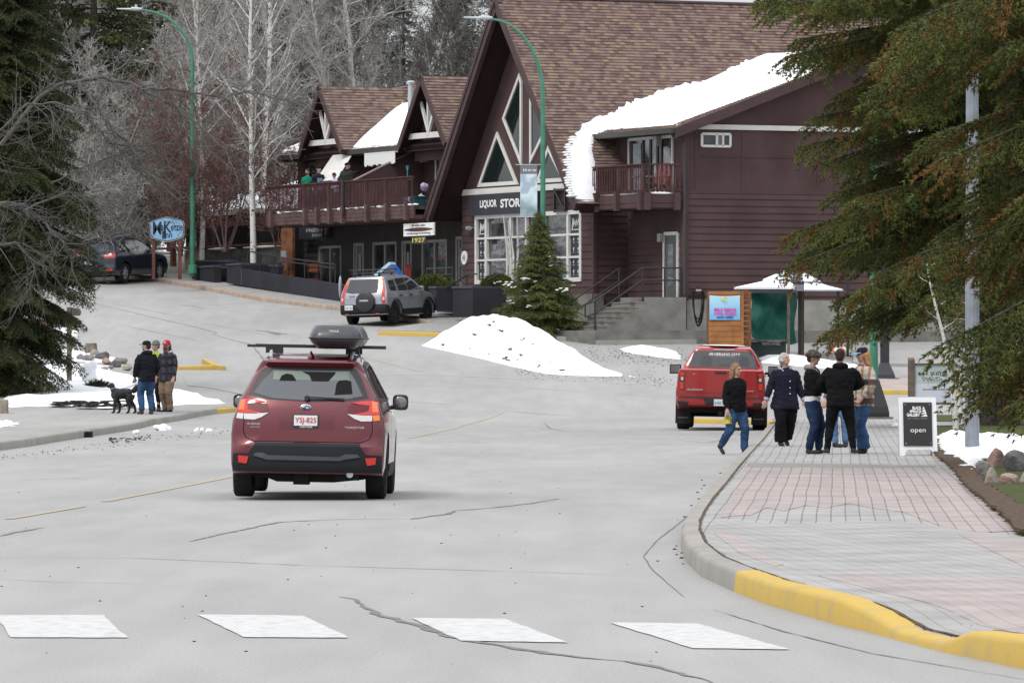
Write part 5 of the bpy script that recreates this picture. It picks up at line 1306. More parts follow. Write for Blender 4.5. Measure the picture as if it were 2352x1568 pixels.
# ---------------- silver SUV with spare wheel
def silver_suv():
    p = gp(838, 745, 0)
    t = thing('silver_suv', (0, 0, 0), 'silver SUV with spare wheel cover and roof basket parked before the liquor store', 'suv')
    t.rotation_euler = (R(2.0), R(-1.5), R(-24)); t.scale = (.985,)*3
    wz = Wtab([(0, .80), (.3, .86), (.5, .885), (.9, .885), (1.05, .87), (1.3, .80), (1.55, .70), (1.62, .66), (1.7, .6)])
    W = lambda y, z: wz(z)
    hr, rr = .355, .43; c0, c1 = .86, 3.48
    pf = [(.02, .34), (0, .4), (0, .62), (.03, .66), (.05, .95), (.1, 1.08), (.33, 1.56), (.36, 1.61), (.7, 1.65), (1.6, 1.67), (2.3, 1.63), (2.6, 1.52), (3.2, 1.12), (3.35, 1.06), (3.9, .98), (4.25, .84), (4.38, .65), (4.4, .4), (4.3, .28)]
    pf += arch_pts(c1, hr, rr, z0=.28)+arch_pts(c0, hr, rr, z0=.3)
    c = Car(t, pf, [(c1, hr, rr), (c0, hr, rr)], W, M_silver, r=.07, bow=(.12, .3))
    rwd = c.patch('rear_window', [(-.56, 1.545), (.56, 1.545), (.66, 1.12), (.4, 1.075), (-.4, 1.075), (-.66, 1.12)], 'rear', M_cglass, off=.007)
    for sg in (-1, 1):
        f = (lambda l: l) if sg == 1 else mirror
        lm = c.patch('tail_lamp', f([(.60, 1.56), (.675, 1.56), (.78, 1.2), (.845, .72), (.72, .72), (.70, 1.05), (.655, 1.25)]), 'rear', M_lred, off=.012)
        c.patch('amber_lens', f([(.60, 1.53), (.67, 1.53), (.715, 1.38), (.635, 1.38)]), 'rear', M_lor, off=.016, parent=lm)
        c.patch('reversing_lens', f([(.735, .93), (.80, .93), (.81, .83), (.74, .83)]), 'rear', M_lclear, off=.016, parent=lm)
        c.patch('reflector', f([(.5, .40), (.62, .40), (.62, .36), (.5, .36)]), 'rear', M_lred, off=.035)
    c.patch('bumper', [(-.86, .30), (-.87, .70), (.87, .70), (.86, .30)], 'rear', M_clad, off=.022, depth=.03)
    c.patch('bumper_lip', [(-.84, .44), (-.84, .50), (.84, .50), (.84, .44)], 'rear', M_clad, off=.06, depth=.05)
    mb = MB(); mb.box(-.62, -.32, -.06, -.03, .52, .68); pl = mb.build('number_plate', M_plate, t); text_mb('HGY 763', -.60, -.34, .55, .63, -.066, bold=.008).build('lettering', mat('plate_green', (.03, .22, .15), .6), pl)
    mb = MB(); mb.tube([(.15, .08, .78), (.15, -.1, .78), (.15, -.13, .78)], [.335, .335, .27], 30); sp = mb.build('spare_wheel_cover', mat('spare_cover', (.028, .028, .034), .45), t, smooth=40)
    text_mb('HONDA', -.01, .31, .80, .86, -.142, bold=.03).build('lettering', M_white, sp)
    mb = MB(); mb.bar((-.5, .035, 1.0), (-.28, .035, 1.0), .03, .04); mb.build('handle', M_silver, t)
    lab(t, c, 'CR-V', -.52, -.36, .88, .93, M_chrome)
    for ax in ('right', 'left'):
        for q in ([(.44, 1.13), (.55, 1.48), (1.02, 1.5), (.98, 1.13)], [(1.17, 1.12), (1.13, 1.53), (1.85, 1.55), (1.88, 1.12)], [(1.94, 1.12), (1.92, 1.55), (2.2, 1.53), (2.5, 1.42), (2.95, 1.12)]):
            c.patch('window', q, ax, M_cglass, off=.007)
        c.patch('cladding', [(1.25, .28), (1.29, .5), (3.08, .5), (3.1, .28)], ax, M_clad, off=.014)
        for cc in (c0, c1):
            q = [(cc+.50*math.cos(a), hr+.50*math.sin(a)) for a in np.linspace(-.1, math.pi+.1, 14)]+[(cc+.425*math.cos(a), hr+.425*math.sin(a)) for a in np.linspace(math.pi+.1, -.1, 14)]
            c.patch('wheel_arch', q, ax, M_clad, off=.02, depth=.03)
        sg = 1 if ax == 'right' else -1
        c.patch('corner_cladding', [(.03, .3), (.03, .7), (.33, .62), (.42, .4), (.44, .3)], ax, M_clad, off=.012)
        mb = MB()
        for q in (1.25, 2.05):
            h, d = c.cast(q, .95, ax); mb.bar((h.x+sg*.03, q-.07, .96), (h.x+sg*.03, q+.09, .96), .035)
        mb.build('handle', M_black, t)
    seams(c, 'panel_gap', [([(1.08, .5), (1.08, 1.55)], 'right'), ([(1.91, .5), (1.91, 1.55)], 'right'), ([(3.0, .5), (2.98, 1.08)], 'right'), ([(1.08, .5), (3.0, .5)], 'right'), ([(.66, 1.1), (.69, .72)], 'rear'), ([(-.66, 1.1), (-.69, .72)], 'rear')])
    c.patch('windscreen', [(-.6, 1.15), (-.55, 1.45), (.55, 1.45), (.6, 1.15)], 'front', M_cglass)
    for sg in (-1, 1): c.patch('headlight', [(sg*x, z) for x, z in [(.5, .68), (.52, .82), (.78, .80), (.8, .68)]], 'front', M_lclear)
    for y_ in (c0, c1):
        for sg in (-1, 1): wheel(t, sg*.76, y_, .355, .215, mat('dark_alloy', (.05, .05, .052), .4, .5), sg, 6)
    mb = MB(); mb.box(-.62, .62, .15, 4.1, .26, .55); mb.box(-.68, .68, .5, 1.3, .42, .8); mb.box(-.68, .68, 3.05, 3.95, .42, .8); mb.build('underbody', M_dark, t)
    mirror_pod(t, 1, .84, 2.85, 1.16, .19, .17, M_silver); mirror_pod(t, -1, -.84, 2.85, 1.16, .19, .17, M_silver)
    mb = MB()
    for z, e in ((1.74, 0), (1.86, .05)):
        pts = [(-.52-e, .35, z), (.52+e, .35, z), (.52+e, 1.65+e, z), (-.52-e, 1.65+e, z)]
        for i in range(4): mb.tube([pts[i], pts[(i+1) % 4]], .014, 5)
    for x in np.linspace(-.5, .5, 8): mb.tube([(x, .35, 1.74), (x*1.08, .33, 1.86)], .008, 4); mb.tube([(x, 1.65, 1.74), (x*1.08, 1.68, 1.86)], .008, 4); mb.tube([(x, .35, 1.74), (x, 1.65, 1.74)], .007, 4)
    for y in np.linspace(.4, 1.6, 9): mb.tube([(-.52, y, 1.74), (-.57, y, 1.86)], .008, 4); mb.tube([(.52, y, 1.74), (.57, y, 1.86)], .008, 4); mb.tube([(-.52, y, 1.74), (.52, y, 1.74)], .007, 4)
    for x in (-.45, .45): mb.bar((x, .5, 1.62), (x, .5, 1.74), .05); mb.bar((x, 1.5, 1.64), (x, 1.5, 1.74), .05)
    mb.build('roof_basket', M_black, t)
    t.location = (p.x-.05, p.y-.95, p.z-.03)
silver_suv()

# ---------------- dark blue SUV up the street
def blue_suv():
    t = thing('blue_suv', (0, 0, 0), 'very dark blue SUV parked on the left up the street beyond the spruce branches', 'suv')
    t.rotation_euler = (R(2.5), R(-1.0), R(-25))
    wz = Wtab([(0, .84), (.3, .9), (.5, .94), (.9, .94), (1.05, .91), (1.3, .80), (1.55, .68), (1.68, .6)])
    hr, rr = .365, .44; c0, c1 = .97, 3.67
    pf = [(.04, .3), (0, .4), (0, .6), (.05, .66), (.07, .85), (.10, 1.0), (.18, 1.12), (.5, 1.52), (.42, 1.57), (.8, 1.66), (1.6, 1.70), (2.3, 1.66), (2.7, 1.54), (3.35, 1.14), (3.5, 1.08), (4.1, .98), (4.5, .84), (4.64, .6), (4.64, .4), (4.5, .26)]
    pf += arch_pts(c1, hr, rr, z0=.26)+arch_pts(c0, hr, rr, z0=.28)
    c = Car(t, pf, [(c1, hr, rr), (c0, hr, rr)], lambda y, z: wz(z), M_dblue, r=.09, bow=(.2, .35))
    c.patch('rear_window', [(-.5, 1.50), (.5, 1.50), (.62, 1.17), (-.62, 1.17)], 'rear', mat('blue_grey_glass', (.09, .10, .12), .05, spec=.8, coat=.6), off=.007)
    for sg in (-1, 1):
        f = (lambda l: l) if sg == 1 else mirror
        lm = c.patch('tail_lamp', f([(.46, 1.08), (.6, 1.13), (.88, 1.12), (.88, .95), (.62, .93), (.48, .97)]), 'rear', M_lred, off=.012)
        for x in (.60, .74):
            h, _ = c.cast(sg*x, 1.03, 'rear'); mb = MB(); mb.ell((sg*x, h.y-.014, 1.03), (.045, .012, .045), 12, 8); mb.build('round_lens', M_lclear, lm, smooth=60)
        c.patch('reflector', f([(.6, .52), (.82, .55), (.82, .47), (.64, .45)]), 'rear', M_lred, off=.014)
    c.patch('bumper', [(-.86, .27), (-.84, .45), (.84, .45), (.86, .27)], 'rear', M_clad, off=.014)
    mb = MB(); mb.box(-.3, .02, .01, .03, .70, .84); mb.build('number_plate', M_plate, t)
    for ax in ('right', 'left'):
        for q in ([(.62, 1.16), (.85, 1.44), (1.2, 1.52), (1.2, 1.14)], [(1.28, 1.13), (1.28, 1.54), (2.0, 1.57), (2.03, 1.12)], [(2.1, 1.12), (2.08, 1.57), (2.35, 1.54), (2.7, 1.42), (3.1, 1.13)]): c.patch('window', q, ax, M_cglass, off=.007)
        sg = 1 if ax == 'right' else -1; mb = MB()
        for q in (1.35, 2.2):
            h, d = c.cast(q, .95, ax); mb.bar((h.x+sg*.02, q-.07, .97), (h.x+sg*.02, q+.09, .97), .03)
        mb.build('handle', M_dblue, t)
    seams(c, 'panel_gap', [([(1.24, .4), (1.24, 1.1)], 'right'), ([(2.06, .4), (2.06, 1.1)], 'right'), ([(3.15, .4), (3.1, 1.1)], 'right')])
    for y_ in (c0, c1):
        for sg in (-1, 1): wheel(t, sg*.81, y_, .365, .235, M_galv, sg, 6)
    mb = MB(); mb.box(-.66, .66, .2, 4.3, .24, .55); mb.box(-.72, .72, .6, 1.42, .42, .8); mb.box(-.72, .72, 3.2, 4.1, .42, .8); mb.build('underbody', M_dark, t)
    mirror_pod(t, 1, .88, 2.95, 1.16, .2, .16, M_dblue); mirror_pod(t, -1, -.88, 2.95, 1.16, .2, .16, M_dblue)
    mb = MB()
    for sg in (-1, 1): mb.tube([(sg*.55, .8, 1.68), (sg*.56, 1.0, 1.75), (sg*.56, 2.1, 1.76), (sg*.55, 2.3, 1.68)], .02, 6)
    mb.build('roof_rail', M_galv, t)
    p = gp(214, 651, 0); t.location = (p.x, p.y-.6, p.z-.02)
blue_suv()

# ---------------- red pickup
def truck():
    t = thing('pickup_truck', (4.70, 127.9, 0.0), 'bright red pickup truck seen from behind, parked on the right', 'pickup truck')
    t.rotation_euler = (0, R(1.2), R(-3.2))
    wb_ = Wtab([(0, .95), (.45, .97), (.6, 1.0), (.9, 1.01), (1.2, .99), (1.38, .96)]); wc = Wtab([(0, .97), (1.0, 1.0), (1.3, .96), (1.42, .91), (1.75, .73), (1.9, .62), (1.97, .5)])
    W = lambda y, z: wb_(z) if y < 1.95 and z < 1.39 else wc(z)
    hr, rr = .42, .50; c0, c1 = 1.2, 4.94
    pf = [(.04, .55), (.0, .6), (0, .74), (.10, .76), (.10, 1.36), (.14, 1.385), (1.95, 1.385), (1.98, 1.40), (2.18, 1.86), (2.3, 1.90), (3.2, 1.93), (3.9, 1.88), (4.2, 1.75), (4.75, 1.37), (5.5, 1.27), (5.75, 1.1), (5.85, .8), (5.85, .45), (5.7, .42)]
    pf += arch_pts(c1, hr, rr, z0=.42)+arch_pts(c0, hr, rr, z0=.45)
    c = Car(t, pf, [(c1, hr, rr), (c0, hr, rr)], W, M_truck, r=.05, bow=(.03, .25), zlow=.5)
    K = lambda x, y: (x*.001812-1.318, 2.104-y*.001812+.01)
    P_ = lambda l: [K(*q) for q in l]
    gl = c.patch('rear_window', [(-.66, 1.80), (.66, 1.80), (.80, 1.42), (-.80, 1.42)], 'rear', M_cglass, off=.007)
    h0, _ = c.cast(0, 1.74, 'rear')
    sl = (1.86-1.40)/(2.18-1.98)
    Tm = Matrix.Rotation(0, 4, 'X')
    tx = text_mb('SILVERADO CITY', -.33, .40, 1.70, 1.755, 0, bold=.02, shear=.3); tx.v = [(x, c.cast(x, z, 'rear')[0].y-.012, z) for x, y, z in tx.v]; tx.build('lettering', M_white, gl)
    tx = text_mb('WATERSKI MOTOR PRODUCTS', -.18, .26, 1.672, 1.69, 0, bold=.01); tx.v = [(x, c.cast(x, z, 'rear')[0].y-.012, z) for x, y, z in tx.v]; tx.build('lettering', M_galv, gl)
    for q in (([(-.52, 1.45), (-.52, 1.62), (-.45, 1.68), (-.33, 1.68), (-.26, 1.62), (-.26, 1.45)]), ([(.36, 1.45), (.38, 1.64), (.44, 1.68), (.54, 1.68), (.6, 1.62), (.6, 1.45)]), ([(-.1, 1.45), (-.1, 1.5), (.15, 1.5), (.15, 1.45)])):
        c.patch('headrest', q, 'rear', mat('seat_shade', (.035, .04, .042), .3), off=.009, parent=gl, depth=.004)
    c.patch('high_lamp', [(-.25, 1.85), (.27, 1.85), (.25, 1.815), (-.22, 1.815)], 'rear', mat('grey_lamp', (.35, .33, .34), .3), off=.014)
    tg = c.patch('tailgate', [(-.79, .86), (-.79, 1.36), (.79, 1.36), (.79, .86)], 'rear', M_truck, off=.018, depth=.02)
    c.patch('tailgate_press', [(-.74, 1.0), (-.74, 1.19), (.74, 1.19), (.74, 1.0)], 'rear', M_truck, off=.010, parent=tg)
    c.patch('handle', [(-.14, 1.28), (-.14, 1.33), (.12, 1.33), (.12, 1.28)], 'rear', M_black, off=.03, parent=tg)
    c.patch('badge', [(-.64, 1.255), (-.64, 1.275), (-.59, 1.285), (-.59, 1.262)], 'rear', mat('gold_badge', (.5, .35, .1), .4, .5), off=.026, parent=tg)
    yt = .10-.03
    text_mb('SILVERADO', -.77, -.41, .90, .935, yt, bold=.02, shear=.2).build('lettering', M_chrome, tg); text_mb('CUSTOM', .55, .74, .895, .92, yt, bold=.02).build('lettering', M_chrome, tg)
    for sg in (-1, 1):
        f = (lambda l: l) if sg == 1 else mirror
        lm = c.patch('tail_lamp', f([(.815, 1.32), (.93, 1.34), (.955, 1.2), (.955, .98), (.925, .90), (.83, .90)]), 'rear', M_ldark, off=.014)
        c.patch('lit_lens', f([(.83, 1.30), (.92, 1.31), (.93, 1.22), (.85, 1.22)]), 'rear', M_lred, off=.019, parent=lm); c.patch('lit_lens', f([(.85, 1.08), (.94, 1.08), (.93, .93), (.85, .93)]), 'rear', M_lred, off=.019, parent=lm)
        c.patch('reversing_lens', f([(.855, 1.195), (.91, 1.195), (.91, 1.125), (.855, 1.125)]), 'rear', M_lclear, off=.02, parent=lm)
        c.patch('bumper_step', f([(.73, .64), (.97, .65), (.97, .54), (.73, .535)]), 'rear', M_black, off=.05)
    bm_ = c.patch('bumper', [(-.99, .73), (.99, .73), (.98, .50), (.55, .45), (-.55, .45), (-.98, .50)], 'rear', M_truck, off=.04, depth=.05)
    c.patch('bumper_top', [(-.98, .735), (-.98, .76), (.98, .76), (.98, .735)], 'rear', M_black, off=.07, depth=.06)
    c.patch('bumper_centre', [(-.40, .72), (.42, .72), (.34, .56), (-.32, .56)], 'rear', M_black, off=.05, depth=.02)
    mb = MB(); mb.box(-.15, .15, -.085, -.065, .56, .71); pl = mb.build('number_plate', mat('pale_plate', (.62, .68, .68), .5), t); text_mb('640TL', -.14, .14, .59, .66, -.09, bold=.005).build('lettering', mat('plate_blue', (.06, .25, .35), .6), pl)
    for ax in ('right', 'left'):
        c.patch('window', [(2.25, 1.44), (2.4, 1.78), (3.9, 1.80), (4.55, 1.44)], ax, M_cglass, off=.007)
        c.patch('wheel_arch', [(c0+.56*math.cos(a), hr+.56*math.sin(a)) for a in np.linspace(0, math.pi, 14)]+[(c0+.49*math.cos(a), hr+.49*math.sin(a)) for a in np.linspace(math.pi, 0, 14)], ax, M_black, off=.03, depth=.03)
    for y_ in (c0, c1):
        for sg in (-1, 1): wheel(t, sg*.86, y_, .42, .29, M_galv, sg, 6)
    mb = MB(); mb.box(-.7, .7, .3, 5.6, .4, .7); mb.box(-.72, .72, .68, 1.75, .5, .9); mb.box(-.72, .72, 4.4, 5.5, .5, .9); mb.box(-.05, .05, -.02, .2, .34, .44); mb.box(-.7, .7, 1.1, 1.3, .3, .45); mb.build('underbody', M_dark, t)
    for sg in (-1, 1):
        mb = MB(); mb.box(sg*.86-.17, sg*.86+.17, .62, .64, .14, .62); mf = mb.build('mud_flap', M_rubber, t)
        text_mb('WEATHERTECH', sg*.86-.12, sg*.86+.12, .265, .28, .61, bold=.02).build('lettering', M_galv, mf)
    for sg in (-1, 1):
        mb = MB(); mb.box(sg*1.02-.02, sg*1.02+.04, 4.3, 4.4, 1.22, 1.28); mb.ell((sg*1.14, 4.35, 1.36), (.14, .07, .13), 4, 4) if False else mb.box(sg*1.15-.135, sg*1.15+.135, 4.28, 4.4, 1.25, 1.47); mb.bar((sg*.93, 4.35, 1.3), (sg*1.08, 4.35, 1.3), .06)
        mr = mb.build('mirror', M_black, t); mb = MB(); mb.box(sg*1.15-.11, sg*1.15+.11, 4.272, 4.279, 1.28, 1.45); mb.build('mirror_glass', mat('mirror_glass', (.25, .27, .28), .05, .9), mr)
    mb = MB(); mb.ell((0, 2.95, 1.925), (.52, .8, .022), 20, 6); mb.build('roof_snow', M_snow, t, smooth=60)
truck()
# ================================================================== people and the dog
M_skin = mat('skin', (.42, .25, .19), .6); M_skin2 = mat('skin_tan', (.33, .18, .13), .6); M_lip = mat('lip', (.35, .09, .08), .5); M_eye = mat('eye_dark', (.03, .02, .02), .4)
def cloth(name, c, var=.18, rough=.95, vs=5): return mat(name, c, rough, var=var, vscale=vs, bump=1.2, bscale=8, spec=.12)
def plaid(name, base, stripe, dark, sx=.16, sz=.17):
    m = bpy.data.materials.new(name); m.use_nodes = True; n, l = nodes(m); b = n['Principled BSDF']; b.inputs['Roughness'].default_value = .95
    t = n.new('ShaderNodeTexCoord'); sp = n.new('ShaderNodeSeparateXYZ'); l.new(t.outputs['Object'], sp.inputs[0])
    def band(src, per, th, ph=0.0):
        a = n.new('ShaderNodeMath'); a.operation = 'MULTIPLY_ADD'; a.inputs[1].default_value = 1/per; a.inputs[2].default_value = ph; l.new(src, a.inputs[0])
        f = n.new('ShaderNodeMath'); f.operation = 'FRACT'; l.new(a.outputs[0], f.inputs[0])
        g = n.new('ShaderNodeMath'); g.operation = 'LESS_THAN'; g.inputs[1].default_value = th; l.new(f.outputs[0], g.inputs[0]); return g.outputs[0]
    def mixc(f, a, c):
        x = n.new('ShaderNodeMix'); x.data_type = 'RGBA'; l.new(f, x.inputs[0]); 
        if isinstance(a, tuple): x.inputs[6].default_value = (*a, 1)
        else: l.new(a, x.inputs[6])
        if isinstance(c, tuple): x.inputs[7].default_value = (*c, 1)
        else: l.new(c, x.inputs[7])
        return x.outputs[2]
    ad = n.new('ShaderNodeMath'); ad.operation = 'ADD'; l.new(sp.outputs[0], ad.inputs[0]); l.new(sp.outputs[1], ad.inputs[1])
    o = mixc(band(ad.outputs[0], sx, .38), base, stripe); h = band(sp.outputs[2], sz*1.9, .32, .4); o = mixc(h, o, dark)
    l.new(o, b.inputs['Base Color']); return m
def ik(a, b, l1, l2, pole):
    a, b, pole = Vector(a), Vector(b), Vector(pole); d = b-a; L = min(d.length, (l1+l2)*.999); u = d.normalized(); b = a+u*L
    k = (l1*l1-l2*l2+L*L)/(2*L); h = math.sqrt(max(0, l1*l1-k*k)); w = pole-u*pole.dot(u); w = w.normalized() if w.length > 1e-6 else Vector((0, -1, 0)); return a+u*k+w*h, b
def ringe(c, rx, ry, n=20, pw=.9):
    return [Vector((c[0]+rx*abs(math.cos(t))**pw*math.copysign(1, math.cos(t)), c[1]+ry*abs(math.sin(t))**pw*math.copysign(1, math.sin(t)), c[2])) for t in [2*math.pi*i/n for i in range(n)]]
def hand(mb, p, d, s, curl=.5, side=1):
    """palm plus five separate fingers; p wrist, d direction of the hand"""
    p, d = Vector(p), Vector(d).normalized(); up = Vector((0, 1, 0)) if abs(d.z) > .7 else Vector((0, 0, 1)); w = d.cross(up).normalized(); nrm = w.cross(d)
    T = Matrix((w, nrm, d)).transposed(); mb.ell(p+d*s*.045, (s*.042, s*.02, s*.055), 10, 8, T)
    for i, (o, L_) in enumerate(((-.03, .07), (-.01, .08), (.01, .076), (.03, .06))):
        a = p+d*s*.085+w*o*s; e1 = a+(d*math.cos(curl*.5)+nrm*math.sin(curl*.5)*side)*L_*s*.5; e2 = e1+(d*math.cos(curl*1.6)+nrm*math.sin(curl*1.6)*side)*L_*s*.5
        mb.tube([a-d*.02*s, a, e1, e2], [.0085, .0085, .0078, .0065], 6)
    a = p+d*s*.03-w*.035*s; mb.tube([a+w*.015*s, a-w*.012*s+d*.025*s, a-w*.014*s+d*.06*s+nrm*side*.01*s], [.0095, .009, .0075], 6)
def person(label, loc, rz, H, feet, hands, top, bottom, shoe, hem=.47, bulk=1.0, flare=1.0, wide=1.0, legw=1.0, hair=None, hairm=None, hat=None, hatm=None, head=(0, 0), lean=(0, 0), skin=None, hood=None, group=None, topname='jacket', botname='trousers', glove=False, extra=None, flarep=1.0, inner=None, beard=None):
    t = thing('person', loc, label, 'person', rz=rz, group=group); t.scale = (H,)*3; skin = skin or M_skin
    lx, ly = lean; hipz = .505; hips = Vector((lx*.1, ly*.1, 0))
    B_ = MB(); hw = .052*wide
    J = {}
    for i, sg in enumerate((-1, 1)):
        fx, fy, fz, ta = feet[i][:4]; hp = hips+Vector((sg*hw, 0, hipz)); an = Vector((fx, fy, .05+fz)); kn, an = ik(hp, an, .238, .228, (sg*.15, -1, 0)); J[sg] = (hp, kn, an, ta)
        B_.tube([hp, hp.lerp(kn, .5), kn, kn.lerp(an, .35), an], [.052*wide, .046*wide, .032, .028, .018], 10)
        td = Vector((math.sin(ta), -math.cos(ta), 0)); Tq = Matrix.Rotation(ta, 3, 'Z') @ Matrix.Rotation(feet[i][4] if len(feet[i]) > 4 else 0, 3, 'X'); B_.ell(an+Tq @ Vector((0, -.022, -.024)), (.018, .040, .014), 10, 8, Tq)
    sh = Vector((lx, ly, .815)); tor = []
    for z, rx, ry in ((.46, .075, .058), (.50, .088, .066), (.56, .085, .060), (.61, .078, .054), (.68, .088, .062), (.75, .100, .064), (.80, .098, .052), (.83, .060, .040), (.85, .033, .032)):
        q = (z-.46)/.39; tor.append(ringe((hips.x+(sh.x-hips.x)*q, hips.y+(sh.y-hips.y)*q, z), rx*wide*.94, ry*wide*.94))
    B_.loft(tor); B_.tube([sh+Vector((0, .005, .01)), sh+Vector((0, -.008, .075))], .031, 10)
    hc = sh+Vector((0, -.012, .122)); HM = Matrix.Rotation(head[0], 3, 'Z') @ Matrix.Rotation(head[1], 3, 'X')
    def hp_(x, y, z): return hc+HM @ Vector((x, y, z))
    B_.ell(hp_(0, .006, .008), (.044, .054, .058), 16, 12, HM); B_.ell(hp_(0, -.016, -.03), (.034, .034, .034), 12, 10, HM); B_.ell(hp_(0, -.040, -.050), (.016, .014, .013), 8, 6, HM)
    B_.tube([hp_(0, -.045, .012), hp_(0, -.062, -.014), hp_(0, -.052, -.018)], [.006, .010, .007], 8); B_.ell(hp_(0, -.046, -.031), (.015, .009, .007), 8, 6, HM); B_.ell(hp_(0, -.042, .020), (.032, .010, .006), 8, 6, HM)
    for sg in (-1, 1): B_.ell(hp_(sg*.046, .006, -.004), (.007, .012, .018), 8, 6, HM); B_.ell(hp_(sg*.024, -.036, -.012), (.012, .01, .012), 8, 6, HM)
    arms = {}
    for i, sg in enumerate((-1, 1)):
        hx, hy, hz, pol, curl = hands[i]; sp_ = sh+Vector((sg*.098*wide, .004, -.012)); el, wr = ik(sp_, Vector((hx, hy, hz)), .170, .150, pol); arms[sg] = (sp_, el, wr)
        B_.tube([sp_, sp_.lerp(el, .5), el, el.lerp(wr, .4), wr], [.031, .028, .023, .023, .016], 8); hand(B_, wr, (wr-el), .66, curl, -sg)
    me = organic(B_, .0065, 2, .5)
    inv = HM.transposed()
    def sm(c):
        q = inv @ (Vector(c)-hc)
        if q.y < -.028:
            if abs(abs(q.x)-.018) < .0085 and abs(q.z-.008) < .0045: return 1
            if abs(q.x) < .015 and abs(q.z+.031) < .004: return 2
        return 0
    body = addmesh('body', me, [skin, M_eye, M_lip], t, sm)
    # trousers
    m = MB(); rr = []
    for z, rx, ry in ((.455, .080, .066), (.49, .094, .074), (.53, .093, .070), (.60, .084, .060)): rr.append(ringe((hips.x, hips.y, z), rx*wide, ry*wide))
    m.loft(rr)
    for sg in (-1, 1):
        hp, kn, an, ta = J[sg]; lo = an+Vector((0, 0, .005)); k = legw
        m.tube([hp+Vector((0, 0, -.0)), hp.lerp(kn, .45), kn+Vector((0, -.004, 0)), kn.lerp(lo, .5)+Vector((0, .006, 0)), lo+Vector((0, 0, -.01))], [.064*wide*k**.5, .057*wide*k, .046*k, .042*k*(.5+.5*flarep), .036*k*flarep], 12)
    addmesh(botname, wrinkle(organic(m, .011, 2), .007, H*5), bottom, t)
    # jacket
    m = MB(); rr = []; b = bulk*wide
    tab = [(.70, .103, .073), (.76, .110, .072), (.80, .104, .060), (.825, .075, .048), (.838, .045, .040)]
    low = [(hem, .097*flare, .076*flare), (hem+.03, .097*flare, .076*flare), ((hem+.60)/2+.02, .096*(1+(flare-1)*.5), .073*(1+(flare-1)*.5)), (.61, .093, .066)]
    if hem > .58: low = [(hem, .095, .068), (hem+.02, .095, .068)]
    for z, rx, ry in low+tab:
        q = (z-.46)/.39; rr.append(ringe((hips.x+(sh.x-hips.x)*q, hips.y+(sh.y-hips.y)*q, z), rx*b, ry*b))
    m.loft(rr)
    for sg in (-1, 1):
        sp_, el, wr = arms[sg]; m.tube([sp_-Vector((sg*.02, 0, 0)), sp_.lerp(el, .45), el, el.lerp(wr, .5), wr.lerp(el, .06)], [.043*bulk, .042*bulk, .036*bulk, .033*bulk, .027*bulk], 10)
    m.tube([sh+Vector((0, .004, .005)), sh+Vector((0, 0, .042))], [.05, .038], 12)
    jk = addmesh(topname, wrinkle(organic(m, .010, 2), .010, H*9), top, t)
    if inner:
        mm, z0, z1, k = inner; m2 = MB(); q = (z0-.46)/.39
        m2.loft([ringe((hips.x, hips.y, z0), .088*b*k, .066*b*k), ringe((hips.x, hips.y, z1), .09*b*k, .067*b*k)]); m2.build('shirt', mm, t, smooth=50)
    if hood:
        m2 = MB(); hm, kind = hood
        m2.tube([sh+Vector((-.062, .0, .028)), sh+Vector((-.045, .045, .035)), sh+Vector((0, .06, .030)), sh+Vector((.045, .045, .035)), sh+Vector((.062, .0, .028)), sh+Vector((.035, -.045, .0)), sh+Vector((0, -.065, -.045)), sh+Vector((-.035, -.045, .0))], [.02, .028, .034, .028, .02, .019, .014, .019], 8, closed=True)
        addmesh('hood' if kind == 'hood' else 'collar', organic(m2, .008, 2), hm, t)
    # shoes
    m = MB()
    for sg in (-1, 1):
        hp, kn, an, ta = J[sg]; td = Vector((math.sin(ta), -math.cos(ta), 0)); fz = an.z-.05; T = Matrix.Rotation(ta, 3, 'Z')
        pitch = feet[sg > 0][4] if len(feet[sg > 0]) > 4 else 0
        Tp = T @ Matrix.Rotation(pitch, 3, 'X')
        m = MB(); o = an; m.ell(o+Tp @ Vector((0, -.055, -.030)), (.028, .062, .020), 14, 8, Tp); m.ell(o+Tp @ Vector((0, .0, -.024)), (.027, .038, .028), 12, 8, Tp); m.tube([o+Tp @ Vector((0, .004, -.02)), o+Vector((0, 0, .02))], [.028, .027], 10)
        sm_ = organic(m, .006, 2, .4); so = addmesh('shoe', sm_, shoe if not isinstance(shoe, tuple) else shoe[0], t)
        if isinstance(shoe, tuple):
            m = MB(); m.loft([[o+Tp @ Vector((.030*abs(math.cos(q))**.8*math.copysign(1, math.cos(q)), -.035+.088*math.sin(q), z)) for q in np.linspace(0, 2*math.pi, 21)[:-1]] for z in (-.051, -.038)]); m.build('sole', shoe[1], so)
    # hair
    rnd = random.Random(int(H*1000)+len(label))
    if hair:
        m = MB()
        if hair == 'short': m.ell(hp_(0, .014, .020), (.050, .056, .056), 14, 10, HM); m.ell(hp_(0, .034, -.01), (.042, .034, .038), 12, 8, HM)
        elif hair == 'bob':
            m.ell(hp_(0, .016, .022), (.055, .060, .058), 16, 10, HM)
            for k in range(26): a = rnd.uniform(-.35, math.pi+.35); r_ = rnd.uniform(.8, 1.1); m.ell(hp_(.054*math.cos(a)*r_, .014+.05*math.sin(a)*r_, rnd.uniform(-.052, .045)), rnd.uniform(.014, .023), 8, 6)
        elif hair == 'long':
            m.ell(hp_(0, .014, .020), (.050, .057, .056), 14, 10, HM)
            for k in range(30):
                a = rnd.uniform(-.25, math.pi+.25); r_ = rnd.uniform(.85, 1.05); x, y = .047*math.cos(a)*r_, .016+.045*math.sin(a)*r_
                m.tube([hp_(x, y, .01), hp_(x*1.1, y*1.06, -.05), hp_(x*1.15+rnd.uniform(-.01, .01), y*1.02, -.095-rnd.uniform(0, .03))], [.014, .014, .007], 6)
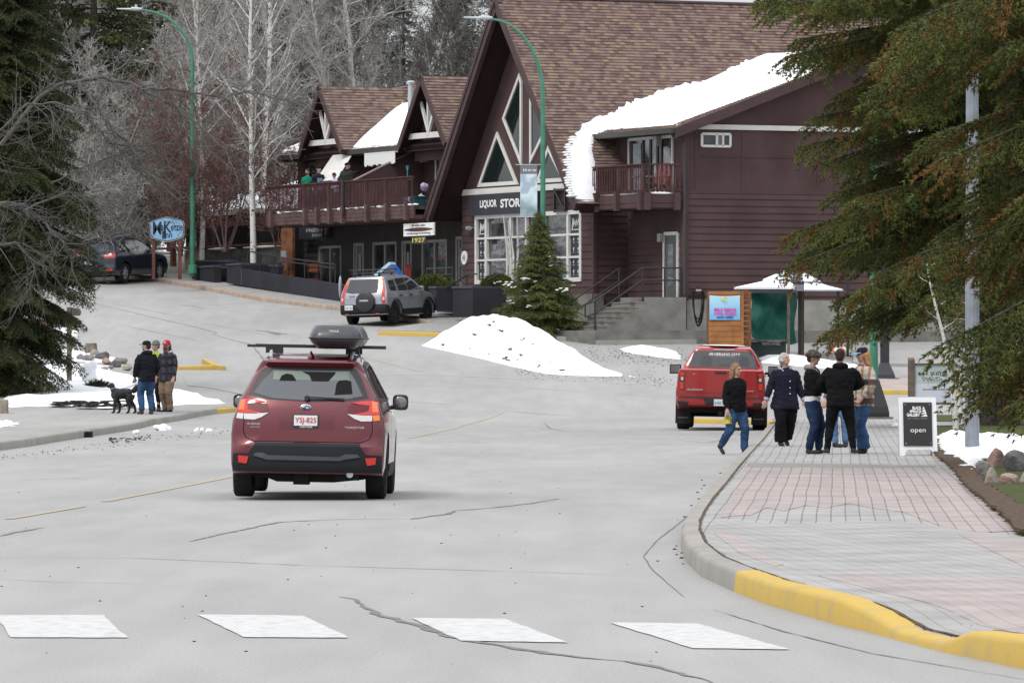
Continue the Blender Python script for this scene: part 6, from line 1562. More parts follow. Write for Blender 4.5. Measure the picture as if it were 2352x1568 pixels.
        addmesh('hair', organic(m, .006, 1, .4), hairm, t)
    if beard:
        m = MB(); m.ell(hp_(0, -.032, -.046), (.030, .024, .020), 12, 8, HM); m.tube([hp_(-.02, -.05, -.022), hp_(0, -.056, -.022), hp_(.02, -.05, -.022)], .006, 6); addmesh('beard', organic(m, .006, 1, .4), beard, t)
    if hat:
        if hat in ('cap', 'cap_flat'):
            m = MB(); rr = []
            for q in np.linspace(0, 1, 7): z = .018+.055*math.sin(q*math.pi/2); k = math.cos(q*math.pi/2*.97)**.55; rr.append([hp_(.052*k*math.cos(a), .006+.062*k*math.sin(a), z) for a in np.linspace(0, 2*math.pi, 19)[:-1]])
            m.loft(rr); ho = m.build('cap', hatm[0], t, smooth=50); m = MB()
            ang = np.linspace(-1.15, 1.15, 9); pt = [hp_(.048*math.sin(a), .006-.060*math.cos(a), .022) for a in ang]+[hp_(.046*math.sin(a), -.052-.056*math.cos(a)**.8, .016) for a in ang[::-1]]
            n_ = len(pt); dz = HM @ Vector((0, 0, .006)); m.add([*pt, *[p+dz for p in pt]], [tuple(range(n_)), tuple(range(n_, 2*n_))[::-1]]+[(i, i+n_, (i+1) % n_+n_, (i+1) % n_) for i in range(n_)]); m.build('brim', hatm[1], ho)
            if len(hatm) > 2: m = MB(); m.ell(hp_(0, -.056, .042), (.013, .006, .010), 8, 6, HM); m.build('badge', hatm[2], ho)
        elif hat == 'beanie':
            m = MB(); m.ell(hp_(0, .010, .030), (.052, .060, .056), 16, 12, HM); m.tube([hp_(.050*math.cos(a), .008+.058*math.sin(a), .022) for a in np.linspace(0, 2*math.pi, 17)[:-1]], .011, 8, closed=True); addmesh('beanie', organic(m, .006, 1), hatm[0], t)
        elif hat == 'fur':
            m = MB(); m.ell(hp_(0, .008, .048), (.056, .062, .040), 16, 10, HM)
            for k in range(90): a = rnd.uniform(0, 6.28); q = rnd.random(); m.ell(hp_((.060+.006*q)*math.cos(a), .006+(.066+.006*q)*math.sin(a), .012+.03*q), rnd.uniform(.008, .014), 6, 5)
            addmesh('fur_hat', organic(m, .006, 0), hatm[0], t)
        elif hat == 'flowers':
            for k in range(9):
                a = k*.7; c = hp_(.045*math.cos(a), .005+.05*math.sin(a), .055+.02*rnd.random()); m = MB()
                for j in range(6): b_ = j*1.047; m.ell(c+Vector((.016*math.cos(b_), .008*math.sin(b_), .014*math.sin(b_))), .014, 7, 5)
                addmesh('flower', organic(m, .006, 1), hatm[k % len(hatm)], t)
    if extra: extra(t, dict(arms=arms, J=J, hp=hp_, HM=HM, sh=sh))
    return t
D = (0, 1, 0)  # default elbow pole: backwards
bk_ = cloth('black_fabric', (.008, .008, .009)); nv_ = cloth('navy_fabric', (.014, .014, .026)); jn = cloth('blue_denim', (.035, .075, .16), .3); jd = cloth('dark_denim', (.018, .032, .07), .3); jl = cloth('light_denim', (.12, .20, .36), .25)
bshoe = mat('black_shoe', (.012, .012, .012), .6); gshoe = mat('grey_suede', (.05, .045, .05), .9); brn = mat('brown_boot', (.055, .025, .02), .7)
def at(x, y, dz=0.0): p = gp(x, y, dz); return (p.x, p.y, p.z)
# right: woman walking on the road with a jar
def jar(t, q):
    pass
w1 = person('woman with light brown hair in black fleece jacket and jeans walking beside the kerb', at(1690, 1043), R(38), 1.545,
       [(-.075, .16, .05, R(5), R(50)), (.075, -.06, 0, R(0))], [(-.165, -.05, .50, D, .9), (.17, .06, .50, D, .5)], bk_, jn, bshoe, hem=.47, bulk=1.12, wide=1.13, flare=1.05, hair='long', hairm=mat('light_brown_hair', (.20, .115, .06), .7, var=.3, vscale=20), head=(R(18), R(8)), inner=None, legw=1.1)
p = gp(1690, 1043)
def carried(name, label, cat, loc): return thing(name, loc, label, cat)
tj = carried('glass_jar', 'small jar of yellow green pickles carried in the hand of the walking woman', 'jar', p3(1673, 962, p.y-.12))
mb = MB(); mb.tube([(0, 0, -.07), (0, 0, -.065), (0, 0, .03), (0, 0, .045)], [.05, .058, .058, .045], 16); mb.build('glass', mat('pickle_green', (.30, .28, .04), .15, coat=.8, var=.4, vscale=30), tj, smooth=40)
mb = MB(); mb.tube([(0, 0, .045), (0, 0, .072)], .05, 16); mb.build('lid', M_chrome, tj, smooth=40); mb = MB(); mb.box(-.05, .02, -.062, -.058, -.06, -.01); mb.build('label', mat('yellow_label', (.7, .55, .05), .6), tj)
tj.scale = (1.25,)*3
def coat_bits(t, q):
    mb = MB()
    for x, z in ((.03, .70), (.03, .63), (.03, .565)): mb.ell((x, -.098, z), .008, 8, 6)
    mb.build('button', M_chrome, t, smooth=60)
    mb = MB()
    for sg in (-1, 1): sp_, el, wr = q['arms'][sg]; mb.tube([wr.lerp(el, .16), wr.lerp(el, -.02)], .032, 12)
    mb.build('cuff', mat('grey_lining', (.33, .34, .38), .9, var=.3, vscale=30), t, smooth=40)
    mb = MB(); mb.tube([q['hp'](x, -.062+.0*abs(x), .010) for x in (-.04, -.03, -.006, .006, .03, .04)], .0022, 4); mb.build('glasses', mat('glasses_red', (.2, .03, .03), .4), t)
person('grey haired smiling woman with glasses in long dark coat with pale hood lining', at(1803, 1024, .145), R(12), 1.575,
       [(-.06, -.04, 0, R(0)), (.055, .16, .045, R(10), R(45))], [(-.215, -.02, .495, D, .5), (.205, -.02, .50, D, .5)], nv_, bk_, bshoe, hem=.40, bulk=1.14, wide=1.12, flare=1.28, hair='bob', hairm=mat('grey_hair', (.36, .35, .34), .8, var=.2, vscale=25), head=(R(28), R(-12)), hood=(mat('grey_lining', (.33, .34, .38), .9), 'hood'), topname='coat', extra=coat_bits, legw=1.25, flarep=1.5)
person('woman in profile with brown fur hat, dark cardigan, white shirt hem and blue jeans', at(1866, 1042, .145), R(72), 1.60,
       [(-.05, .02, 0, R(0)), (.05, -.05, 0, R(10))], [(-.02, -.19, .615, (-.5, .8, 0), .9), (.03, -.19, .61, (.5, .8, 0), .9)], bk_, jd, gshoe, hem=.565, bulk=1.10, wide=1.04, hair='short', hairm=mat('dark_hair', (.03, .02, .018), .8), hat='fur', hatm=(mat('brown_fur', (.05, .04, .037), .95, col2=(.10, .085, .075), vscale=40),), head=(R(8), R(6)), hood=(mat('grey_scarf', (.22, .21, .2), .9), 'collar'), inner=(mat('white_shirt', (.62, .62, .66), .8), .515, .60, 1.02), topname='cardigan', legw=1.05)
person('man in black hooded top and black trousers standing with his back to the street', at(1930, 1043, .145), R(176), 1.63,
       [(-.125, .0, 0, R(-15)), (.125, .0, 0, R(15))], [(-.10, -.17, .62, (-1, .3, -.2), .9), (.11, -.17, .60, (1, .3, -.2), .9)], bk_, bk_, (mat('dark_trainer', (.035, .033, .03), .8), mat('pale_sole', (.35, .33, .3), .7)), hem=.46, bulk=1.22, wide=1.12, hair='short', hairm=mat('dark_hair', (.03, .02, .018), .8), hood=(bk_, 'hood'), head=(R(-8), R(5)), topname='hooded_top', legw=1.02, flarep=.85)
fl = (mat('petal_white', (.62, .65, .50), .7), mat('petal_orange', (.45, .25, .10), .7), mat('petal_red', (.6, .12, .10), .7))
person('person with flowers on the head half hidden behind the man in black, pale jeans showing', at(1928, 1027, .145), R(-10), 1.63,
       [(-.04, -.02, 0, R(60)), (.06, .04, 0, R(0))], [(-.14, -.04, .50, D, .5), (.15, -.04, .50, D, .5)], cloth('grey_fleece', (.12, .12, .12)), jl, bshoe, hem=.48, hair='short', hairm=mat('dark_hair', (.03, .02, .018), .8), hat='flowers', hatm=fl)
person('blonde woman in brown and cream plaid overshirt with dark cap, flared jeans', at(1983, 1041, .145), R(-62), 1.655,
       [(-.05, .04, 0, R(0)), (.055, -.03, 0, R(15))], [(-.10, -.10, .55, (-1, .6, 0), .9), (.12, -.08, .54, (1, .6, 0), .9)], plaid('brown_plaid', (.42, .37, .34), (.27, .16, .075), (.085, .055, .05), .105, .095), jn, bshoe, hem=.45, bulk=1.16, wide=1.0, flare=1.05, hair='long', hairm=mat('blonde_hair', (.38, .20, .08), .7, var=.3, vscale=25), hat='cap', hatm=(mat('navy_cap', (.012, .014, .025), .8), mat('sky_brim', (.18, .42, .62), .7)), head=(R(-12), R(8)), topname='overshirt', legw=1.0, flarep=1.75)
# left island group
person('man in black cap, dark jacket and blue jeans holding the dog leash, seen from behind', at(337, 951, .14), R(-152), 1.80,
       [(-.065, .02, 0, R(-10)), (.065, -.02, 0, R(10))], [(-.125, -.07, .52, (-1, .9, 0), 1.2), (.15, -.06, .50, (1, .9, 0), 1.2)], cloth('charcoal_jacket', (.012, .013, .018)), jn, brn, hem=.45, bulk=1.22, wide=1.02, hair='short', hairm=mat('dark_hair', (.03, .02, .018), .8), hat='cap', hatm=(mat('black_cap', (.008, .008, .009), .9), mat('black_cap', (.008, .008, .009), .9), mat('red_badge', (.4, .03, .03), .8)), head=(R(42), 0), hood=(nv_, 'hood'), legw=1.12, beard=mat('dark_hair', (.03, .02, .018), .8))
def vest(t, q):
    pass
person('person in grey beanie and yellow green vest half hidden between the two men', at(358, 945, .14), R(-30), 1.76,
       [(-.05, .02, 0, R(0)), (.05, .0, 0, R(20))], [(-.14, -.04, .50, D, .6), (.15, -.04, .50, D, .6)], cloth('hi_vis_fabric', (.30, .38, .05), .4), cloth('black_leggings', (.012, .011, .013)), cloth('olive_boot', (.05, .045, .03)), hem=.46, bulk=1.02, hair='short', hairm=mat('brown_hair', (.10, .06, .035), .8), hat='beanie', hatm=(mat('grey_knit', (.12, .14, .15), .95, var=.2, vscale=30),), head=(R(-20), 0), legw=.85, flarep=.8, topname='vest')
person('long haired man in red cap, dark plaid jacket and khaki trousers facing the street', at(384, 948, .14), R(-32), 1.80,
       [(-.05, .03, 0, R(-25)), (.055, .0, 0, R(-15))], [(-.15, -.04, .50, D, .6), (.15, -.06, .50, D, .6)], plaid('navy_plaid', (.018, .018, .032), (.045, .04, .055), (.008, .008, .010), .11, .06), cloth('khaki_cloth', (.21, .145, .105)), (mat('dark_canvas', (.015, .015, .03), .8), M_white), hem=.44, bulk=1.22, wide=1.0, flare=1.08, hair='long', hairm=mat('brown_hair', (.10, .06, .035), .8), hat='cap', hatm=(mat('red_cap', (.42, .02, .04), .8), mat('red_cap', (.42, .02, .04), .8), M_white), head=(R(10), R(4)), hood=(cloth('grey_hood', (.42, .42, .47)), 'hood'), legw=1.15, skin=M_skin2, beard=mat('brown_hair', (.10, .06, .035), .8))
# people on the deck
def deckp(v, a): b_, z = qa(v, 420, a); X, Y = wl(b_, a); return (X, Y, 6.93)
def apron(t, q):
    mb = MB(); mb.box(-.06, .06, -.086, -.080, .48, .74); mb.build('apron', mat('blue_grey_apron', (.16, .19, .26), .9), t)
    mb = MB(); mb.box(-.045, .045, -.064, -.058, .94, .955); 
st_ = [(-.05, 0, 0, 0), (.05, 0, 0, 0)]
person('man in green shirt with dark face mask behind the deck railing', deckp(706, -1.0), R(-15), 1.58, st_, [(-.15, -.08, .56, D, .5), (.16, -.10, .56, D, .5)], cloth('green_shirt', (.012, .17, .10)), jd, bshoe, hem=.5, wide=1.05, hair='short', hairm=mat('dark_hair', (.03, .02, .018), .8), skin=M_skin2, head=(R(-10), R(12)), beard=mat('dark_mask', (.015, .015, .018), .9), topname='shirt')
person('man in dark cap, navy top and blue apron standing at the deck railing', deckp(732, -.95), R(20), 1.66, st_, [(-.13, -.13, .58, D, .5), (.13, -.13, .58, D, .5)], nv_, jd, bshoe, hem=.5, wide=1.05, hat='beanie', hatm=(mat('black_cap', (.008, .008, .009), .9),), extra=apron, head=(R(15), 0), topname='top')
person('person in lavender top leaning low beside the hooded man on the deck', deckp(776, -.9), R(-60), 1.36, st_, [(-.13, -.19, .60, D, .5), (.13, -.22, .60, D, .5)], cloth('lavender_top', (.45, .42, .60)), jd, bshoe, hem=.5, lean=(0, -.10), hair='short', hairm=mat('dark_hair', (.03, .02, .018), .8), head=(0, R(40)), topname='top')
person('man in dark green hooded jacket and cap with his back to the deck railing', deckp(798, -.95), R(150), 1.70, st_, [(-.15, -.05, .52, D, .5), (.15, -.05, .52, D, .5)], cloth('dark_olive', (.028, .030, .026)), jd, bshoe, hem=.46, bulk=1.4, wide=1.15, hat='cap', hatm=(mat('black_cap', (.008, .008, .009), .9),)*2, hood=(cloth('dark_olive', (.028, .030, .026)), 'hood'), head=(R(-30), R(-10)))

# dog
def dog():
    p = gp(281, 949, .14); t = thing('dog', (p.x, p.y, p.z), 'black long coated dog on a leash standing sideways in front of the snow bank', 'dog'); t.scale = (1.08,)*3
    m = MB(); sz = .001
    # looking towards -x; withers .55 high
    m.tube([(-.20, 0, .46), (-.15, 0, .45), (-.05, 0, .445), (.06, 0, .465), (.16, 0, .475), (.22, 0, .47)], [.085, .135, .125, .105, .100, .070], 14)
    m.ell((-.19, 0, .43), (.075, .075, .11), 12, 8)
    m.tube([(-.17, 0, .49), (-.215, 0, .56), (-.235, 0, .62)], [.085, .064, .052], 12)
    m.ell((-.245, 0, .655), (.062, .050, .052), 12, 10); m.tube([(-.27, 0, .645), (-.33, 0, .63), (-.365, 0, .622)], [.038, .028, .022], 10); m.tube([(-.28, 0, .60), (-.33, 0, .598)], [.02, .013], 8)
    for sg in (-1, 1): m.tube([(-.225, sg*.045, .675), (-.20, sg*.062, .64), (-.195, sg*.058, .60)], [.018, .026, .014], 8)
    for x0, fx, sg in ((-.16, -.20, -1), (-.13, -.085, 1)):
        m.tube([(x0, sg*.06, .42), (x0+.01, sg*.062, .30), (fx+.03, sg*.062, .20), (fx+.015, sg*.062, .05), (fx, sg*.062, .02)], [.070, .055, .038, .029, .029], 10); m.ell((fx-.02, sg*.062, .02), (.038, .026, .02), 8, 6)
    for hx, kx, ax_, fx, sg in ((.17, .11, .175, .15, -1), (.20, .17, .275, .30, 1)):
        m.tube([(hx, sg*.05, .43), (hx-.01, sg*.06, .34), (kx+.02, sg*.062, .27), (ax_, sg*.062, .17), (fx, sg*.062, .05), (fx-.01, sg*.062, .02)], [.095, .085, .058, .034, .029, .029], 10); m.ell((fx-.03, sg*.062, .02), (.036, .026, .02), 8, 6)
    m.tube([(.22, 0, .49), (.27, 0, .54), (.33, .0, .60), (.39, 0, .64), (.43, 0, .655)], [.045, .055, .065, .055, .015], 10)
    rnd = random.Random(3)
    for _ in range(70):
        q = rnd.random(); x, z = .25+.16*q, .52+.12*q; m.tube([(x, rnd.uniform(-.02, .02), z), (x+.02, rnd.uniform(-.02, .02), z-.05-.03*rnd.random())], [.016, .004], 5)
    for _ in range(70):
        x = rnd.uniform(-.16, .2); m.tube([(x, rnd.uniform(-.06, .06), .38), (x+.015, rnd.uniform(-.06, .06), .335-.02*rnd.random())], [.022, .005], 5)
    addmesh('body', organic(m, .009, 1, .5), mat('black_fur', (.008, .008, .009), .55, bump=1.0, bscale=60), t)
    m = MB(); m.tube([(-.215+.058*math.cos(a)*.9, .060*math.sin(a), .575+.02*math.cos(a)) for a in np.linspace(0, 2*math.pi, 17)[:-1]], .009, 6, closed=True); m.build('collar', mat('collar_grey', (.3, .3, .3), .6), t)
    L = thing('dog_leash', (p.x, p.y, p.z), 'thin dark leash running from the black dog to the man in black cap', 'leash')
    m = MB(); m.tube([(-.17, -.05, .585), (-.05, -.05, .60), (.15, -.06, .645), (.33, -.10, .72), (.42, -.12, .80)], .008, 6); m.tube([(.42, -.12, .80), (.40, -.10, .86), (.45, -.08, .87), (.44, -.10, .81)], .008, 6); m.build('strap', mat('dark_strap', (.03, .03, .03), .8), L)
dog()
# ================================================================== trees and shrubs
M_bark = mat('grey_bark', (.28, .27, .255), .9, var=.25, vscale=8); M_twig = mat('grey_twig', (.24, .23, .22), .9, var=.15, vscale=3); M_twigd = mat('dark_twig', (.13, .12, .11), .9)
M_birch = mat('birch_bark', (.60, .59, .56), .8, col2=(.06, .055, .05), vscale=7, lo=.58, hi=.66, bump=.3)
M_spbark = mat('spruce_bark', (.085, .07, .06), .95, var=.35, vscale=12, bump=1.5, bscale=25)
M_red = mat('russet_twig', (.15, .095, .09), .9); M_leaf = mat('dead_leaf', (.20, .085, .045), .8, var=.3, vscale=6)
M_need = mat('spruce_needle', (.065, .084, .022), .75, col2=(.135, .155, .040), vscale=1.3, lo=.4, hi=.62); M_needb = mat('brown_needle', (.12, .075, .018), .8, col2=(.19, .10, .035), vscale=2.0)
M_needd = mat('dark_needle', (.032, .042, .018), .8, col2=(.065, .078, .030), vscale=.9, lo=.4, hi=.65)
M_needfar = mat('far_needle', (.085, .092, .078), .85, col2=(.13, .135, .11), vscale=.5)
def np_mesh(name, V_, Fq, mats, mi=None, parent=None, smooth=False):
    me = bpy.data.meshes.new(name); V_ = np.asarray(V_, np.float32); Fq = np.asarray(Fq, np.int32); k = Fq.shape[1]
    me.vertices.add(len(V_)); me.vertices.foreach_set('co', V_.ravel()); me.loops.add(Fq.size); me.loops.foreach_set('vertex_index', Fq.ravel())
    me.polygons.add(len(Fq)); me.polygons.foreach_set('loop_start', np.arange(0, Fq.size, k, dtype=np.int32))
    for q in (mats if isinstance(mats, (list, tuple)) else [mats]): me.materials.append(q)
    if mi is not None: me.polygons.foreach_set('material_index', np.asarray(mi, np.int32))
    if smooth: me.polygons.foreach_set('use_smooth', np.ones(len(Fq), bool))
    me.update(calc_edges=True); me.validate() if False else None
    return me
def unit(a): return a/np.maximum(1e-9, np.linalg.norm(a, axis=1, keepdims=True))
def tubes_np(segs, n=4):
    """segs: array (N, 8) = p0, p1, r0, r1"""
    s = np.asarray(segs, float); p0, p1, r0, r1 = s[:, :3], s[:, 3:6], s[:, 6:7], s[:, 7:8]; d = unit(p1-p0)
    ref = np.tile([0., 0, 1], (len(s), 1)); ref[np.abs(d[:, 2]) > .9] = [1, 0, 0]; a = unit(np.cross(d, ref)); b = np.cross(d, a); V_ = []
    for p, r in ((p0, r0), (p1, r1)):
        for j in range(n): th = 2*math.pi*j/n; V_.append(p+(a*math.cos(th)+b*math.sin(th))*r)
    V_ = np.stack(V_, 1).reshape(-1, 3); N = len(s); base = np.arange(N)[:, None]*2*n; F_ = []
    for j in range(n): F_.append(np.concatenate([base+j, base+(j+1) % n, base+n+(j+1) % n, base+n+j], 1))
    return V_, np.concatenate(F_, 0)
def blades(P_, D_, n, L, w, rs, spread=.8):
    """n needle blades at every node, leaning forward round the shoot"""
    N = len(P_); P_ = np.repeat(P_, n, 0); D_ = np.repeat(unit(D_), n, 0); M = N*n
    rv = unit(rs.normal(size=(M, 3))); per = unit(np.cross(D_, rv)); k = spread*(.6+.6*rs.random((M, 1))); dr = unit(D_+per*k); wv = unit(np.cross(dr, unit(rs.normal(size=(M, 3)))))*w*(.7+.6*rs.random((M, 1)))
    ln = L*(.6+.8*rs.random((M, 1))); b = P_-D_*rs.random((M, 1))*L*.5
    V_ = np.stack([b-wv, b+wv, b+dr*ln], 1).reshape(-1, 3); return V_, np.arange(3*M).reshape(-1, 3)
def spruce_mesh(seed, H, base, Rf, per_whorl, dz, tw_sp, node_sp, nb, bl, bw, trunk_r, mats, brown=.25, droop=.35, snow=0, keep=None, wood_n=4, zmax=None):
    rs = np.random.RandomState(seed); segs = []; NP = []; ND = []; NB = []; snowpts = []
    z = base
    while z < (zmax or H*.985):
        R_ = Rf(z/H)
        for k in range(per_whorl):
            az = rs.random()*2*math.pi
            if keep and not keep(az, z, rs): continue
            L = R_*(.65+.45*rs.random()); zz = z+rs.uniform(-.5, .5)*dz; hd = np.array([math.cos(az), math.sin(az), 0.]); sd = np.array([-math.sin(az), math.cos(az), 0.])
            r0 = .012+.010*L; up0 = .25*(z/H)-.05; n = max(3, int(L/.35)); dp = droop*(1-.6*z/H)*(.7+.6*rs.random()); wob = rs.uniform(-.12, .12)
            def pt(t): return np.array([0, 0, zz])+hd*L*t+sd*wob*L*t*t+np.array([0, 0, 1])*(up0*L*t-dp*L*t*t+.22*dp*L*t**4*1.2)
            ts = np.linspace(0, 1, n+1); ps = [pt(t) for t in ts]
            for i in range(n): segs.append([*ps[i], *ps[i+1], r0*(1-ts[i]*.85), r0*(1-ts[i+1]*.85)])
            t = .12+.1*rs.random(); pb = brown*(.4+1.3*rs.random())
            while t < 1:
                p = pt(t); tg = pt(min(1, t+.02))-pt(t-.02); tg /= np.linalg.norm(tg)
                for sg in (-1, 1):
                    l = min(.95, .34*L*(1-t)**.6*(.35+t)*1.4+.10)*(.6+.6*rs.random()); dd = tg*(.55+.3*rs.random())+sd*sg*(.8)+np.array([0, 0, -.12-.25*rs.random()]); dd /= np.linalg.norm(dd)
                    m = max(2, int(l/node_sp)); br = rs.random() < pb; q0 = p; hang = .25+.5*rs.random()
                    segs.append([*p, *(p+dd*l*.8+np.array([0, 0, -hang*l*.3])), .006, .003])
                    for j in range(m):
                        f = (j+.7)/m; q = p+dd*l*f+np.array([0, 0, -1])*hang*l*f*f*.6; dq = dd+np.array([0, 0, -1])*hang*f; NP.append(q); ND.append(dq); NB.append(br and f > .15)
                        if rs.random() < .7 and j < m-1:   # short side shoots
                            sx_ = np.cross(dd, [0, 0, 1]); sx_ /= np.linalg.norm(sx_)+1e-9
                            s2 = 1 if rs.random() < .5 else -1; ll = node_sp*(1.2+1.2*rs.random())*(1-f*.5); qq = q+(sx_*s2*.8+dd*.6+np.array([0, 0, -.2-.3*rs.random()]))*ll; NP.append(qq); ND.append(qq-q); NB.append(br)
                        if snow and rs.random() < snow: snowpts.append(q+np.array([0, 0, .015]))
                t += tw_sp/L*(.7+.6*rs.random())
            for j in range(int(L/node_sp)):
                tt = .15+.85*(j+rs.random())/int(L/node_sp+1); NP.append(pt(min(1, tt))); ND.append(hd+rs.normal(size=3)*.3); NB.append(False)
        z += dz*(.8+.4*rs.random())
    tz = np.linspace(0, H, 14)
    ts_ = [[0, 0, tz[i], 0, 0, tz[i+1], trunk_r*(1-tz[i]/H)**.8+.01+(.25*trunk_r if i == 0 else 0), trunk_r*(1-tz[i+1]/H)**.8+.01] for i in range(13)]
    Vt, Ft = tubes_np(ts_, 12); Vb, Fb = tubes_np(segs, wood_n); NP = np.array(NP); ND = np.array(ND); NB = np.array(NB)
    Vn, Fn = blades(NP, ND, nb, bl, bw, rs); mi = np.repeat(NB.astype(int), nb)
    tm = np_mesh('trunk', np.concatenate([Vt, Vb]), np.concatenate([Ft, Fb+len(Vt)]), mats[0]); cm = np_mesh('crown', Vn, Fn, [mats[1], mats[2]], mi)
    sm = None
    if snowpts:
        m = MB(); rr = random.Random(seed)
        for p in snowpts: r = rr.uniform(.03, .09); m.ell(p, (r*1.3, r, r*.5), 7, 4)
        sm = bpy.data.meshes.new('snow'); sm.from_pydata(m.v, [], m.f); sm.materials.append(M_snow); sm.polygons.foreach_set('use_smooth', [True]*len(sm.polygons)); sm['stuff'] = 1
    return tm, cm, sm
def put_tree(name, meshes, loc, label, cat, rz=0, sc=1, group=None, names=('trunk', 'crown', 'snow')):
    t = thing(name, loc, label, cat, rz=rz, group=group); t.scale = (sc,)*3
    for nm, me in zip(names, meshes):
        if me is not None:
            o_ = link(nm, me, t)
            if nm == 'snow': o_['kind'] = 'stuff'
    return t
M_needm = mat('mid_needle', (.035, .045, .014), .75, col2=(.06, .075, .022), vscale=1.3)
# ---- the two large spruces on the right
p = gp(2292, 975, .2)
big = spruce_mesh(3, 21, 3.1, lambda q: float(np.interp(q, [0, .17, .24, .33, .38, .43, .5, .7, 1], [3.2, 3.8, 4.6, 4.7, 4.1, 5.5, 6.1, 4.0, .3])), 9, .34, .12, .075, 11, .08, .0085, .42, (M_spbark, M_need, M_needb), brown=.16, droop=.34, snow=0,
                  keep=lambda az, z, rs: (z < 11.5 and (math.cos(az) < .3) and rs.random() < .85) or rs.random() < .14)
put_tree('spruce_tree', big, (p.x, p.y, p.z-.1), 'large spruce with thick trunk and drooping green and rusty boughs on the right lawn', 'spruce tree', rz=.4*0)
near = spruce_mesh(8, 18, 2.2, lambda q: float(np.interp(q, [0, .18, .26, .34, .6, 1], [4.5, 4.7, 4.9, 5.4, 3.6, .2])), 11, .42, .12, .07, 11, .075, .008, .3, (M_spbark, M_need, M_needb), brown=.26, droop=.45, snow=0, keep=lambda az, z, rs: (z < 9.5 and math.cos(az) < -.1) or rs.random() < .1)
put_tree('spruce_tree', near, (10.3, 77, .1), 'nearer spruce reaching in from the right edge with yellow green and orange bough tips', 'spruce tree')
# ---- left dark spruce
p = gp(-8, 905, .15)
lf = spruce_mesh(21, 17, .15, lambda q: float(np.interp(q, [0, .1, .25, .5, .8, 1], [1.9, 2.05, 2.7, 2.3, 1.2, .1])), 10, .26, .12, .08, 8, .085, .0085, .2, (M_spbark, M_needd, M_needm), brown=.25, droop=.5, snow=0, zmax=12)
put_tree('spruce_tree', lf, (p.x, p.y, p.z-.1), 'dark dense spruce whose lowest boughs rest on the snow at the left edge', 'spruce tree')
# ---- middle distance spruces at the upper left, with snow on the boughs
mid = spruce_mesh(33, 17, 2.0, lambda q: 3.1*(1-q)**.6+.1, 6, .5, .22, .16, 6, .15, .02, .22, (M_spbark, M_needd, M_need), brown=.25, droop=.5, snow=.035)
for i, (v, Yy, sc, rz, lb) in enumerate([(215, 226, 1.1, 1.1, 'tall spruce with snow on its boughs above the dark blue SUV'), (330, 236, .95, 2.2, 'snow dusted spruce right of the tall one, behind the left street lamp'), (90, 230, 1.15, 3.3, 'snow dusted spruce behind the foliage of the left edge'), (-10, 222, 1.1, .3, 'snow dusted spruce farthest left up the street')]):
    X = (v-CX)/F*Yy; put_tree('spruce_tree', mid, (X, Yy, G(X, Yy)-.3), lb, 'spruce tree', rz=rz, sc=sc)
# ---- small spruce in front of the shop, with scraps of snow
xm = spruce_mesh(5, 3.75, .05, lambda q: 1.3*(1-q)**.95+.05, 9, .13, .085, .06, 5, .075, .0075, .05, (M_spbark, mat('young_needle', (.09, .115, .035), .75, col2=(.17, .195, .06), vscale=3, lo=.4, hi=.62), M_need), brown=.4, droop=.12, snow=.0)
p = p3(1238, 748, 184.0)
tr = put_tree('small_spruce', xm, (p.x, p.y, p.z), 'small bushy spruce with snow scraps beside the steps and green lamp post', 'spruce tree'); tr.scale = (1.18, 1.18, 1)
m = MB(); rr = random.Random(5)
for x, y, r in [(1205, 640, .10), (1180, 650, .13), (1173, 655, .09), (1160, 646, .07), (1190, 660, .08), (1283, 664, .14), (1290, 668, .09), (1215, 668, .06), (1180, 690, .07), (1185, 696, .06), (1221, 702, .08), (1216, 705, .07), (1186, 592, .05), (1200, 612, .04), (1257, 590, .07), (1262, 610, .05), (1232, 646, .05), (1305, 655, .05), (1150, 650, .05), (1214, 640, .09)]:
    q = p3(x, y, 183.0+rr.uniform(-.3, .5))-Vector(tr.location)
    for _ in range(4): m.ell(q+Vector((rr.uniform(-r, r), rr.uniform(-.1, .1), rr.uniform(-.3, .3)*r)), (r*.38, r*.4, r*.16), 8, 5)
m.build('snow', M_snow, tr, smooth=60)['kind'] = 'stuff'

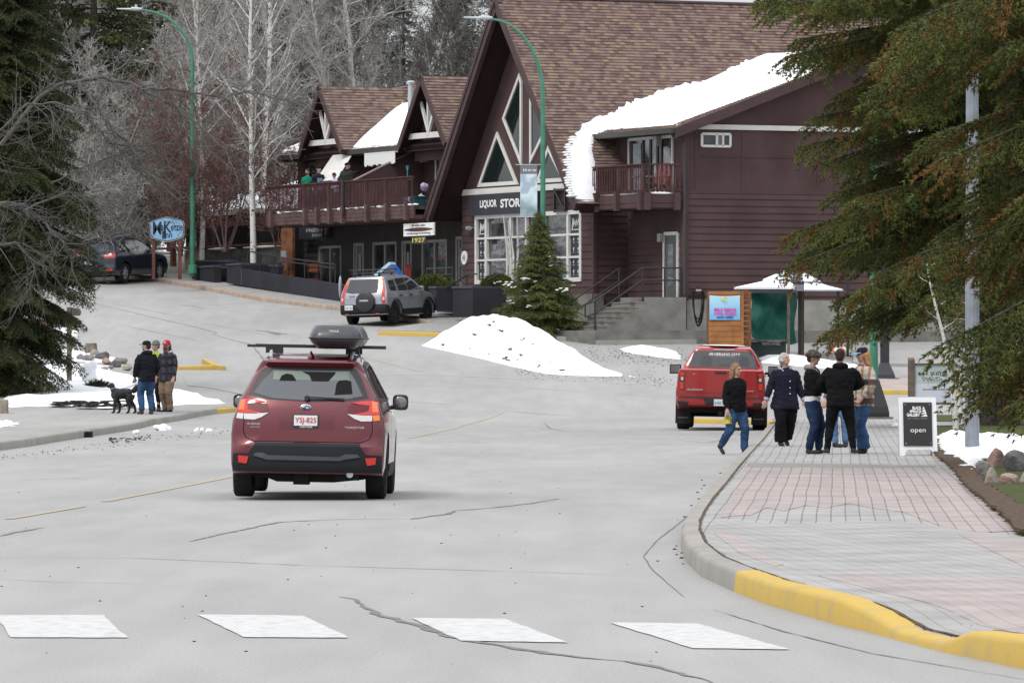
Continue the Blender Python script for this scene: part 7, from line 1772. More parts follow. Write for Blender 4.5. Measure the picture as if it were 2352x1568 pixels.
# ---- leafless trees
def bare_mesh(seed, H, r0, nbr, L1, up, n2, n3, fork=0, mats=(None, None), leaf=0, lean=.05, base=.25, crook=.09, tr=.0085, leafr=.035, stems=1, nt=6, twl=1.0):
    rs = np.random.RandomState(seed); S0 = []; S1 = []; LP = []
    def limb(p, d, L, r, n, c, out, tip=.25):
        ps = [p]; d = d/np.linalg.norm(d)
        for i in range(n):
            d = d+rs.normal(size=3)*c+np.array([0, 0, up*.05]); d /= np.linalg.norm(d); q = ps[-1]+d*L/n; a, b = r*(1-(1-tip)*i/n), r*(1-(1-tip)*(i+1)/n); out.append([*ps[-1], *q, a, b]); ps.append(q)
        return ps, d
    for st in range(stems):
        d0 = np.array([rs.normal()*lean, rs.normal()*lean, 1]) if stems == 1 else np.array([rs.normal()*.28, rs.normal()*.28, 1]); ps, _ = limb(np.array([rs.normal()*.05*(stems > 1), rs.normal()*.05*(stems > 1), 0.]), d0, H*(1 if st == 0 else rs.uniform(.6, .95)), r0*(1 if st == 0 else .75), 12, crook*.6, S0, .12)
        for k in range(nbr//stems):
            f = base+(1-base)*(k+rs.random())/(nbr//stems); fi = f*12; i = min(11, int(fi)); p = ps[i]+(ps[i+1]-ps[i])*(fi-i); az = rs.random()*6.283
            L = L1*(1-f*.65)*(.6+.7*rs.random()); d = np.array([math.cos(az), math.sin(az), up*(.5+.9*rs.random())]); bs, _ = limb(p, d, L, r0*.32*(1-f*.6), 6, crook*1.6, S0, .25)
            for j in range(n2):
                g = .15+.85*(j+rs.random())/n2*.999; gi = g*6; ii = min(5, int(gi)); q = bs[ii]+(bs[ii+1]-bs[ii])*(gi-ii); dd = unit((bs[ii+1]-bs[ii])[None])[0]+rs.normal(size=3)*.75; cs, _ = limb(q, dd, L*.42*(1-g*.5)*(.5+.8*rs.random()), tr*1.5, 3, crook*2, S1, .5)
                for t_ in range(n3):
                    h = rs.random()*3*.999; jj = int(h); w = cs[jj]+(cs[jj+1]-cs[jj])*(h-jj); ds, _ = limb(w, unit((cs[jj+1]-cs[jj])[None])[0]+rs.normal(size=3)*.8, L*.16*twl*(.5+rs.random()), tr, 2, crook*2, S1, .6)
                    if leaf and rs.random() < leaf: LP.append(ds[-1]); LP.append(ds[1])
    V0, F0 = tubes_np(S0, nt); V1, F1 = tubes_np(S1, 3)
    tm = np_mesh('trunk', V0, F0, mats[0], smooth=True); cm = np_mesh('crown', V1, F1, mats[1]); lm = None
    if LP:
        LP = np.array(LP); N = len(LP)*3; C_ = np.repeat(LP, 3, 0)+rs.normal(size=(N, 3))*leafr*1.5; a = unit(rs.normal(size=(N, 3)))*leafr; b = unit(np.cross(a, rs.normal(size=(N, 3))))*leafr*.7
        Vl = np.stack([C_-a, C_+b, C_+a, C_-b], 1).reshape(-1, 3); lm = np_mesh('leaves', Vl, np.arange(4*N).reshape(-1, 4), M_leaf)
    return tm, cm, lm
TN = ('trunk', 'crown', 'leaves')
M_bk2 = mat('pale_grey_bark', (.38, .37, .35), .9, var=.25, vscale=8); M_tw2 = mat('pale_twig', (.33, .32, .30), .9, var=.15, vscale=3)
va = [bare_mesh(40, 17, .17, 46, 4.2, 1.2, 10, 7, mats=(M_bk2, M_twig), tr=.014), bare_mesh(41, 15, .14, 44, 3.8, 1.5, 10, 7, mats=(M_bark, M_tw2), tr=.014, base=.12), bare_mesh(42, 18, .16, 46, 3.6, 1.0, 10, 7, mats=(M_bk2, M_tw2), tr=.013, stems=2), bare_mesh(43, 13, .12, 44, 3.6, 1.3, 11, 7, mats=(M_bark, M_twigd), tr=.014, base=.08)]
far = [spruce_mesh(60+i, 17, 1.0, lambda q: 3.0*(1-q)**.7+.1, 8, .5, .30, .24, 4, .22, .024, .2, (M_spbark, M_needfar, M_needfar), brown=.3, droop=.4, wood_n=3) for i in range(2)]
rr = random.Random(77)
G1, G2 = 'leafless trees on the slope behind the building', 'dark conifers on the slope behind the building'
L1_, L2_ = 'tall leafless grey tree in the wood on the slope behind the timber building', 'dark conifer among the leafless trees on the slope behind the building'
n = 0
for row, (Yy, step) in enumerate(((243, 86), (256, 84), (272, 88), (292, 100))):
    v = -60+rr.uniform(0, 40)
    while v < 1270:
        X = (v-CX)/F*Yy; y_ = Yy+rr.uniform(-5, 5)
        topv = 300 if v > 860 else 0
        h = rr.uniform(.85, 1.2)*(.72 if 870 < v < 1100 and row > 0 else 1)
        if row in (1, 2, 3) and rr.random() < (.26 if row > 1 else .14): put_tree('conifer', far[rr.randrange(2)][:2], (X, y_, G(X, y_)-.4), L2_, 'conifer', rz=rr.random()*6, sc=h*(.95 if not 880 < v < 1100 else 1.0), group=G2)
        else: put_tree('bare_tree', va[rr.randrange(4)], (X, y_, G(X, y_)-.4), L1_, 'tree', rz=rr.random()*6, sc=h, group=G1, names=TN)
        v += step*rr.uniform(.6, 1.3)*(1.25 if v > 880 else 1)
for k in range(16):   # trees seen through the spruce on the right
    v = rr.uniform(2060, 2480); Yy = rr.uniform(205, 260); X = (v-CX)/F*Yy
    put_tree('bare_tree', va[k % 4], (X, Yy, G(X, Yy)-.4), 'leafless grey tree glimpsed through the big spruce on the right', 'tree', rz=rr.random()*6, sc=rr.uniform(.6, .9), group='leafless trees behind the right spruce', names=TN)
# ---- birches before the inn
bm1 = bare_mesh(51, 15, .125, 34, 3.6, 1.1, 9, 6, mats=(M_birch, M_tw2), tr=.010, lean=.02, crook=.05, base=.22, nt=10)
bm2 = bare_mesh(52, 14, .11, 36, 3.3, 1.2, 9, 6, mats=(M_birch, M_tw2), tr=.010, leaf=.045, leafr=.045, lean=.04, crook=.06, base=.2, nt=10)
def treeat(nm, ms, v, y, a, lb, cat='birch', rz=0, sc=1, Yy=None, group=None):
    if Yy is None: rx = (v-CX)/F; Yy = (a+X0*CA+Y0*SA)/(rx*CA+SA)
    X = (v-CX)/F*Yy; z = CH+(HY-y)/F*Yy; return put_tree(nm, ms, (X, Yy, z-.3), lb, cat, rz=rz, sc=sc, names=TN, group=group)
treeat('birch_tree', bm1, 582, 606, -.9, 'white birch with peeling bark before the railing, nearest the deck', rz=.5)
treeat('birch_tree', bm2, 463, 604, -.5, 'birch with white bark just right of the left green lamp post', rz=2.0)
treeat('birch_tree', bm2, 448, 600, 1.5, 'birch with russet leaves just behind the left green lamp post', rz=4.0, sc=.95)
treeat('birch_tree', bm1, 600, 590, 3.0, 'second white birch behind the one before the railing', rz=3.0, sc=1.1)
# ---- russet shrubs and grey thickets
sh1 = bare_mesh(61, 6.5, .05, 60, 2.4, .8, 9, 7, mats=(M_red, M_red), tr=.008, leaf=.07, leafr=.04, stems=6, base=.15); sh2 = bare_mesh(62, 6.0, .05, 66, 2.6, .6, 9, 6, mats=(M_bark, M_tw2), tr=.009, stems=6, base=.08)
M_bud = mat('grey_bud', (.30, .29, .27), .9)
sh3 = bare_mesh(63, 6.0, .055, 54, 2.6, .3, 9, 6, mats=(M_bk2, M_tw2), tr=.009, stems=5, base=.1, leaf=.35, leafr=.03); sh3[2].materials.clear(); sh3[2].materials.append(M_bud)
S3 = [(sh1, 415, 570, 214, 1.0, 'russet leafless shrub above the blue inn sign'), (sh1, 350, 570, 217, .95, 'russet shrub with dead leaves left of the blue inn sign'), (sh1, 520, 560, 213, .92, 'russet twiggy tree between the two birches'), (sh1, 640, 560, 212, .75, 'russet shrub hanging over the left end of the deck'), (sh1, 480, 560, 219, 1.25, 'taller russet tree behind the birches'),
      (sh3, 250, 600, 216, 1.0, 'grey budded shrub behind the roof of the blue SUV'), (sh3, 300, 590, 219, 1.15, 'grey budded shrub left of the inn sign'), (sh3, 180, 600, 214, 1.1, 'grey budded shrub left of the blue SUV'), (sh2, 120, 610, 212, 1.3, 'grey thicket behind the left spruce'), (sh2, 60, 600, 216, 1.5, 'grey thicket at the far left edge'), (sh2, 210, 560, 224, 1.6, 'tall grey thicket under the snowy spruce'), (sh2, 320, 560, 226, 1.6, 'tall grey thicket behind the grey budded shrubs'), (sh2, 390, 560, 229, 1.7, 'tall grey thicket behind the russet shrubs')]
for i, (ms, v, y, Yy, sc, lb) in enumerate(S3): treeat('shrub', ms, v, y, 0, lb, 'shrub', rz=i*1.3, sc=sc, Yy=Yy)
# ---- large bare tree whose arching limbs reach in from the left
def arch_tree():
    base = Vector((-12.6, 118, G(-12.6, 118)+.1)); t = thing('bare_tree', base, 'bare grey tree outside the left edge sending long arching limbs across the view', 'tree')
    rs = np.random.RandomState(5); S0 = []; S1 = []
    def run(px, r0, r1, Yy=117):
        pts = [np.array(p3(x, y, Yy+rs.uniform(-.5, .5))-base) for x, y in px]; ps = []
        for i in range(len(pts)-1):
            for k in range(4): ps.append(pts[i]+(pts[i+1]-pts[i])*k/4+rs.normal(size=3)*.015)
        ps.append(pts[-1]); n = len(ps)-1
        for i in range(n): S0.append([*ps[i], *ps[i+1], r0+(r1-r0)*i/n, r0+(r1-r0)*(i+1)/n])
        for i in range(2, n, 1):
            for _ in range(2):
                d = unit((ps[i]-ps[i-1])[None])[0]+rs.normal(size=3)*.7+np.array([.15, 0, -.25]); d /= np.linalg.norm(d); L = rs.uniform(.3, 1.3); q = ps[i]
                for j in range(4):
                    d = d+rs.normal(size=3)*.18; d /= np.linalg.norm(d); q2 = q+d*L/4; S1.append([*q, *q2, .011-.002*j, .009-.002*j]); q = q2
                    for _ in range(2):
                        e = d+rs.normal(size=3)*.7; e /= np.linalg.norm(e); S1.append([*q, *(q+e*rs.uniform(.1, .4)), .005, .003])
    S0.append([0, 0, -.3, .3, 0, 4.5, .26, .2]); S0.append([.3, 0, 4.5, .5, 0, 8, .2, .1])
    run([(-250, 480), (-80, 380), (0, 335), (90, 222), (150, 190), (240, 180), (300, 192), (345, 215), (410, 245), (470, 300), (520, 345), (575, 400)], .055, .014)
    run([(330, 205), (380, 205), (440, 214), (520, 225), (560, 210), (620, 218), (700, 240)], .028, .006)
    run([(-60, 470), (0, 465), (50, 470), (100, 510), (150, 560), (170, 600)], .05, .014)
    run([(-60, 330), (0, 300), (60, 240), (130, 235), (200, 270), (260, 330), (300, 380), (350, 420)], .028, .009)
    run([(180, 190), (220, 240), (260, 300), (300, 330), (330, 390), (400, 450)], .03, .01)
    run([(240, 330), (330, 335), (420, 330), (500, 345)], .02, .006); run([(120, 420), (200, 380), (290, 350), (340, 330)], .02, .006); run([(-50, 560), (40, 560), (80, 600), (70, 680)], .04, .01)
    run([(60, 480), (160, 440), (230, 470), (300, 480)], .025, .006)
    V0, F0 = tubes_np(S0, 8); V1, F1 = tubes_np(S1, 3); link('trunk', np_mesh('trunk', V0, F0, M_archb, smooth=True), t); link('crown', np_mesh('crown', V1, F1, M_twigd), t)
M_archb = mat('dark_grey_bark', (.10, .095, .09), .9, var=.2, vscale=6)
arch_tree()
# ---- birch clump with thin branches on the right lawn
bm3 = bare_mesh(71, 9, .16, 12, 1.8, .6, 7, 5, mats=(M_birch, M_twigd), tr=.006, leaf=.06, leafr=.03, base=.18, nt=10, lean=.03)
bm4 = bare_mesh(72, 8, .10, 12, 1.6, .5, 7, 5, mats=(M_birch, M_red), tr=.006, leaf=.10, leafr=.03, base=.2, nt=8, lean=.08)
for ms, x, y, lb, rz in ((bm3, 2196, 985, 'thick white birch stem right of the sandwich board', .3), (bm4, 2208, 984, 'thin birch stem just right of the thick white one', 1.5), (bm4, 2222, 978, 'darker thin birch stem left of the grey lamp post', 4.0)):
    p = gp(x, y, .2); put_tree('birch_tree', ms, (p.x, p.y, p.z-.1), lb, 'birch', rz=rz, names=TN, sc=.42)
# shrubs on the planters
def bush(px, a, r, label, mt, seed, z=None):
    b_, zz = qa(*px, a); X, Y = wl(b_, a); rs = np.random.RandomState(seed); N = 1600; th = rs.random(N)*6.28; ph = np.arccos(rs.random(N)); q = rs.random(N)**.4
    P_ = np.stack([np.cos(th)*np.sin(ph)*r[0], np.sin(th)*np.sin(ph)*r[0]*.7, np.cos(ph)*r[1]], 1)*q[:, None]; Vn, Fn = blades(P_, P_+[0, 0, .2], 6, .10, .012, rs); t = thing('bush', (X, Y, zz), label, 'bush')
    link('foliage', np_mesh('foliage', Vn, Fn, mt), t); m = MB(); 
    for k in range(9): m.tube([(0, 0, -.1), tuple(P_[k]*.8)], .012, 5)
    m.build('stem', M_spbark, t)
bush((997, 664), -2.2, (.85, .5), 'low green juniper on the planter behind the silver SUV', M_need, 3); bush((1142, 660), -1.6, (.6, .45), 'dark juniper in the planter left of the small spruce', M_need, 4)
# ================================================================== street furniture, planters, signs, rocks, huts
M_green = mat('green_pole', (.045, .19, .12), .5, var=.2, vscale=2, bump=.2); M_cedar = mat('cedar', (.38, .17, .065), .8, col2=(.25, .10, .04), vscale=2.5, lo=.35, hi=.7); M_wood = mat('grey_wood', (.16, .14, .12), .9, var=.3, vscale=6)
M_brown = mat('brown_wood', (.11, .05, .035), .8, var=.25, vscale=3); M_lw = mat('navy_wall', (.035, .034, .05), .75, col2=(.026, .026, .028), vscale=.8, bump=.2); M_olive = mat('weathered_post', (.13, .10, .08), .85, var=.3, vscale=6)
# ---- snow heap in the middle
def heap():
    rs = random.Random(4); FR_ = [(968, 794), (1010, 803), (1060, 814), (1110, 825), (1180, 843), (1250, 858), (1310, 862), (1380, 864), (1458, 867)]
    SI = [(968, 792), (1000, 776), (1030, 755), (1060, 737), (1085, 728), (1110, 724), (1140, 724), (1175, 730), (1210, 740), (1250, 762), (1290, 788), (1320, 806), (1345, 822), (1385, 845), (1420, 857), (1458, 866)]
    fx = [p[0] for p in FR_]; fy = [p[1] for p in FR_]; sx = [p[0] for p in SI]; sy = [p[1] for p in SI]; NX, NY = 90, 34; vs = []
    for i in range(NX+1):
        v = 968+(1458-968)*i/NX; f = gp(v, float(np.interp(v, fx, fy))); ty = float(np.interp(v, sx, sy)); D_ = 3.2+2.2*math.sin(math.pi*min(1, i/NX*1.2)) ; e = math.sin(math.pi*i/NX)**.5; D_ *= max(.1, e)
        Yc = f.y+D_*.75; Xc = (v-CX)/F*Yc; zt = max(CH+(HY-ty)/F*Yc, G(Xc, Yc)+.02); hc = zt-G(Xc, Yc)
        for j in range(NY+1):
            t = j/NY; Y = f.y+D_*1.75*t; q = (t*1.75-.75)/.75 if t*1.75 < .75 else (t*1.75-.75)/1.0; h = hc*max(0, 1-abs(q)**1.75)**.9; X = (v-CX)/F*(f.y+(Y-f.y)); nz_ = .05*math.sin(X*4+Y*2.1)*math.sin(Y*3.3-X)+.03*math.sin(X*9.1)*math.sin(Y*7.7)
            vs.append((X, Y, G(X, Y)+h+(nz_*min(1, h*2))-.02))
    mb = MB(); W_ = NY+1; mb.add(vs, [(i*W_+j, (i+1)*W_+j, (i+1)*W_+j+1, i*W_+j+1) for i in range(NX) for j in range(NY)]); o = mb.build('snow_heap', M_dsnow if False else M_snow, smooth=80); tag(o, 'big white ploughed snow heap tapering to the right in the middle of the view', 'snow heap')
    m = MB()
    for x, y in ((1130, 745), (1136, 738), (1150, 756), (1128, 828-20), (1165, 820), (1170, 822), (1200, 818), (1195, 826), (1080, 800), (1224, 790), (1260, 830), (1095, 768), (1290, 850), (1240, 846), (1142, 838), (1020, 795)):
        k = BVH_h.ray_cast(Vector((0, 0, CH)), Vector(((x-CX)/F, 1, (HY-y)/F)).normalized()) if False else None
    bm = bmesh.new(); bm.from_mesh(o.data); bv = BVHTree.FromBMesh(bm); bm.free()
    for x, y in ((1130, 745), (1137, 739), (1150, 757), (1156, 760), (1128, 812), (1165, 822), (1172, 825), (1200, 816), (1195, 826), (1080, 800), (1224, 790), (1262, 832), (1095, 768), (1295, 850), (1240, 840), (1142, 835), (1020, 792), (1204, 779), (1178, 800)):
        h = bv.ray_cast(Vector((0, 0, CH)), Vector(((x-CX)/F, 1, (HY-y)/F)).normalized())
        if h[0] is not None:
            for _ in range(4): m.ell(h[0]+Vector((rs.uniform(-.1, .1), 0, rs.uniform(-.03, .03))), (rs.uniform(.02, .08), .03, rs.uniform(.01, .03)), 6, 4)
    d = m.build('dirt', M_dirt, o)
heap()
snowpatch('snow_patch', [(1425, 800), (1450, 797), (1500, 798), (1540, 803), (1568, 815), (1570, 825), (1540, 824), (1490, 818), (1450, 812), (1428, 806)], .0, .18, 'low snow patch on the gravel right of the big heap', step=.35, jit=.08)
snowpatch('snow_patch', [(1740, 822), (1790, 816), (1860, 822), (1935, 835), (1990, 845), (1990, 856), (1900, 848), (1800, 838), (1745, 834)], .0, .2, 'long snow strip between the pickup and the dog wash shelter', step=.4, jit=.08)
# ---- street lamps
def lamp(name, base, H, reach, arm_h, r, label, arm_dir=-1, arm=True, col=M_green):
    t = thing(name, base, label, 'street lamp'); m = MB(); m.tube([(0, 0, -.3), (0, 0, .5), (0, 0, H-arm_h)], [r, r, r*.72], 14); m.tube([(0, 0, -.2), (0, 0, .1), (0, 0, .13)], [r*1.8, r*1.8, r*1.1], 14)
    pts = []
    for i in range(15):
        q = i/14*math.pi/2; pts.append((arm_dir*reach*(1-math.cos(q)), 0, H-arm_h+arm_h*math.sin(q)*.985+(.12*(i/14)**2 if False else 0)))
    m.tube(pts, [r*.72+(.035-r*.72)*i/14 for i in range(15)], 10); m.build('pole', col, t, smooth=50)
    m = MB(); x0 = arm_dir*reach; m.tube([(x0-arm_dir*.08, 0, H), (x0+arm_dir*.05, 0, H+.01), (x0+arm_dir*.3, 0, H+.02)], [.05, .10, .10], 10, flat=.75); m.tube([(x0+arm_dir*.25, 0, H), (x0+arm_dir*.85, 0, H+.02)], [.10, .05], 10, flat=.5); m.tube([(x0+arm_dir*.12, 0, H+.08), (x0+arm_dir*.12, 0, H+.18)], .05, 8); m.build('lamp_head', mat('pale_lamp_head', (.45, .5, .52), .4), t, smooth=50)
    return t
Yl = 213.0; zb = CH+(HY-616)/F*Yl; H_ = CH+(HY-22)/F*Yl-zb
lamp('street_lamp', ((442-CX)/F*Yl, Yl, zb), H_, 2.0, 2.0, .105, 'tall green curved street lamp on the left beside the birch')
Yl = 184.0; zb = CH+(HY-745)/F*Yl; H_ = CH+(HY-42)/F*Yl-zb
lp = lamp('street_lamp', ((1247-CX)/F*Yl, Yl, zb), H_, 1.72, 2.55, .10, 'green curved street lamp carrying a banner in front of the liquor store gable')
X_ = (1247-CX)/F*Yl; z1 = CH+(HY-380)/F*Yl; z0 = CH+(HY-496)/F*Yl
t = thing('banner', (X_, Yl, z0), 'pale blue banner with grey head hanging on the lamp post before the liquor store', 'banner')
xl, xr = (1195-1247)/F*Yl, (1234-1247)/F*Yl
def banner_mat():
    m = bpy.data.materials.new('banner_print'); m.use_nodes = True; n, l = nodes(m); b = n['Principled BSDF']; b.inputs['Roughness'].default_value = .8
    tc_ = n.new('ShaderNodeTexCoord'); z = n.new('ShaderNodeTexNoise'); z.inputs['Scale'].default_value = 1.6; z.inputs['Detail'].default_value = 2; sp = n.new('ShaderNodeSeparateXYZ'); r = n.new('ShaderNodeValToRGB'); a = n.new('ShaderNodeMath'); a.operation = 'MULTIPLY_ADD'; a.inputs[1].default_value = .30
    l.new(tc_.outputs['Object'], z.inputs['Vector']); l.new(tc_.outputs['Object'], sp.inputs[0]); l.new(sp.outputs[2], a.inputs[0]); l.new(z.outputs['Fac'], a.inputs[2]); e = r.color_ramp.elements
    e[0].position = .42; e[0].color = (.20, .27, .29, 1); e[1].position = 1.05; e[1].color = (.62, .66, .70, 1)
    for p, c in ((.62, (.42, .58, .60)), (.74, (.62, .70, .74)), (.84, (.33, .42, .50)), (.93, (.36, .45, .53))): x = e.new(p); x.color = (*c, 1)
    l.new(a.outputs[0], r.inputs[0]); l.new(r.outputs[0], b.inputs['Base Color']); return m
zz = z1-z0; mb = MB(); mb.box(xl, xr, -.008, .008, 0, zz*.83); mb.build('cloth', banner_mat(), t); mb = MB(); mb.box(xl, xr, -.009, .009, zz*.83, zz); hd_ = mb.build('head_band', mat('slate_grey', (.16, .18, .20), .8), t)
text_mb('H', xl+.1, xl+.2, zz*.88, zz*.93, -.012, bold=.03).build('lettering', M_white, hd_); mb = MB(); [mb.box(xl+.24+.16*k, xl+.36+.16*k, -.012, -.009, zz*(.885+.025*j), zz*(.895+.025*j)) for k in range(2) for j in range(2)]; mb.build('small_print', M_white, hd_)
mb = MB(); mb.tube([(xl-.15, 0, zz+.02), (0, 0, zz+.02)], .016, 6); mb.tube([(xl-.15, 0, -.03), (0, 0, -.03)], .016, 6); mb.build('bracket', M_galv, t)
p = gp(2007, 957, .15)
t = lamp('street_lamp', (p.x, p.y, p.z), 9.0, 2.2, 2.4, .11, 'green street lamp with flared black base behind the plaid woman on the right', arm_dir=1)
mb = MB(); mb.loft([[Vector((sx_*a, sy_*a, z)) for sx_, sy_ in ((-1, -1), (1, -1), (1, 1), (-1, 1))] for z, a in ((0, .36), (.1, .36), (.25, .33), (.9, .13), (.92, .12))]); mb.build('flared_base', M_black, t); mb = MB(); mb.box(-.42, .45, -.45, .45, -.15, .0); mb.build('plinth', M_conc, t)
p = gp(2032, 868, .0); t = thing('black_post', (p.x, p.y, p.z), 'black square post with flared foot farther back on the right', 'post'); mb = MB(); mb.box(-.13, .13, -.13, .13, 0, 5.0); mb.loft([[Vector((x*a, y*a, z)) for x, y in ((-1, -1), (1, -1), (1, 1), (-1, 1))] for z, a in ((0, .30), (.1, .28), (.45, .13))]); mb.build('post', mat('navy_post', (.02, .02, .03), .5), t); mb = MB(); mb.box(-.4, .4, -.4, .4, -.2, .0); mb.build('plinth', M_conc, t)
p = gp(2233, 1037, .2); t = thing('grey_lamp_post', (p.x, p.y, p.z), 'thick grey metal lamp post rising from the snow on the right lawn', 'lamp post'); mb = MB(); mb.tube([(0, 0, -.2), (0, 0, 3), (0, 0, 8)], [.112, .108, .085], 12); mb.build('pole', mat('pale_steel', (.25, .27, .31), .55, .2, var=.12, vscale=6), t, smooth=25); mb = MB(); mb.tube([(-.02, 0, 7.9), (.6, 0, 8.3), (1.6, 0, 8.4)], .05, 8); mb.tube([(1.5, 0, 8.4), (2.1, 0, 8.4)], [.12, .07], 10, flat=.5); mb.build('lamp_head', M_galv, t, smooth=40)
# ---- sandwich board
p = gp(2110, 1046, .145); k = p.y/F; t = thing('sandwich_board', p, 'white sandwich board with black panel reading BLACK SPRUCE GALLERY open', 'sandwich board')
fx = lambda v: (v-2110)*k; fz = lambda y: (1046-y)*k
mb = MB()
for s_, d0, d1 in ((1, 0, .12), (-1, .55, .15)):
    y0 = 0 if s_ > 0 else .5; y1 = .24 if s_ > 0 else .27
    def P3_(x, z, off=0): q = z/fz(911); return (x, y0+(y1-y0)*q+off*s_*-1, z)
    out = [(fx(2067), 0), (fx(2079), 0), (fx(2081), fz(1036)), (fx(2088), fz(1032)), (fx(2135), fz(1032)), (fx(2142), fz(1036)), (fx(2143), 0), (fx(2154), 0), (fx(2152), fz(914)), (fx(2148), fz(911)), (fx(2070), fz(911)), (fx(2066), fz(914))]
    n_ = len(out); A_ = [P3_(x, z) for x, z in out]; B2 = [P3_(x, z, -.035) for x, z in out]; mb.add(A_+B2, [tuple(range(n_)), tuple(range(n_, 2*n_))[::-1]]+[(i, i+n_, (i+1) % n_+n_, (i+1) % n_) for i in range(n_)])
mb.build('frame', mat('white_plastic', (.72, .73, .75), .4), t)
sl = math.atan2(.24, fz(911)); T = Matrix.Rotation(-sl, 3, 'X')
def face(mbx): mbx.v = [tuple(T @ Vector(v)) for v in mbx.v]; return mbx
mb = MB(); mb.box(fx(2076), fx(2142), -.022, -.004, fz(1023), fz(920.5)); pn = face(mb).build('panel', mat('chalk_black', (.012, .012, .013), .6), t)
bx = lambda x: fx(2067+.1211*x); bz = lambda y: fz(775.2+29.9*.0+((y*.2109+1380)/1.7415-775.2))
for s_, x0, x1, y0, y1 in (('BLACK', 252, 425, 1200, 1138), ('SPRUCE', 200, 415, 1262, 1208), ('GALLERY', 142, 395, 1336, 1272)): face(text_mb(s_, bx(x0), bx(x1), bz(y0), bz(y1), -.026, depth=.002, bold=.04)).build('lettering', M_white, pn)
face(text_mb('ART  |  SHOP  |  EVENTS', bx(160), bx(528), bz(1392), bz(1366), -.026, bold=.01)).build('lettering', mat('grey_letter', (.3, .3, .3), .6), pn)
face(text_mb('open', fx(2092), fx(2127), fz(995), fz(984), -.026, bold=.0)).build('lettering', M_white, pn)
mb = MB()
for a0, b0_, c0_, d0 in ((465, 1135, 430, 1195), (490, 1190, 405, 1245), (505, 1240, 395, 1290), (520, 1290, 395, 1336)):
    mb.add([(bx(a0 if a0 == 465 else a0-10), -.026, bz(b0_)), (bx(c0_+8), -.026, bz(d0)), (bx(a0+18), -.026, bz(d0-6 if d0 < 1336 else 1336))], [(0, 1, 2)])
face(mb).build('tree_mark', M_white, pn)
mb = MB(); [mb.tube([(fx(x), -.02, fz(y)), (fx(x), -.028, fz(y))], .012, 8) for x, y in ((2081, 926), (2137, 926), (2082, 1018), (2138, 1018))]; face(mb).build('screw', M_chrome, pn)
# ---- suites sign on the lawn
p = gp(2094, 945, .2); k = p.y/F; t = thing('hotel_sign', p, 'pale green board reading THE SUITES on brown posts behind the sandwich board', 'sign'); fx = lambda v: (v-2094)*k; fz = lambda y: (945-y)*k
mb = MB(); mb.prismx([(-.05, -.2), (.15, -.2), (.15, fz(821)), (-.05, fz(826))], fx(2086), fx(2101)); mb.box(fx(2186), fx(2194), -.05, .1, -.2, fz(830)); mb.box(fx(2101), fx(2186), -.03, .05, fz(838), fz(834)); mb.box(fx(2101), fx(2186), -.03, .05, fz(929), fz(924)); mb.build('post', M_olive, t)
mb = MB(); mb.box(fx(2101), fx(2186), -.0, .04, fz(881), fz(838)); bd = mb.build('board', mat('pale_green_board', (.36, .43, .42), .6, var=.08, vscale=3), t); mb = MB(); mb.box(fx(2101), fx(2186), -.0, .04, fz(924), fz(881)); mb.build('lower_board', mat('pale_grey_board', (.5, .52, .58), .6), t)
text_mb('THE', fx(2117), fx(2131), fz(861), fz(856), -.006).build('lettering', M_store, bd); text_mb('SUITES', fx(2137), fx(2177), fz(863), fz(854), -.006, bold=.01).build('lettering', M_store, bd); text_mb('WASKE', fx(2117), fx(2176), fz(876), fz(866), -.006, bold=.0).build('lettering', mat('olive_letter', (.2, .22, .2), .6), bd); text_mb('ESCAPE THE EVERYDAY', fx(2120), fx(2184), fz(896), fz(892), -.006).build('lettering', M_store, bd)
mb = MB(); mb.ell((fx(2112), -.01, fz(858)), (.035, .01, .04), 6, 5); mb.build('leaf_mark', M_store, bd)
# ---- inn sign
Ys = 208.0; p = p3(384, 610, Ys); k = Ys/F; t = thing('inn_sign', p, 'light blue shaped sign reading MacKenzie Inn on two brown posts', 'sign'); fx = lambda v: (v-384)*k; fz = lambda y: (610-y)*k
sv_ = lambda x, y: ((580+x*.09564)/1.7415, (850+y*.09564)/1.7415)
out = [sv_(*q) for q in [(175, 420), (320, 345), (600, 245), (760, 200), (930, 180), (1100, 205), (1260, 255), (1500, 310), (1590, 350), (1640, 450), (1640, 920), (1600, 1030), (1520, 1090), (1250, 1165), (1000, 1225), (850, 1225), (600, 1170), (320, 1090), (240, 1000), (212, 880), (212, 560), (180, 480)]]
O = [(fx(x), fz(y)) for x, y in out]; mb = MB(); mb.prism(O, -.03, .04); bd = mb.build('board', mat('pale_border', (.45, .43, .42), .6), t)
def sh(s_): cx = sum(x for x, z in O)/len(O); cz = sum(z for x, z in O)/len(O); return [(cx+(x-cx)*s_, cz+(z-cz)*(1-(1-s_)*1.35)) for x, z in O]
mb = MB(); mb.prism(sh(.975), -.034, -.03); mb.build('outline', M_navy, bd); mb = MB(); mb.prism(sh(.93), -.038, -.034); mb.build('field', mat('sky_blue', (.20, .38, .58), .6, var=.06, vscale=2), bd)
tt = lambda s_, x0, x1, y0, y1: text_mb(s_, fx(sv_(x0, 0)[0]), fx(sv_(x1, 0)[0]), fz(sv_(0, y0)[1]), fz(sv_(0, y1)[1]), -.042, bold=.018).build('lettering', mat('dark_teal', (.008, .018, .03), .6), bd)
tt('M', 330, 690, 930, 380); tt('ac', 680, 870, 770, 520); tt('K', 800, 1120, 850, 370); tt('enzie', 1085, 1570, 770, 460); tt('I', 720, 880, 1105, 785); tt('nn', 860, 1140, 1050, 880)
mb = MB(); mb.box(fx(349), fx(356), 0, .15, -.5, fz(552)); mb.build('post', M_brown, t); mb = MB(); mb.box(fx(409), fx(417), 0, .15, -.5, fz(550)); mb.build('post', M_brown, t)
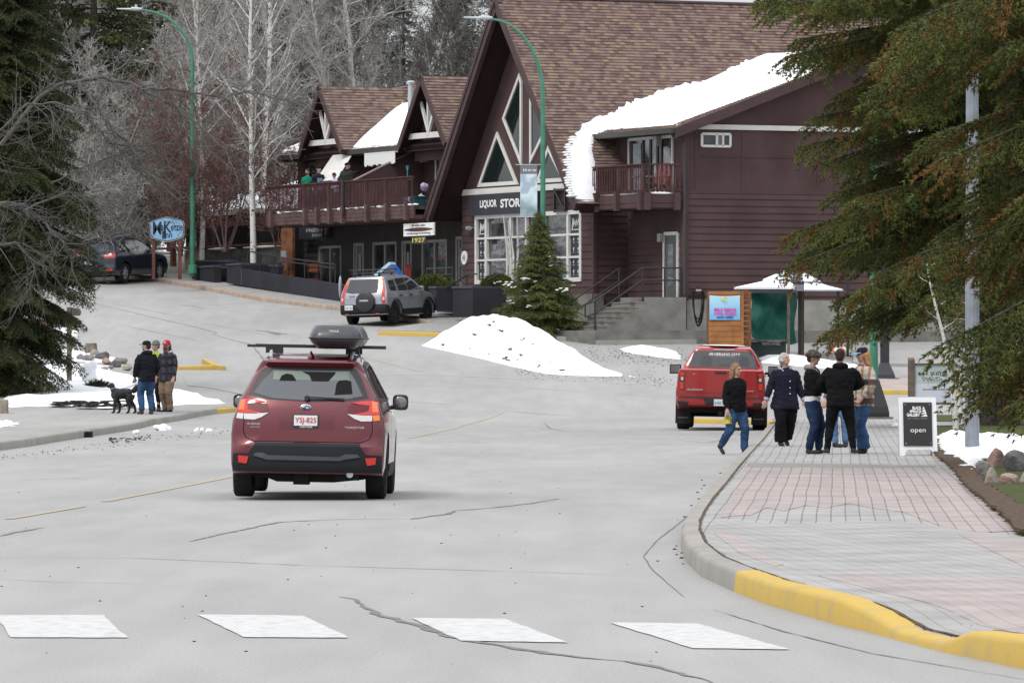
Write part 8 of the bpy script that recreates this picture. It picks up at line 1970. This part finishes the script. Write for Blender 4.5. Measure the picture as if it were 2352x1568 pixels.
# ---- the inn: low building with a snowy roof and open porch
I = thing('inn_building', (X0, Y0, 0), 'low dark inn with snowy roof and open brown porch left of the deck', 'building', rz=BROT)
aI = .2; ib = lambda v, a=aI: qa(v, 540, a)[0]; iz = lambda y, v=560, a=aI: qa(v, y, a)[1]
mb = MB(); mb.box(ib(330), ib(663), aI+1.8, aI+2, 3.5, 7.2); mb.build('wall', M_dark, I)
mb = MB(); z = iz(610)-.6
while z < iz(571): mb.box(ib(468), -27.0, aI, aI+.12, z, min(iz(570), z+.30)); z += .31
mb.box(ib(660), -27.0, aI, aI+.1, 4.6, 6.0); mb.build('log_wall', mat('grey_logs', (.085, .085, .082), .9, var=.2, vscale=3), I)
mb = MB(); mb.box(ib(418), ib(468), aI+.1, aI+.2, 4.4, iz(570, 440)); mb.build('board_wall', mat('pale_boards', (.30, .20, .14), .85, var=.2, vscale=5), I)
mb = MB(); mb.box(ib(340), ib(662), aI-.1, aI+.1, iz(518), iz(507)); mb.box(ib(464), ib(474), aI-.08, aI+.08, iz(575, 468), iz(518, 468)); mb.box(ib(654), ib(662), aI-.08, aI+.08, 4.5, iz(518, 658)); mb.box(ib(345), ib(660), aI-.06, aI+.06, iz(565), iz(560)); mb.box(ib(395), ib(401), aI-.08, aI+.08, 5.2, iz(518, 400)); mb.build('porch_frame', mat('porch_brown', (.13, .052, .036), .8, var=.2, vscale=2), I)
mb = MB(); mb.box(ib(663), ib(689), aI-.3, aI-.2, 3.6, 6.45); mb.build('orange_panel', mat('orange_boards', (.17, .07, .035), .8, var=.3, vscale=5), I)
mb = MB()
for (l, r) in ((475, 545), (555, 650), (405, 435)): c0_, c1_ = ib(l), ib(r); mb.ell(((c0_+c1_)/2, aI, iz(569)), (abs(c1_-c0_)/2, .15, .05), 12, 6)
mb.build('ledge_snow', M_snow, I, smooth=60)
mb = MB(); mb.prismx([(2.2, 7.2), (9.0, 9.0), (15, 7.2)], ib(330), -27.3); rf = mb.build('roof', M_soff, I); mb = MB(); mb.prismx([(2.1, 7.22), (9.0, 9.12), (15, 7.25), (15, 7.5), (9, 9.35), (2.1, 7.42)], ib(328), -27.35); mb.build('roof_snow', M_snow, rf)
mb = MB(); mb.box(qa(648, 584, -.4)[0]-.0, qa(660, 584, -.4)[0], -.45, -.4, iz(593, 650, -.4), iz(576, 650, -.4)); mb.build('plaque', M_galv, I)
# ---- planter walls and ramp along the front
def wallpoly(name, pts, a, d, label, m=M_lw, cat='wall'):
    P_ = [qa(x, y, a) for x, y in pts]; bx_ = P_[0][0]; zb_ = min(q[1] for q in P_); X, Y = wl(bx_, a); t = thing(name, (X, Y, zb_), label, cat, rz=BROT); mb = MB(); mb.prism([(q[0]-bx_, q[1]-zb_) for q in P_], 0, d); mb.build('wall', m, t); 
    top = [P_[i] for i in range(len(P_))]; top = sorted(P_, key=lambda q: -q[1])[:2]; top = sorted(top); mb = MB(); mb.bar((top[0][0]-bx_, d/2, top[0][1]-zb_+.02), (top[1][0]-bx_, d/2, top[1][1]-zb_+.02), d+.06, .07); mb.build('coping', mat('coping_navy', (.06, .06, .085), .7), t); return t
wallpoly('planter_wall', [(440, 616), (491, 612), (491, 648), (440, 640)], -2.1, .3, 'low navy planter wall below the left green lamp post')
wallpoly('planter_wall', [(521, 609), (555, 607), (555, 656), (521, 650)], -2.1, 1.6, 'taller navy wall block at the upper end of the ramp')
wallpoly('planter_wall', [(442, 600), (528, 601), (528, 614), (442, 614)], -1.2, .3, 'dark navy wall behind the first planter wall')
wallpoly('planter_wall', [(491, 616), (521, 616), (521, 650), (491, 646)], -1.5, .3, 'black recessed wall between the two navy planter walls', m=M_black)
wallpoly('planter_wall', [(556, 610), (640, 612), (640, 628), (556, 626)], -1.0, .2, 'long dark wall at the back of the ramp', m=M_navy)
t = wallpoly('ramp_wall', [(556, 619), (769, 652), (786, 656), (786, 694), (556, 656)], -2.1, .28, 'long sloping navy ramp wall in front of the dark shops')
wallpoly('planter_wall', [(985, 661), (1003, 661), (1003, 713), (985, 711)], -2.6, 1.5, 'navy planter wall just right of the silver SUV')
wallpoly('planter_wall', [(1003, 663), (1040, 663), (1040, 718), (1003, 716)], -1.6, 1.0, 'dark planter wall between the SUV and the paler block', m=M_navy)
wallpoly('planter_wall', [(1040, 661), (1086, 661), (1086, 730), (1040, 724)], -2.7, 1.25, 'square navy planter block left of the small spruce')
def rails(name, lines, a, label, posts=()):
    b0_, z0_ = qa(*lines[0][0], a); X, Y = wl(b0_, a); t = thing(name, (X, Y, z0_-1), label, 'railing', rz=BROT); mb = MB(); f = lambda p: (lambda q: (q[0]-b0_, 0, q[1]-z0_+1))(qa(*p, a))
    for l in lines: mb.tube([f(p_) for p_ in l], .028, 6)
    for x, y0, y1 in posts: mb.tube([f((x, y0)), f((x, y1))], .026, 6)
    mb.build('tube_rail', M_black, t, smooth=50)
rails('ramp_railing', [[(568, 578), (578, 578), (652, 592), (768, 607)], [(652, 600), (768, 616)]], -1.75, 'black tube railing sloping down along the ramp', [(569, 578, 615), (597, 581, 620), (628, 587, 628), (661, 593, 634), (700, 598, 638), (770, 606, 652)])
rails('stoop_railing', [[(980, 617), (1040, 615)], [(980, 634), (1040, 630)]], -1.9, 'short black railing by the last shop window left of the liquor store', [(981, 617, 650), (1040, 614, 634)])
rails('step_railing', [[(1022, 665), (1073, 630), (1095, 629)]], -2.2, 'sloping black handrail above the planter wall left of the white shop window', [(1072, 630, 660)])
rails('step_railing', [[(1086, 664), (1148, 629), (1156, 629)]], -2.0, 'sloping black handrail in front of the white shop window', [])
# benches by the shops
for v0, v1, lb in ((680, 708, 'red brown bench left of the hair shop window'), (596, 620, 'red brown bench end near the top of the ramp')):
    b0_, z0_ = qa(v0, 640, -.6); b1_ = qa(v1, 640, -.6)[0]; X, Y = wl(b0_, -.6); t = thing('bench', (X, Y, z0_-.5), lb, 'bench', rz=BROT); L_ = b1_-b0_; mb = MB(); [mb.box(0, L_, .45, .5, .75+.17*i, .88+.17*i) for i in range(2)]; mb.build('backrest', mat('red_wood', (.30, .085, .05), .8), t); mb = MB(); [mb.box(0, L_, .02+.15*i, .14+.15*i, .45, .49) for i in range(3)]; mb.build('seat', mat('red_wood', (.30, .085, .05), .8), t)
    for x in (.1, L_-.1): mb = MB(); mb.box(x-.04, x+.04, .02, .48, -.2, .45); mb.box(x-.04, x+.04, .43, .5, .45, 1.1); mb.build('leg', M_black, t)
# blue and white box behind the SUV
b0_, z0_ = qa(905, 655, -4.4); X, Y = wl(b0_, -4.4); t = thing('carton', (X, Y, z0_), 'large blue and white box tilted on the far side of the silver SUV roof basket', 'box', rz=R(-20)); T = Matrix.Rotation(R(-38), 3, 'Y')
mb = MB(); mb.box(-.32, .32, 0, .5, -.3, .70, T=T); mb.build('box', mat('carton_grey', (.10, .105, .12), .7), t); mb = MB(); mb.box(-.34, .34, -.02, .52, .62, .73, T=T); mb.build('lid', mat('pale_blue', (.40, .58, .72), .6), t); mb = MB(); mb.box(.325, .345, -.01, .5, -.3, .63, T=T); mb.build('blue_side', mat('strong_blue', (.02, .12, .45), .5), t)
b0_, z0_ = qa(937, 632, .6); X, Y = wl(b0_, .6); t = thing('snowshoes', (X, Y, z0_), 'red snowshoes hanging beside the shop door above the blue box', 'snowshoes', rz=BROT)
for dx in (-.12, .14): mb = MB(); mb.tube([(dx+.13*math.cos(q), 0, .42*math.sin(q)) for q in np.linspace(0, 6.283, 17)[:-1]], .02, 5, closed=True); mb.box(dx-.1, dx+.1, -.01, .01, -.25, .3); mb.build('snowshoe', mat('red_sport', (.35, .02, .015), .5), t)
# bare white poles leaning by the shop door
b0_, z0_ = qa(1165, 650, -.5); X, Y = wl(b0_, -.5); t = thing('birch_poles', (X, Y, z0_), 'bundle of bare white birch poles standing before the shop window', 'branches', rz=BROT); mb = MB()
for x0, x1, z1_ in ((0, -.3, 2.3), (.2, .1, 2.1), (.5, .25, 1.8), (.7, .8, 2.2), (.4, -.05, 1.6), (-.2, .15, 1.3)): mb.tube([(x0, 0, 0), ((x0+x1)/2+.04, .05, z1_*.5), (x1, 0, z1_)], [.045, .04, .02], 6)
mb.build('pole', mat('white_bark', (.5, .5, .48), .8), t, smooth=50)
# things on the decks
def on_deck(name, v, a, label, cat, z=6.93): b_ = qa(v, 440, a)[0]; X, Y = wl(b_, a); return thing(name, (X, Y, z), label, cat, rz=BROT)
t = on_deck('snow_shovel', 936, -1.42, 'teal handled shovel leaning upright on the deck railing', 'shovel'); mb = MB(); mb.tube([(0, 0, .1), (0, 0, 1.35)], .018, 6); mb.tube([(-.08, 0, 1.38), (.08, 0, 1.38), (.03, 0, 1.25), (-.03, 0, 1.25)], .02, 6, closed=True); mb.build('handle', mat('teal_plastic', (.01, .22, .22), .5), t); mb = MB(); mb.box(-.2, .2, -.02, .02, 0, .3); mb.build('blade', M_galv, t)
t = on_deck('storage_tub', 948, -1.2, 'dark teal tub on the right end of the deck', 'tub'); mb = MB(); mb.box(-.7, .5, -.15, .3, 0, .28); mb.build('tub', mat('dark_teal_plastic', (.012, .06, .08), .5), t); mb = MB(); mb.box(-.73, .53, -.18, .33, .28, .33); mb.build('lid', mat('dark_teal_plastic', (.012, .06, .08), .5), t)
rs_ = random.Random(2)
for v, z, c, lb in ((968, .25, (.6, .6, .58), 'white plastic bag on the right end of the deck'), (972, .62, (.35, .30, .45), 'lavender bag above the white bag on the deck')):
    t = on_deck('plastic_bag', v, -1.0, lb, 'bag'); m = MB()
    for _ in range(9): m.ell((rs_.uniform(-.15, .15), rs_.uniform(-.1, .1), z+rs_.uniform(-.1, .1)), rs_.uniform(.06, .11), 8, 6)
    m.tube([(-.1, 0, z), (0, 0, z+.2), (.1, 0, z)], .02, 5); addmesh('bag', organic(m, .03, 1), mat('bag_%d' % v, c, .5), t)
t = thing('deck_chair', (*wl(3.45, .55), 6.93), 'dark red slatted deck chair on the right balcony', 'chair', rz=BROT+R(30)); mr = mat('chair_red', (.15, .045, .045), .7)
mb = MB(); [mb.bar((-.25+.1*i, .25, .35), (-.25+.1*i, .55, 1.0+.05*math.sin(i*.6)), .08, .02) for i in range(6)]; mb.build('backrest', mr, t); mb = MB(); [mb.box(-.28, .28, -.3+.1*i, -.22+.1*i, .36-.02*i, .38-.02*i) for i in range(6)]; mb.build('seat', mr, t)
for sg in (-1, 1): mb = MB(); mb.box(sg*.3-.03, sg*.3+.03, -.3, -.24, 0, .58); mb.box(sg*.32-.06, sg*.32+.06, -.35, .4, .58, .6); mb.box(sg*.3-.03, sg*.3+.03, .3, .36, 0, .58); mb.build('arm_frame', mat('orange_wood', (.35, .14, .08), .7), t)
t = thing('side_table', (*wl(2.75, .4), 6.93), 'small grey folding table on the right balcony', 'table', rz=BROT); mb = MB(); mb.box(-.3, .3, -.25, .25, .6, .63); mb.build('tabletop', M_galv, t); 
for x, y in ((-.25, -.2), (.25, -.2), (-.25, .2), (.25, .2)): mb = MB(); mb.tube([(x, y, 0), (-x*.4, y, .6)], .015, 5); mb.build('leg', M_galv, t)
# satellite dish shaped mirror sign by the ramp end
p = p3(783, 690, 190); t = thing('street_mirror', p, 'dark oval board on a thin stand at the lower end of the ramp', 'board'); mb = MB(); mb.ell((-.02, 0, .45), (.06, .12, .38), 12, 10); mb.build('board', M_galv, t, smooth=50); mb = MB(); mb.tube([(-.02, 0, .2), (.02, 0, -.3)], .02, 6); mb.build('stand', M_black, t)
# ---- dog wash booth and canopy
Yb = 173.5; k = Yb/F; zg = G((1665-CX)*k, Yb); t = thing('dog_wash_booth', ((1665-CX)*k, Yb, zg), 'cedar clad booth with a light blue SELF SERVE DOG WASH poster beside the canopy', 'booth'); fx = lambda v: (v-1665)*k; fz = lambda y: CH+(HY-y)*k-zg
mb = MB(); mb.box(fx(1627), fx(1704), 0, 1.6, -.1, fz(671)-.0); mb.build('wall', mat('dark_cedar', (.12, .05, .03), .85, var=.25, vscale=3), t)
mb = MB(); z = 0; zt = fz(676)
while z < zt: mb.box(fx(1627.5), fx(1703), -.022-.004*((int(z*20)) % 2), 0, z+.006, min(z+.155, zt)); z += .16
mb.box(fx(1626.5), fx(1704), -.03, .0, fz(676), fz(669)); mb.build('cedar_board', M_cedar, t)
mb = MB(); mb.box(fx(1703), fx(1708), -.03, .05, 0, fz(669)); mb.box(fx(1721), fx(1726), .3, .38, 0, fz(671)); mb.build('corner_post', M_cedar, t)
mb = MB(); z = 0
while z < zt: mb.box(fx(1708), fx(1721), .2, .22, z+.01, z+.15); z += .16
mb.build('side_board', mat('side_cedar', (.22, .09, .045), .85, var=.25, vscale=3), t)
def poster_mat():
    m = bpy.data.materials.new('poster_print'); m.use_nodes = True; n, l = nodes(m); b = n['Principled BSDF']; b.inputs['Roughness'].default_value = .45; tc_ = n.new('ShaderNodeTexCoord'); sp = n.new('ShaderNodeSeparateXYZ'); r = n.new('ShaderNodeValToRGB'); mr_ = n.new('ShaderNodeMapRange')
    mr_.inputs[1].default_value = fz(734); mr_.inputs[2].default_value = fz(678); l.new(tc_.outputs['Object'], sp.inputs[0]); l.new(sp.outputs[2], mr_.inputs[0]); l.new(mr_.outputs[0], r.inputs[0]); r.color_ramp.elements[0].color = (.13, .42, .72, 1); r.color_ramp.elements[1].color = (.42, .66, .78, 1); l.new(r.outputs[0], b.inputs['Base Color']); return m
n_ = 12; mb = MB(); vs = []
for j in range(n_+1):
    for i in range(n_+1): u = i/n_; w_ = j/n_; sag = .03*math.sin(math.pi*u)*(w_**3); vs.append((fx(1629.5+70*u), -.05-.015*math.sin(u*5+w_*3), fz(734.5-56.5*w_)-sag))
mb.add(vs, [(j*(n_+1)+i, j*(n_+1)+i+1, (j+1)*(n_+1)+i+1, (j+1)*(n_+1)+i) for j in range(n_) for i in range(n_)]); po = mb.build('poster', poster_mat(), t, smooth=60)
mg = mat('magenta_letter', (.62, .035, .32), .6); nb_ = mat('blue_letter', (.02, .06, .30), .6)
q_ = lambda x, y: (fx(1596.3+.1758*x), fz(631.7+.1758*y))
for s_, x0, x1, y0, y1, m_ in (('SELF SERVE', 248, 535, 475, 432, mg), ('DOG WASH', 248, 532, 525, 485, mg), ('NOW OPEN', 285, 495, 568, 537, nb_)): (ax, az), (bx2, bz2) = q_(x0, y0), q_(x1, y1); text_mb(s_, ax, bx2, az, bz2, -.075, bold=.045).build('lettering', m_, po)
mb = MB()
for (x, y, r_) in ((358, 298, .05), (385, 295, .045), (372, 320, .05), (395, 330, .04), (390, 355, .025)): a_, c_ = q_(x, y); mb.ell((a_, -.072, c_), (r_*1.0, .006, r_*.7), 8, 5)
mb.build('duckling_picture', mat('yellow_picture', (.62, .55, .2), .7, var=.3, vscale=9), po)
Yc = 176.5; k = Yc/F; zg = G((1820-CX)*k, Yc); t = thing('canopy_shelter', ((1820-CX)*k, Yc, zg), 'hip roofed canopy shelter with snow on top and a green tarpaulin hung inside', 'shelter'); fx = lambda v: (v-1820)*k; fz = lambda y: CH+(HY-y)*k-zg
def hip(x0, x1, y0, y1, ze, xa, xb, ya, yb_, zt, th=.03): return [(x0, y0, ze), (x1, y0, ze), (x1, y1, ze), (x0, y1, ze), (xa, ya, zt), (xb, ya, zt), (xb, yb_, zt), (xa, yb_, zt)]
FQ = [(0, 1, 5, 4), (1, 2, 6, 5), (2, 3, 7, 6), (3, 0, 4, 7), (4, 5, 6, 7), (3, 2, 1, 0)]
x0, x1 = fx(1679), fx(1938); mb = MB(); mb.add(hip(x0, x1, -1.4, 1.6, fz(669), fx(1752), fx(1880), -.5, .7, fz(651)), FQ); mb.add(hip(fx(1745), fx(1888), -.6, .8, fz(649.5), fx(1800), fx(1845), .0, .2, fz(626)), FQ); cn = mb.build('canopy', mat('slate_canopy', (.075, .08, .10), .6), t)
mb = MB(); z_ = .035
def snp(px, zz_): return [(fx(x), yy_, fz(y)+z_) for x, y, yy_ in px]
mb.add(snp([(1682, 668, -1.36), (1822, 668, -1.36), (1818, 660, -.95), (1812, 655, -.7), (1800, 652, -.55), (1754, 652, -.55)], 0), [(0, 1, 2, 3, 4, 5)]); mb.add(snp([(1842, 668, -1.36), (1930, 668, -1.36), (1900, 660, -.95), (1878, 652, -.55), (1845, 653, -.6)], 0), [(0, 1, 2, 3, 4)])
mb.add(snp([(1750, 648.5, -.57), (1815, 648.5, -.57), (1822, 638, -.25), (1815, 627, -.02), (1802, 627, -.02)], 0), [(0, 1, 2, 3, 4)]); mb.add(snp([(1840, 648.5, -.57), (1882, 648.5, -.57), (1848, 628, -.02), (1838, 630, -.1)], 0), [(0, 1, 2, 3)])
o = mb.build('roof_snow', M_snow, cn); sm_ = o.modifiers.new('s', 'SOLIDIFY'); sm_.thickness = .06; sm_.offset = 1
for nm, l, r, y_, m_ in (('post', 1804, 1810, -1.2, M_olive), ('post', 1834, 1841, .2, M_black), ('post', 1843, 1850, .8, M_olive), ('post', 1917, 1923, -1.2, M_black)): mb = MB(); mb.box(fx(l), fx(r), y_, y_+.09, -.1, fz(669)); mb.build(nm, m_, t)
mb = MB(); vs = []; n_ = 26
for j in range(n_+1):
    for i in range(n_+1): u = i/n_; w_ = j/n_; low = 785-(14*max(0, .25-u)*4 if u < .25 else 0)+6*math.sin(u*9); vs.append((fx(1727+104*u)+.04*math.sin(w_*7), .9+.10*math.sin(u*11+w_*5)+.08*math.sin(u*5-w_*9), fz(672+(low-672)*w_)))
mb.add(vs, [(j*(n_+1)+i, j*(n_+1)+i+1, (j+1)*(n_+1)+i+1, (j+1)*(n_+1)+i) for j in range(n_) for i in range(n_)]); mb.build('tarpaulin', mat('teal_tarp', (.012, .12, .095), .5, col2=(.02, .20, .15), vscale=2, bump=1.5, bscale=5), t, smooth=60)
mb = MB(); mb.box(fx(1709), fx(1806), -.9, -.6, fz(783), fz(780)); mb.build('counter', M_olive, t); mb = MB(); mb.box(fx(1712), fx(1803), -.7, -.66, 0, fz(785)); cp = mb.build('counter_front', mat('counter_dark', (.02, .035, .036), .7), t)
a_, c_ = fx(1748), fx(1790); text_mb('PAWS-n-WHEEL', a_, c_, fz(792.5), fz(785.5), -.71, bold=.015).build('lettering', M_galv, cp)
p = gp(1947, 818, 0); t = thing('black_post', (p.x, p.y, p.z), 'tall thin black post right of the canopy shelter', 'post'); mb = MB(); mb.box(-.04, .04, -.04, .04, 0, 2.4); mb.box(-.12, .12, -.12, .12, -.05, .03); mb.build('post', M_black, t)
# ---- cream house and dark stone building behind the right trees
Yh = 196.0; k = Yh/F; xc = (2085-CX)*k; zg = G(xc, Yh)-.6; t = thing('cream_house', (xc, Yh, zg), 'cream house with dark framed window seen between lamp post and birches', 'house'); fx = lambda v: (v-2085)*k; fz = lambda y: CH+(HY-y)*k-zg
mb = MB(); mb.box(fx(2036), fx(2123), 0, 8, 0, fz(560)); mb.build('wall', mat('cream_render', (.62, .61, .56), .9, var=.05, vscale=2), t); mb = MB()
for a_, b_, c_, d_ in ((2057, 2066, 781, 686), (2108, 2117, 781, 686), (2066, 2108, 744, 738), (2066, 2108, 692, 686), (2056, 2118, 786, 781)): mb.box(fx(a_), fx(b_), -.06, 0, fz(c_), fz(d_))
fr = mb.build('window', M_store, t); mb = MB(); mb.box(fx(2066), fx(2108), -.01, -.002, fz(781), fz(686)); mb.build('pane', mat('pale_pane', (.12, .13, .14), .1, spec=.8), fr); mb = MB(); mb.box(fx(2068), fx(2106), -.04, -.012, fz(778), fz(774)); mb.box(fx(2086), fx(2088), -.04, -.012, fz(774), fz(746)); mb.box(fx(2068), fx(2071), -.04, -.012, fz(774), fz(746)); mb.box(fx(2103), fx(2106), -.04, -.012, fz(774), fz(746)); mb.build('sash', M_white, fr)
mb = MB(); mb.prism([(fx(2030), fz(562)), (fx(2130), fz(562)), (fx(2080), fz(520))], -.4, 8.5); mb.build('roof', M_store, t)
Yh = 193.0; k = Yh/F; xc = (2230-CX)*k; zg = G(xc, Yh)-.6; t = thing('stone_building', (xc, Yh, zg), 'dark grey shingled building behind the birches on the right', 'building'); mb = MB(); mb.box((2124-2230)*k, (2420-2230)*k, 0, 6, 0, 4.6); mb.build('wall', brickmat('dark_stone', (.07, .068, .065), (.11, .105, .10), (.04, .04, .04), .35, .12, msize=.01, coord='Object'), t); mb = MB(); mb.prism([((2110-2230)*k, 4.6), ((2440-2230)*k, 4.6), ((2400-2230)*k, 6.4), ((2150-2230)*k, 6.4)], -.6, 6.5); mb.build('roof', M_store, t)
mb = MB(); mb.box((2170-2230)*k, (2215-2230)*k, -.05, -.005, 1.6, 3.2); mb.build('blue_sign', mat('bright_blue', (.05, .25, .65), .6), t)
struct(drape('far_pavement', gpl([(1960, 838), (2060, 842), (2420, 850), (2420, 818), (1960, 808)]), .1, M_walk, step=2.0, skirt=.15))
struct(kerb('yellow_kerb', gpl([(2024, 906), (2060, 906), (2150, 907), (2300, 908)]), M_yel, h=.14, w=.2, side=1))
struct(drape('side_walk', gpl([(2024, 905), (2300, 907), (2420, 907), (2420, 880), (2020, 880)]), .12, mat('pink_concrete', (.36, .30, .27), .9, var=.1, vscale=2), step=1.5, skirt=.15))
# ---- rocks
def rock(px, w, h, c1, label, seed, dz=.15, d=None, Yo=0, group=None):
    r_ = random.Random(seed); p = gp(px[0], px[1], dz); k = p.y/F; w = w*k/2; h = h*k; bm = bmesh.new(); bmesh.ops.create_icosphere(bm, subdivisions=3, radius=1)
    ax = [Vector((r_.gauss(0, 1), r_.gauss(0, 1), r_.gauss(0, 1))).normalized() for _ in range(9)]; cut = [r_.uniform(.45, .8) for _ in ax]
    for v in bm.verts:
        q = v.co.copy()
        for a, c in zip(ax, cut):
            e = q.dot(a)
            if e > c: q -= a*(e-c)*.9
        q += q.normalized()*.03*math.sin(q.x*7+seed)*math.sin(q.y*6)*math.sin(q.z*8); v.co = Vector((q.x*w*1.08, q.y*(d or w)*.9, q.z*h*.62+h*.36))
    me = bpy.data.meshes.new('rock'); bm.to_mesh(me); bm.free(); me.polygons.foreach_set('use_smooth', [True]*len(me.polygons)); me.set_sharp_from_angle(angle=R(24)); me.materials.append(c1); o = link('rock', me); o.location = p+Vector((0, Yo, 0)); o.rotation_euler = (0, 0, r_.uniform(-.2, .2)); tag(o, label, 'rock', group); return o
rg = mat('grey_granite', (.17, .165, .16), .9, col2=(.27, .26, .25), vscale=7, bump=1.2, bscale=18); rp = mat('pink_granite', (.36, .24, .20), .9, col2=(.24, .19, .17), vscale=6, bump=1.2, bscale=18); rb_ = mat('tan_granite', (.34, .29, .24), .9, col2=(.22, .19, .16), vscale=6, bump=1.2, bscale=18); rd = mat('dark_granite', (.075, .075, .08), .9, col2=(.14, .135, .13), vscale=7, bump=1.2, bscale=18)
for i, (x, y, w, h, m_, lb) in enumerate([(2258, 1096, 42, 52, rg, 'upright grey rock at the left end of the lawn rock pile'), (2292, 1078, 46, 50, rp, 'pink granite rock on top of the lawn rock pile'), (2342, 1086, 72, 56, rd, 'large dark grey boulder at the right frame edge'), (2306, 1112, 58, 29, rp, 'low rounded pink rock in front of the lawn rock pile'), (2270, 1114, 32, 52, rb_, 'narrow tan rock at the front left of the lawn rock pile'), (2348, 1020, 40, 18, rp, 'small pink rock in the snow farther back near the right edge'), (2350, 1112, 26, 40, rb_, 'tan rock half cut off by the right frame edge')]): rock((x, y), w, h, m_, lb, 10+i, .18, Yo=[0, .5, .2, -.5, -.35, 0, -.2][i])
for i, (x, y, w, h, m_, lb) in enumerate([(216, 816, 22, 16, rb_, 'pale rock leaning on the tree stump'), (232, 826, 38, 22, rd, 'dark rock right of the tree stump'), (203, 828, 34, 18, rg, 'grey rock in front of the tree stump'), (244, 836, 26, 17, rp, 'pinkish rock with a cap of snow in the island rock row'), (275, 834, 36, 18, rg, 'wide flat grey rock in the island rock row'), (266, 842, 30, 15, rd, 'dark low rock before the wide grey one'), (292, 850, 26, 17, rb_, 'beige square rock nearest the two men'), (240, 850, 20, 12, rp, 'small pink rock lying lowest in the row'), (255, 846, 14, 9, rg, 'smallest grey rock between pink rocks'), (185, 826, 24, 18, rg, 'grey rock just right of the sign post'), (136, 836, 20, 22, rd, 'dark rock left of the sign post')]): rock((x, y), w, h, m_, lb, 40+i, .15)
p = gp(209, 809, .15); k = p.y/F; t = thing('tree_stump', p, 'grey weathered tree stump behind the rocks on the island', 'stump'); m = MB(); m.tube([(0, 0, -.1), (0, 0, .05), (0, 0, .28)], [.24, .2, .17], 14); m.build('stump', M_wood, t, smooth=30)
lumps((203, 862), .01, 1, 'snow_lump', 'tiny snow crumb beside the dirty snow mound', 3)
p = gp(203, 873, .28); m = MB(); rr = random.Random(6)
for _ in range(26): m.ell((rr.uniform(-.14, .14), rr.uniform(-.12, .12), rr.uniform(0, .42)), rr.uniform(.09, .15), 8, 6)
m.ell((0, 0, .22), (.22, .18, .30), 12, 8); o = addmesh('snow_lump', organic(m, .025, 3), M_dsnow, None); o.location = p; tag(o, 'upright dirty snow lump standing on the island snow bank', 'snow')
rs = np.random.RandomState(4); N = 260; P_ = np.stack([rs.normal(0, .13, N), rs.normal(0, .05, N), np.abs(rs.normal(0, .06, N))], 1); Vn, Fn = blades(P_, P_+[.1, 0, .1], 6, .09, .011, rs); p = gp(222, 886, .28); t = thing('fallen_sprig', p, 'small dark spruce sprig lying on the snow left of the dog', 'branch'); link('needles', np_mesh('needles', Vn, Fn, M_needd), t)
# earth showing through the edge of the snow bank
rr = random.Random(12); m = MB()
for x, y, w in [(140, 928, .2), (160, 924, .3), (180, 922, .35), (200, 924, .35), (220, 928, .35), (240, 931, .3), (258, 932, .25), (245, 917, .2), (262, 922, .25), (280, 929, .2), (190, 926, .3), (210, 932, .3), (150, 927, .2), (230, 924, .15)]:
    q = gp(x, y, .22)
    for _ in range(9): m.ell(q+Vector((rr.uniform(-w, w)*1.2, rr.uniform(-.3, .3), rr.uniform(-.01, .02))), (rr.uniform(.05, .16), rr.uniform(.1, .3), rr.uniform(.008, .022)), 7, 5)
tag(m.build('bare_earth', mat('wet_earth', (.02, .017, .014), .95), smooth=60), 'dark bare earth showing along the lower edge of the snow bank', 'earth', kind='stuff')
# sign post with boards at the left, and stone block
p = gp(159, 873, .28); k = p.y/F; t = thing('sign_post', p, 'weathered grey wooden post with sign boards beside the left spruce', 'sign post'); fx = lambda v: (v-159)*k; fz = lambda y: (873-y)*k
mb = MB(); mb.tube([(0, 0, -.2), (0, 0, fz(705))], [.075, .068], 10); mb.build('post', M_wood, t, smooth=40); mb = MB(); mb.prism([(fx(165), fz(725)), (fx(184), fz(725)), (fx(187), fz(717)), (fx(184), fz(709)), (fx(165), fz(706))], -.05, .0); mb.build('board', M_wood, t); mb = MB(); mb.box(fx(100), fx(153), -.05, 0, fz(727), fz(717)); mb.build('board', M_wood, t)
mb = MB(); mb.box(fx(70), fx(124), -.04, .0, fz(751), fz(734)); bd = mb.build('board', mat('maroon_board', (.05, .025, .025), .7), t); text_mb('WILLIAM', fx(82), fx(118), fz(746), fz(740), -.045, bold=.02).build('lettering', mat('yellow_letter', (.45, .33, .03), .6), bd); mb = MB(); mb.box(fx(70), fx(76), -.03, .05, -.3, fz(734)); mb.build('board_post', M_wood, t)
p = gp(5, 948, .15); t = thing('stone_block', p, 'square tan stone block at the left edge of the pavement', 'block'); mb = MB(); mb.box(-.3, .14, -.15, .2, -.05, .33); o = mb.build('stone', rb_, t); bv_ = o.modifiers.new('b', 'BEVEL'); bv_.width = .02
# storm drain notch in the left kerb
p = gp(205, 1004, .0); t = thing('storm_drain', p, 'dark drain opening in the left kerb', 'drain'); mb = MB(); mb.box(-.07, .07, -.3, .1, 0, .12); mb.build('opening', M_dark, t)

for o_ in scene.objects:
    if o_.name.split('.')[0] in ('ledge_snow', 'snow_scrap') and o_.parent: o_['kind'] = 'stuff'
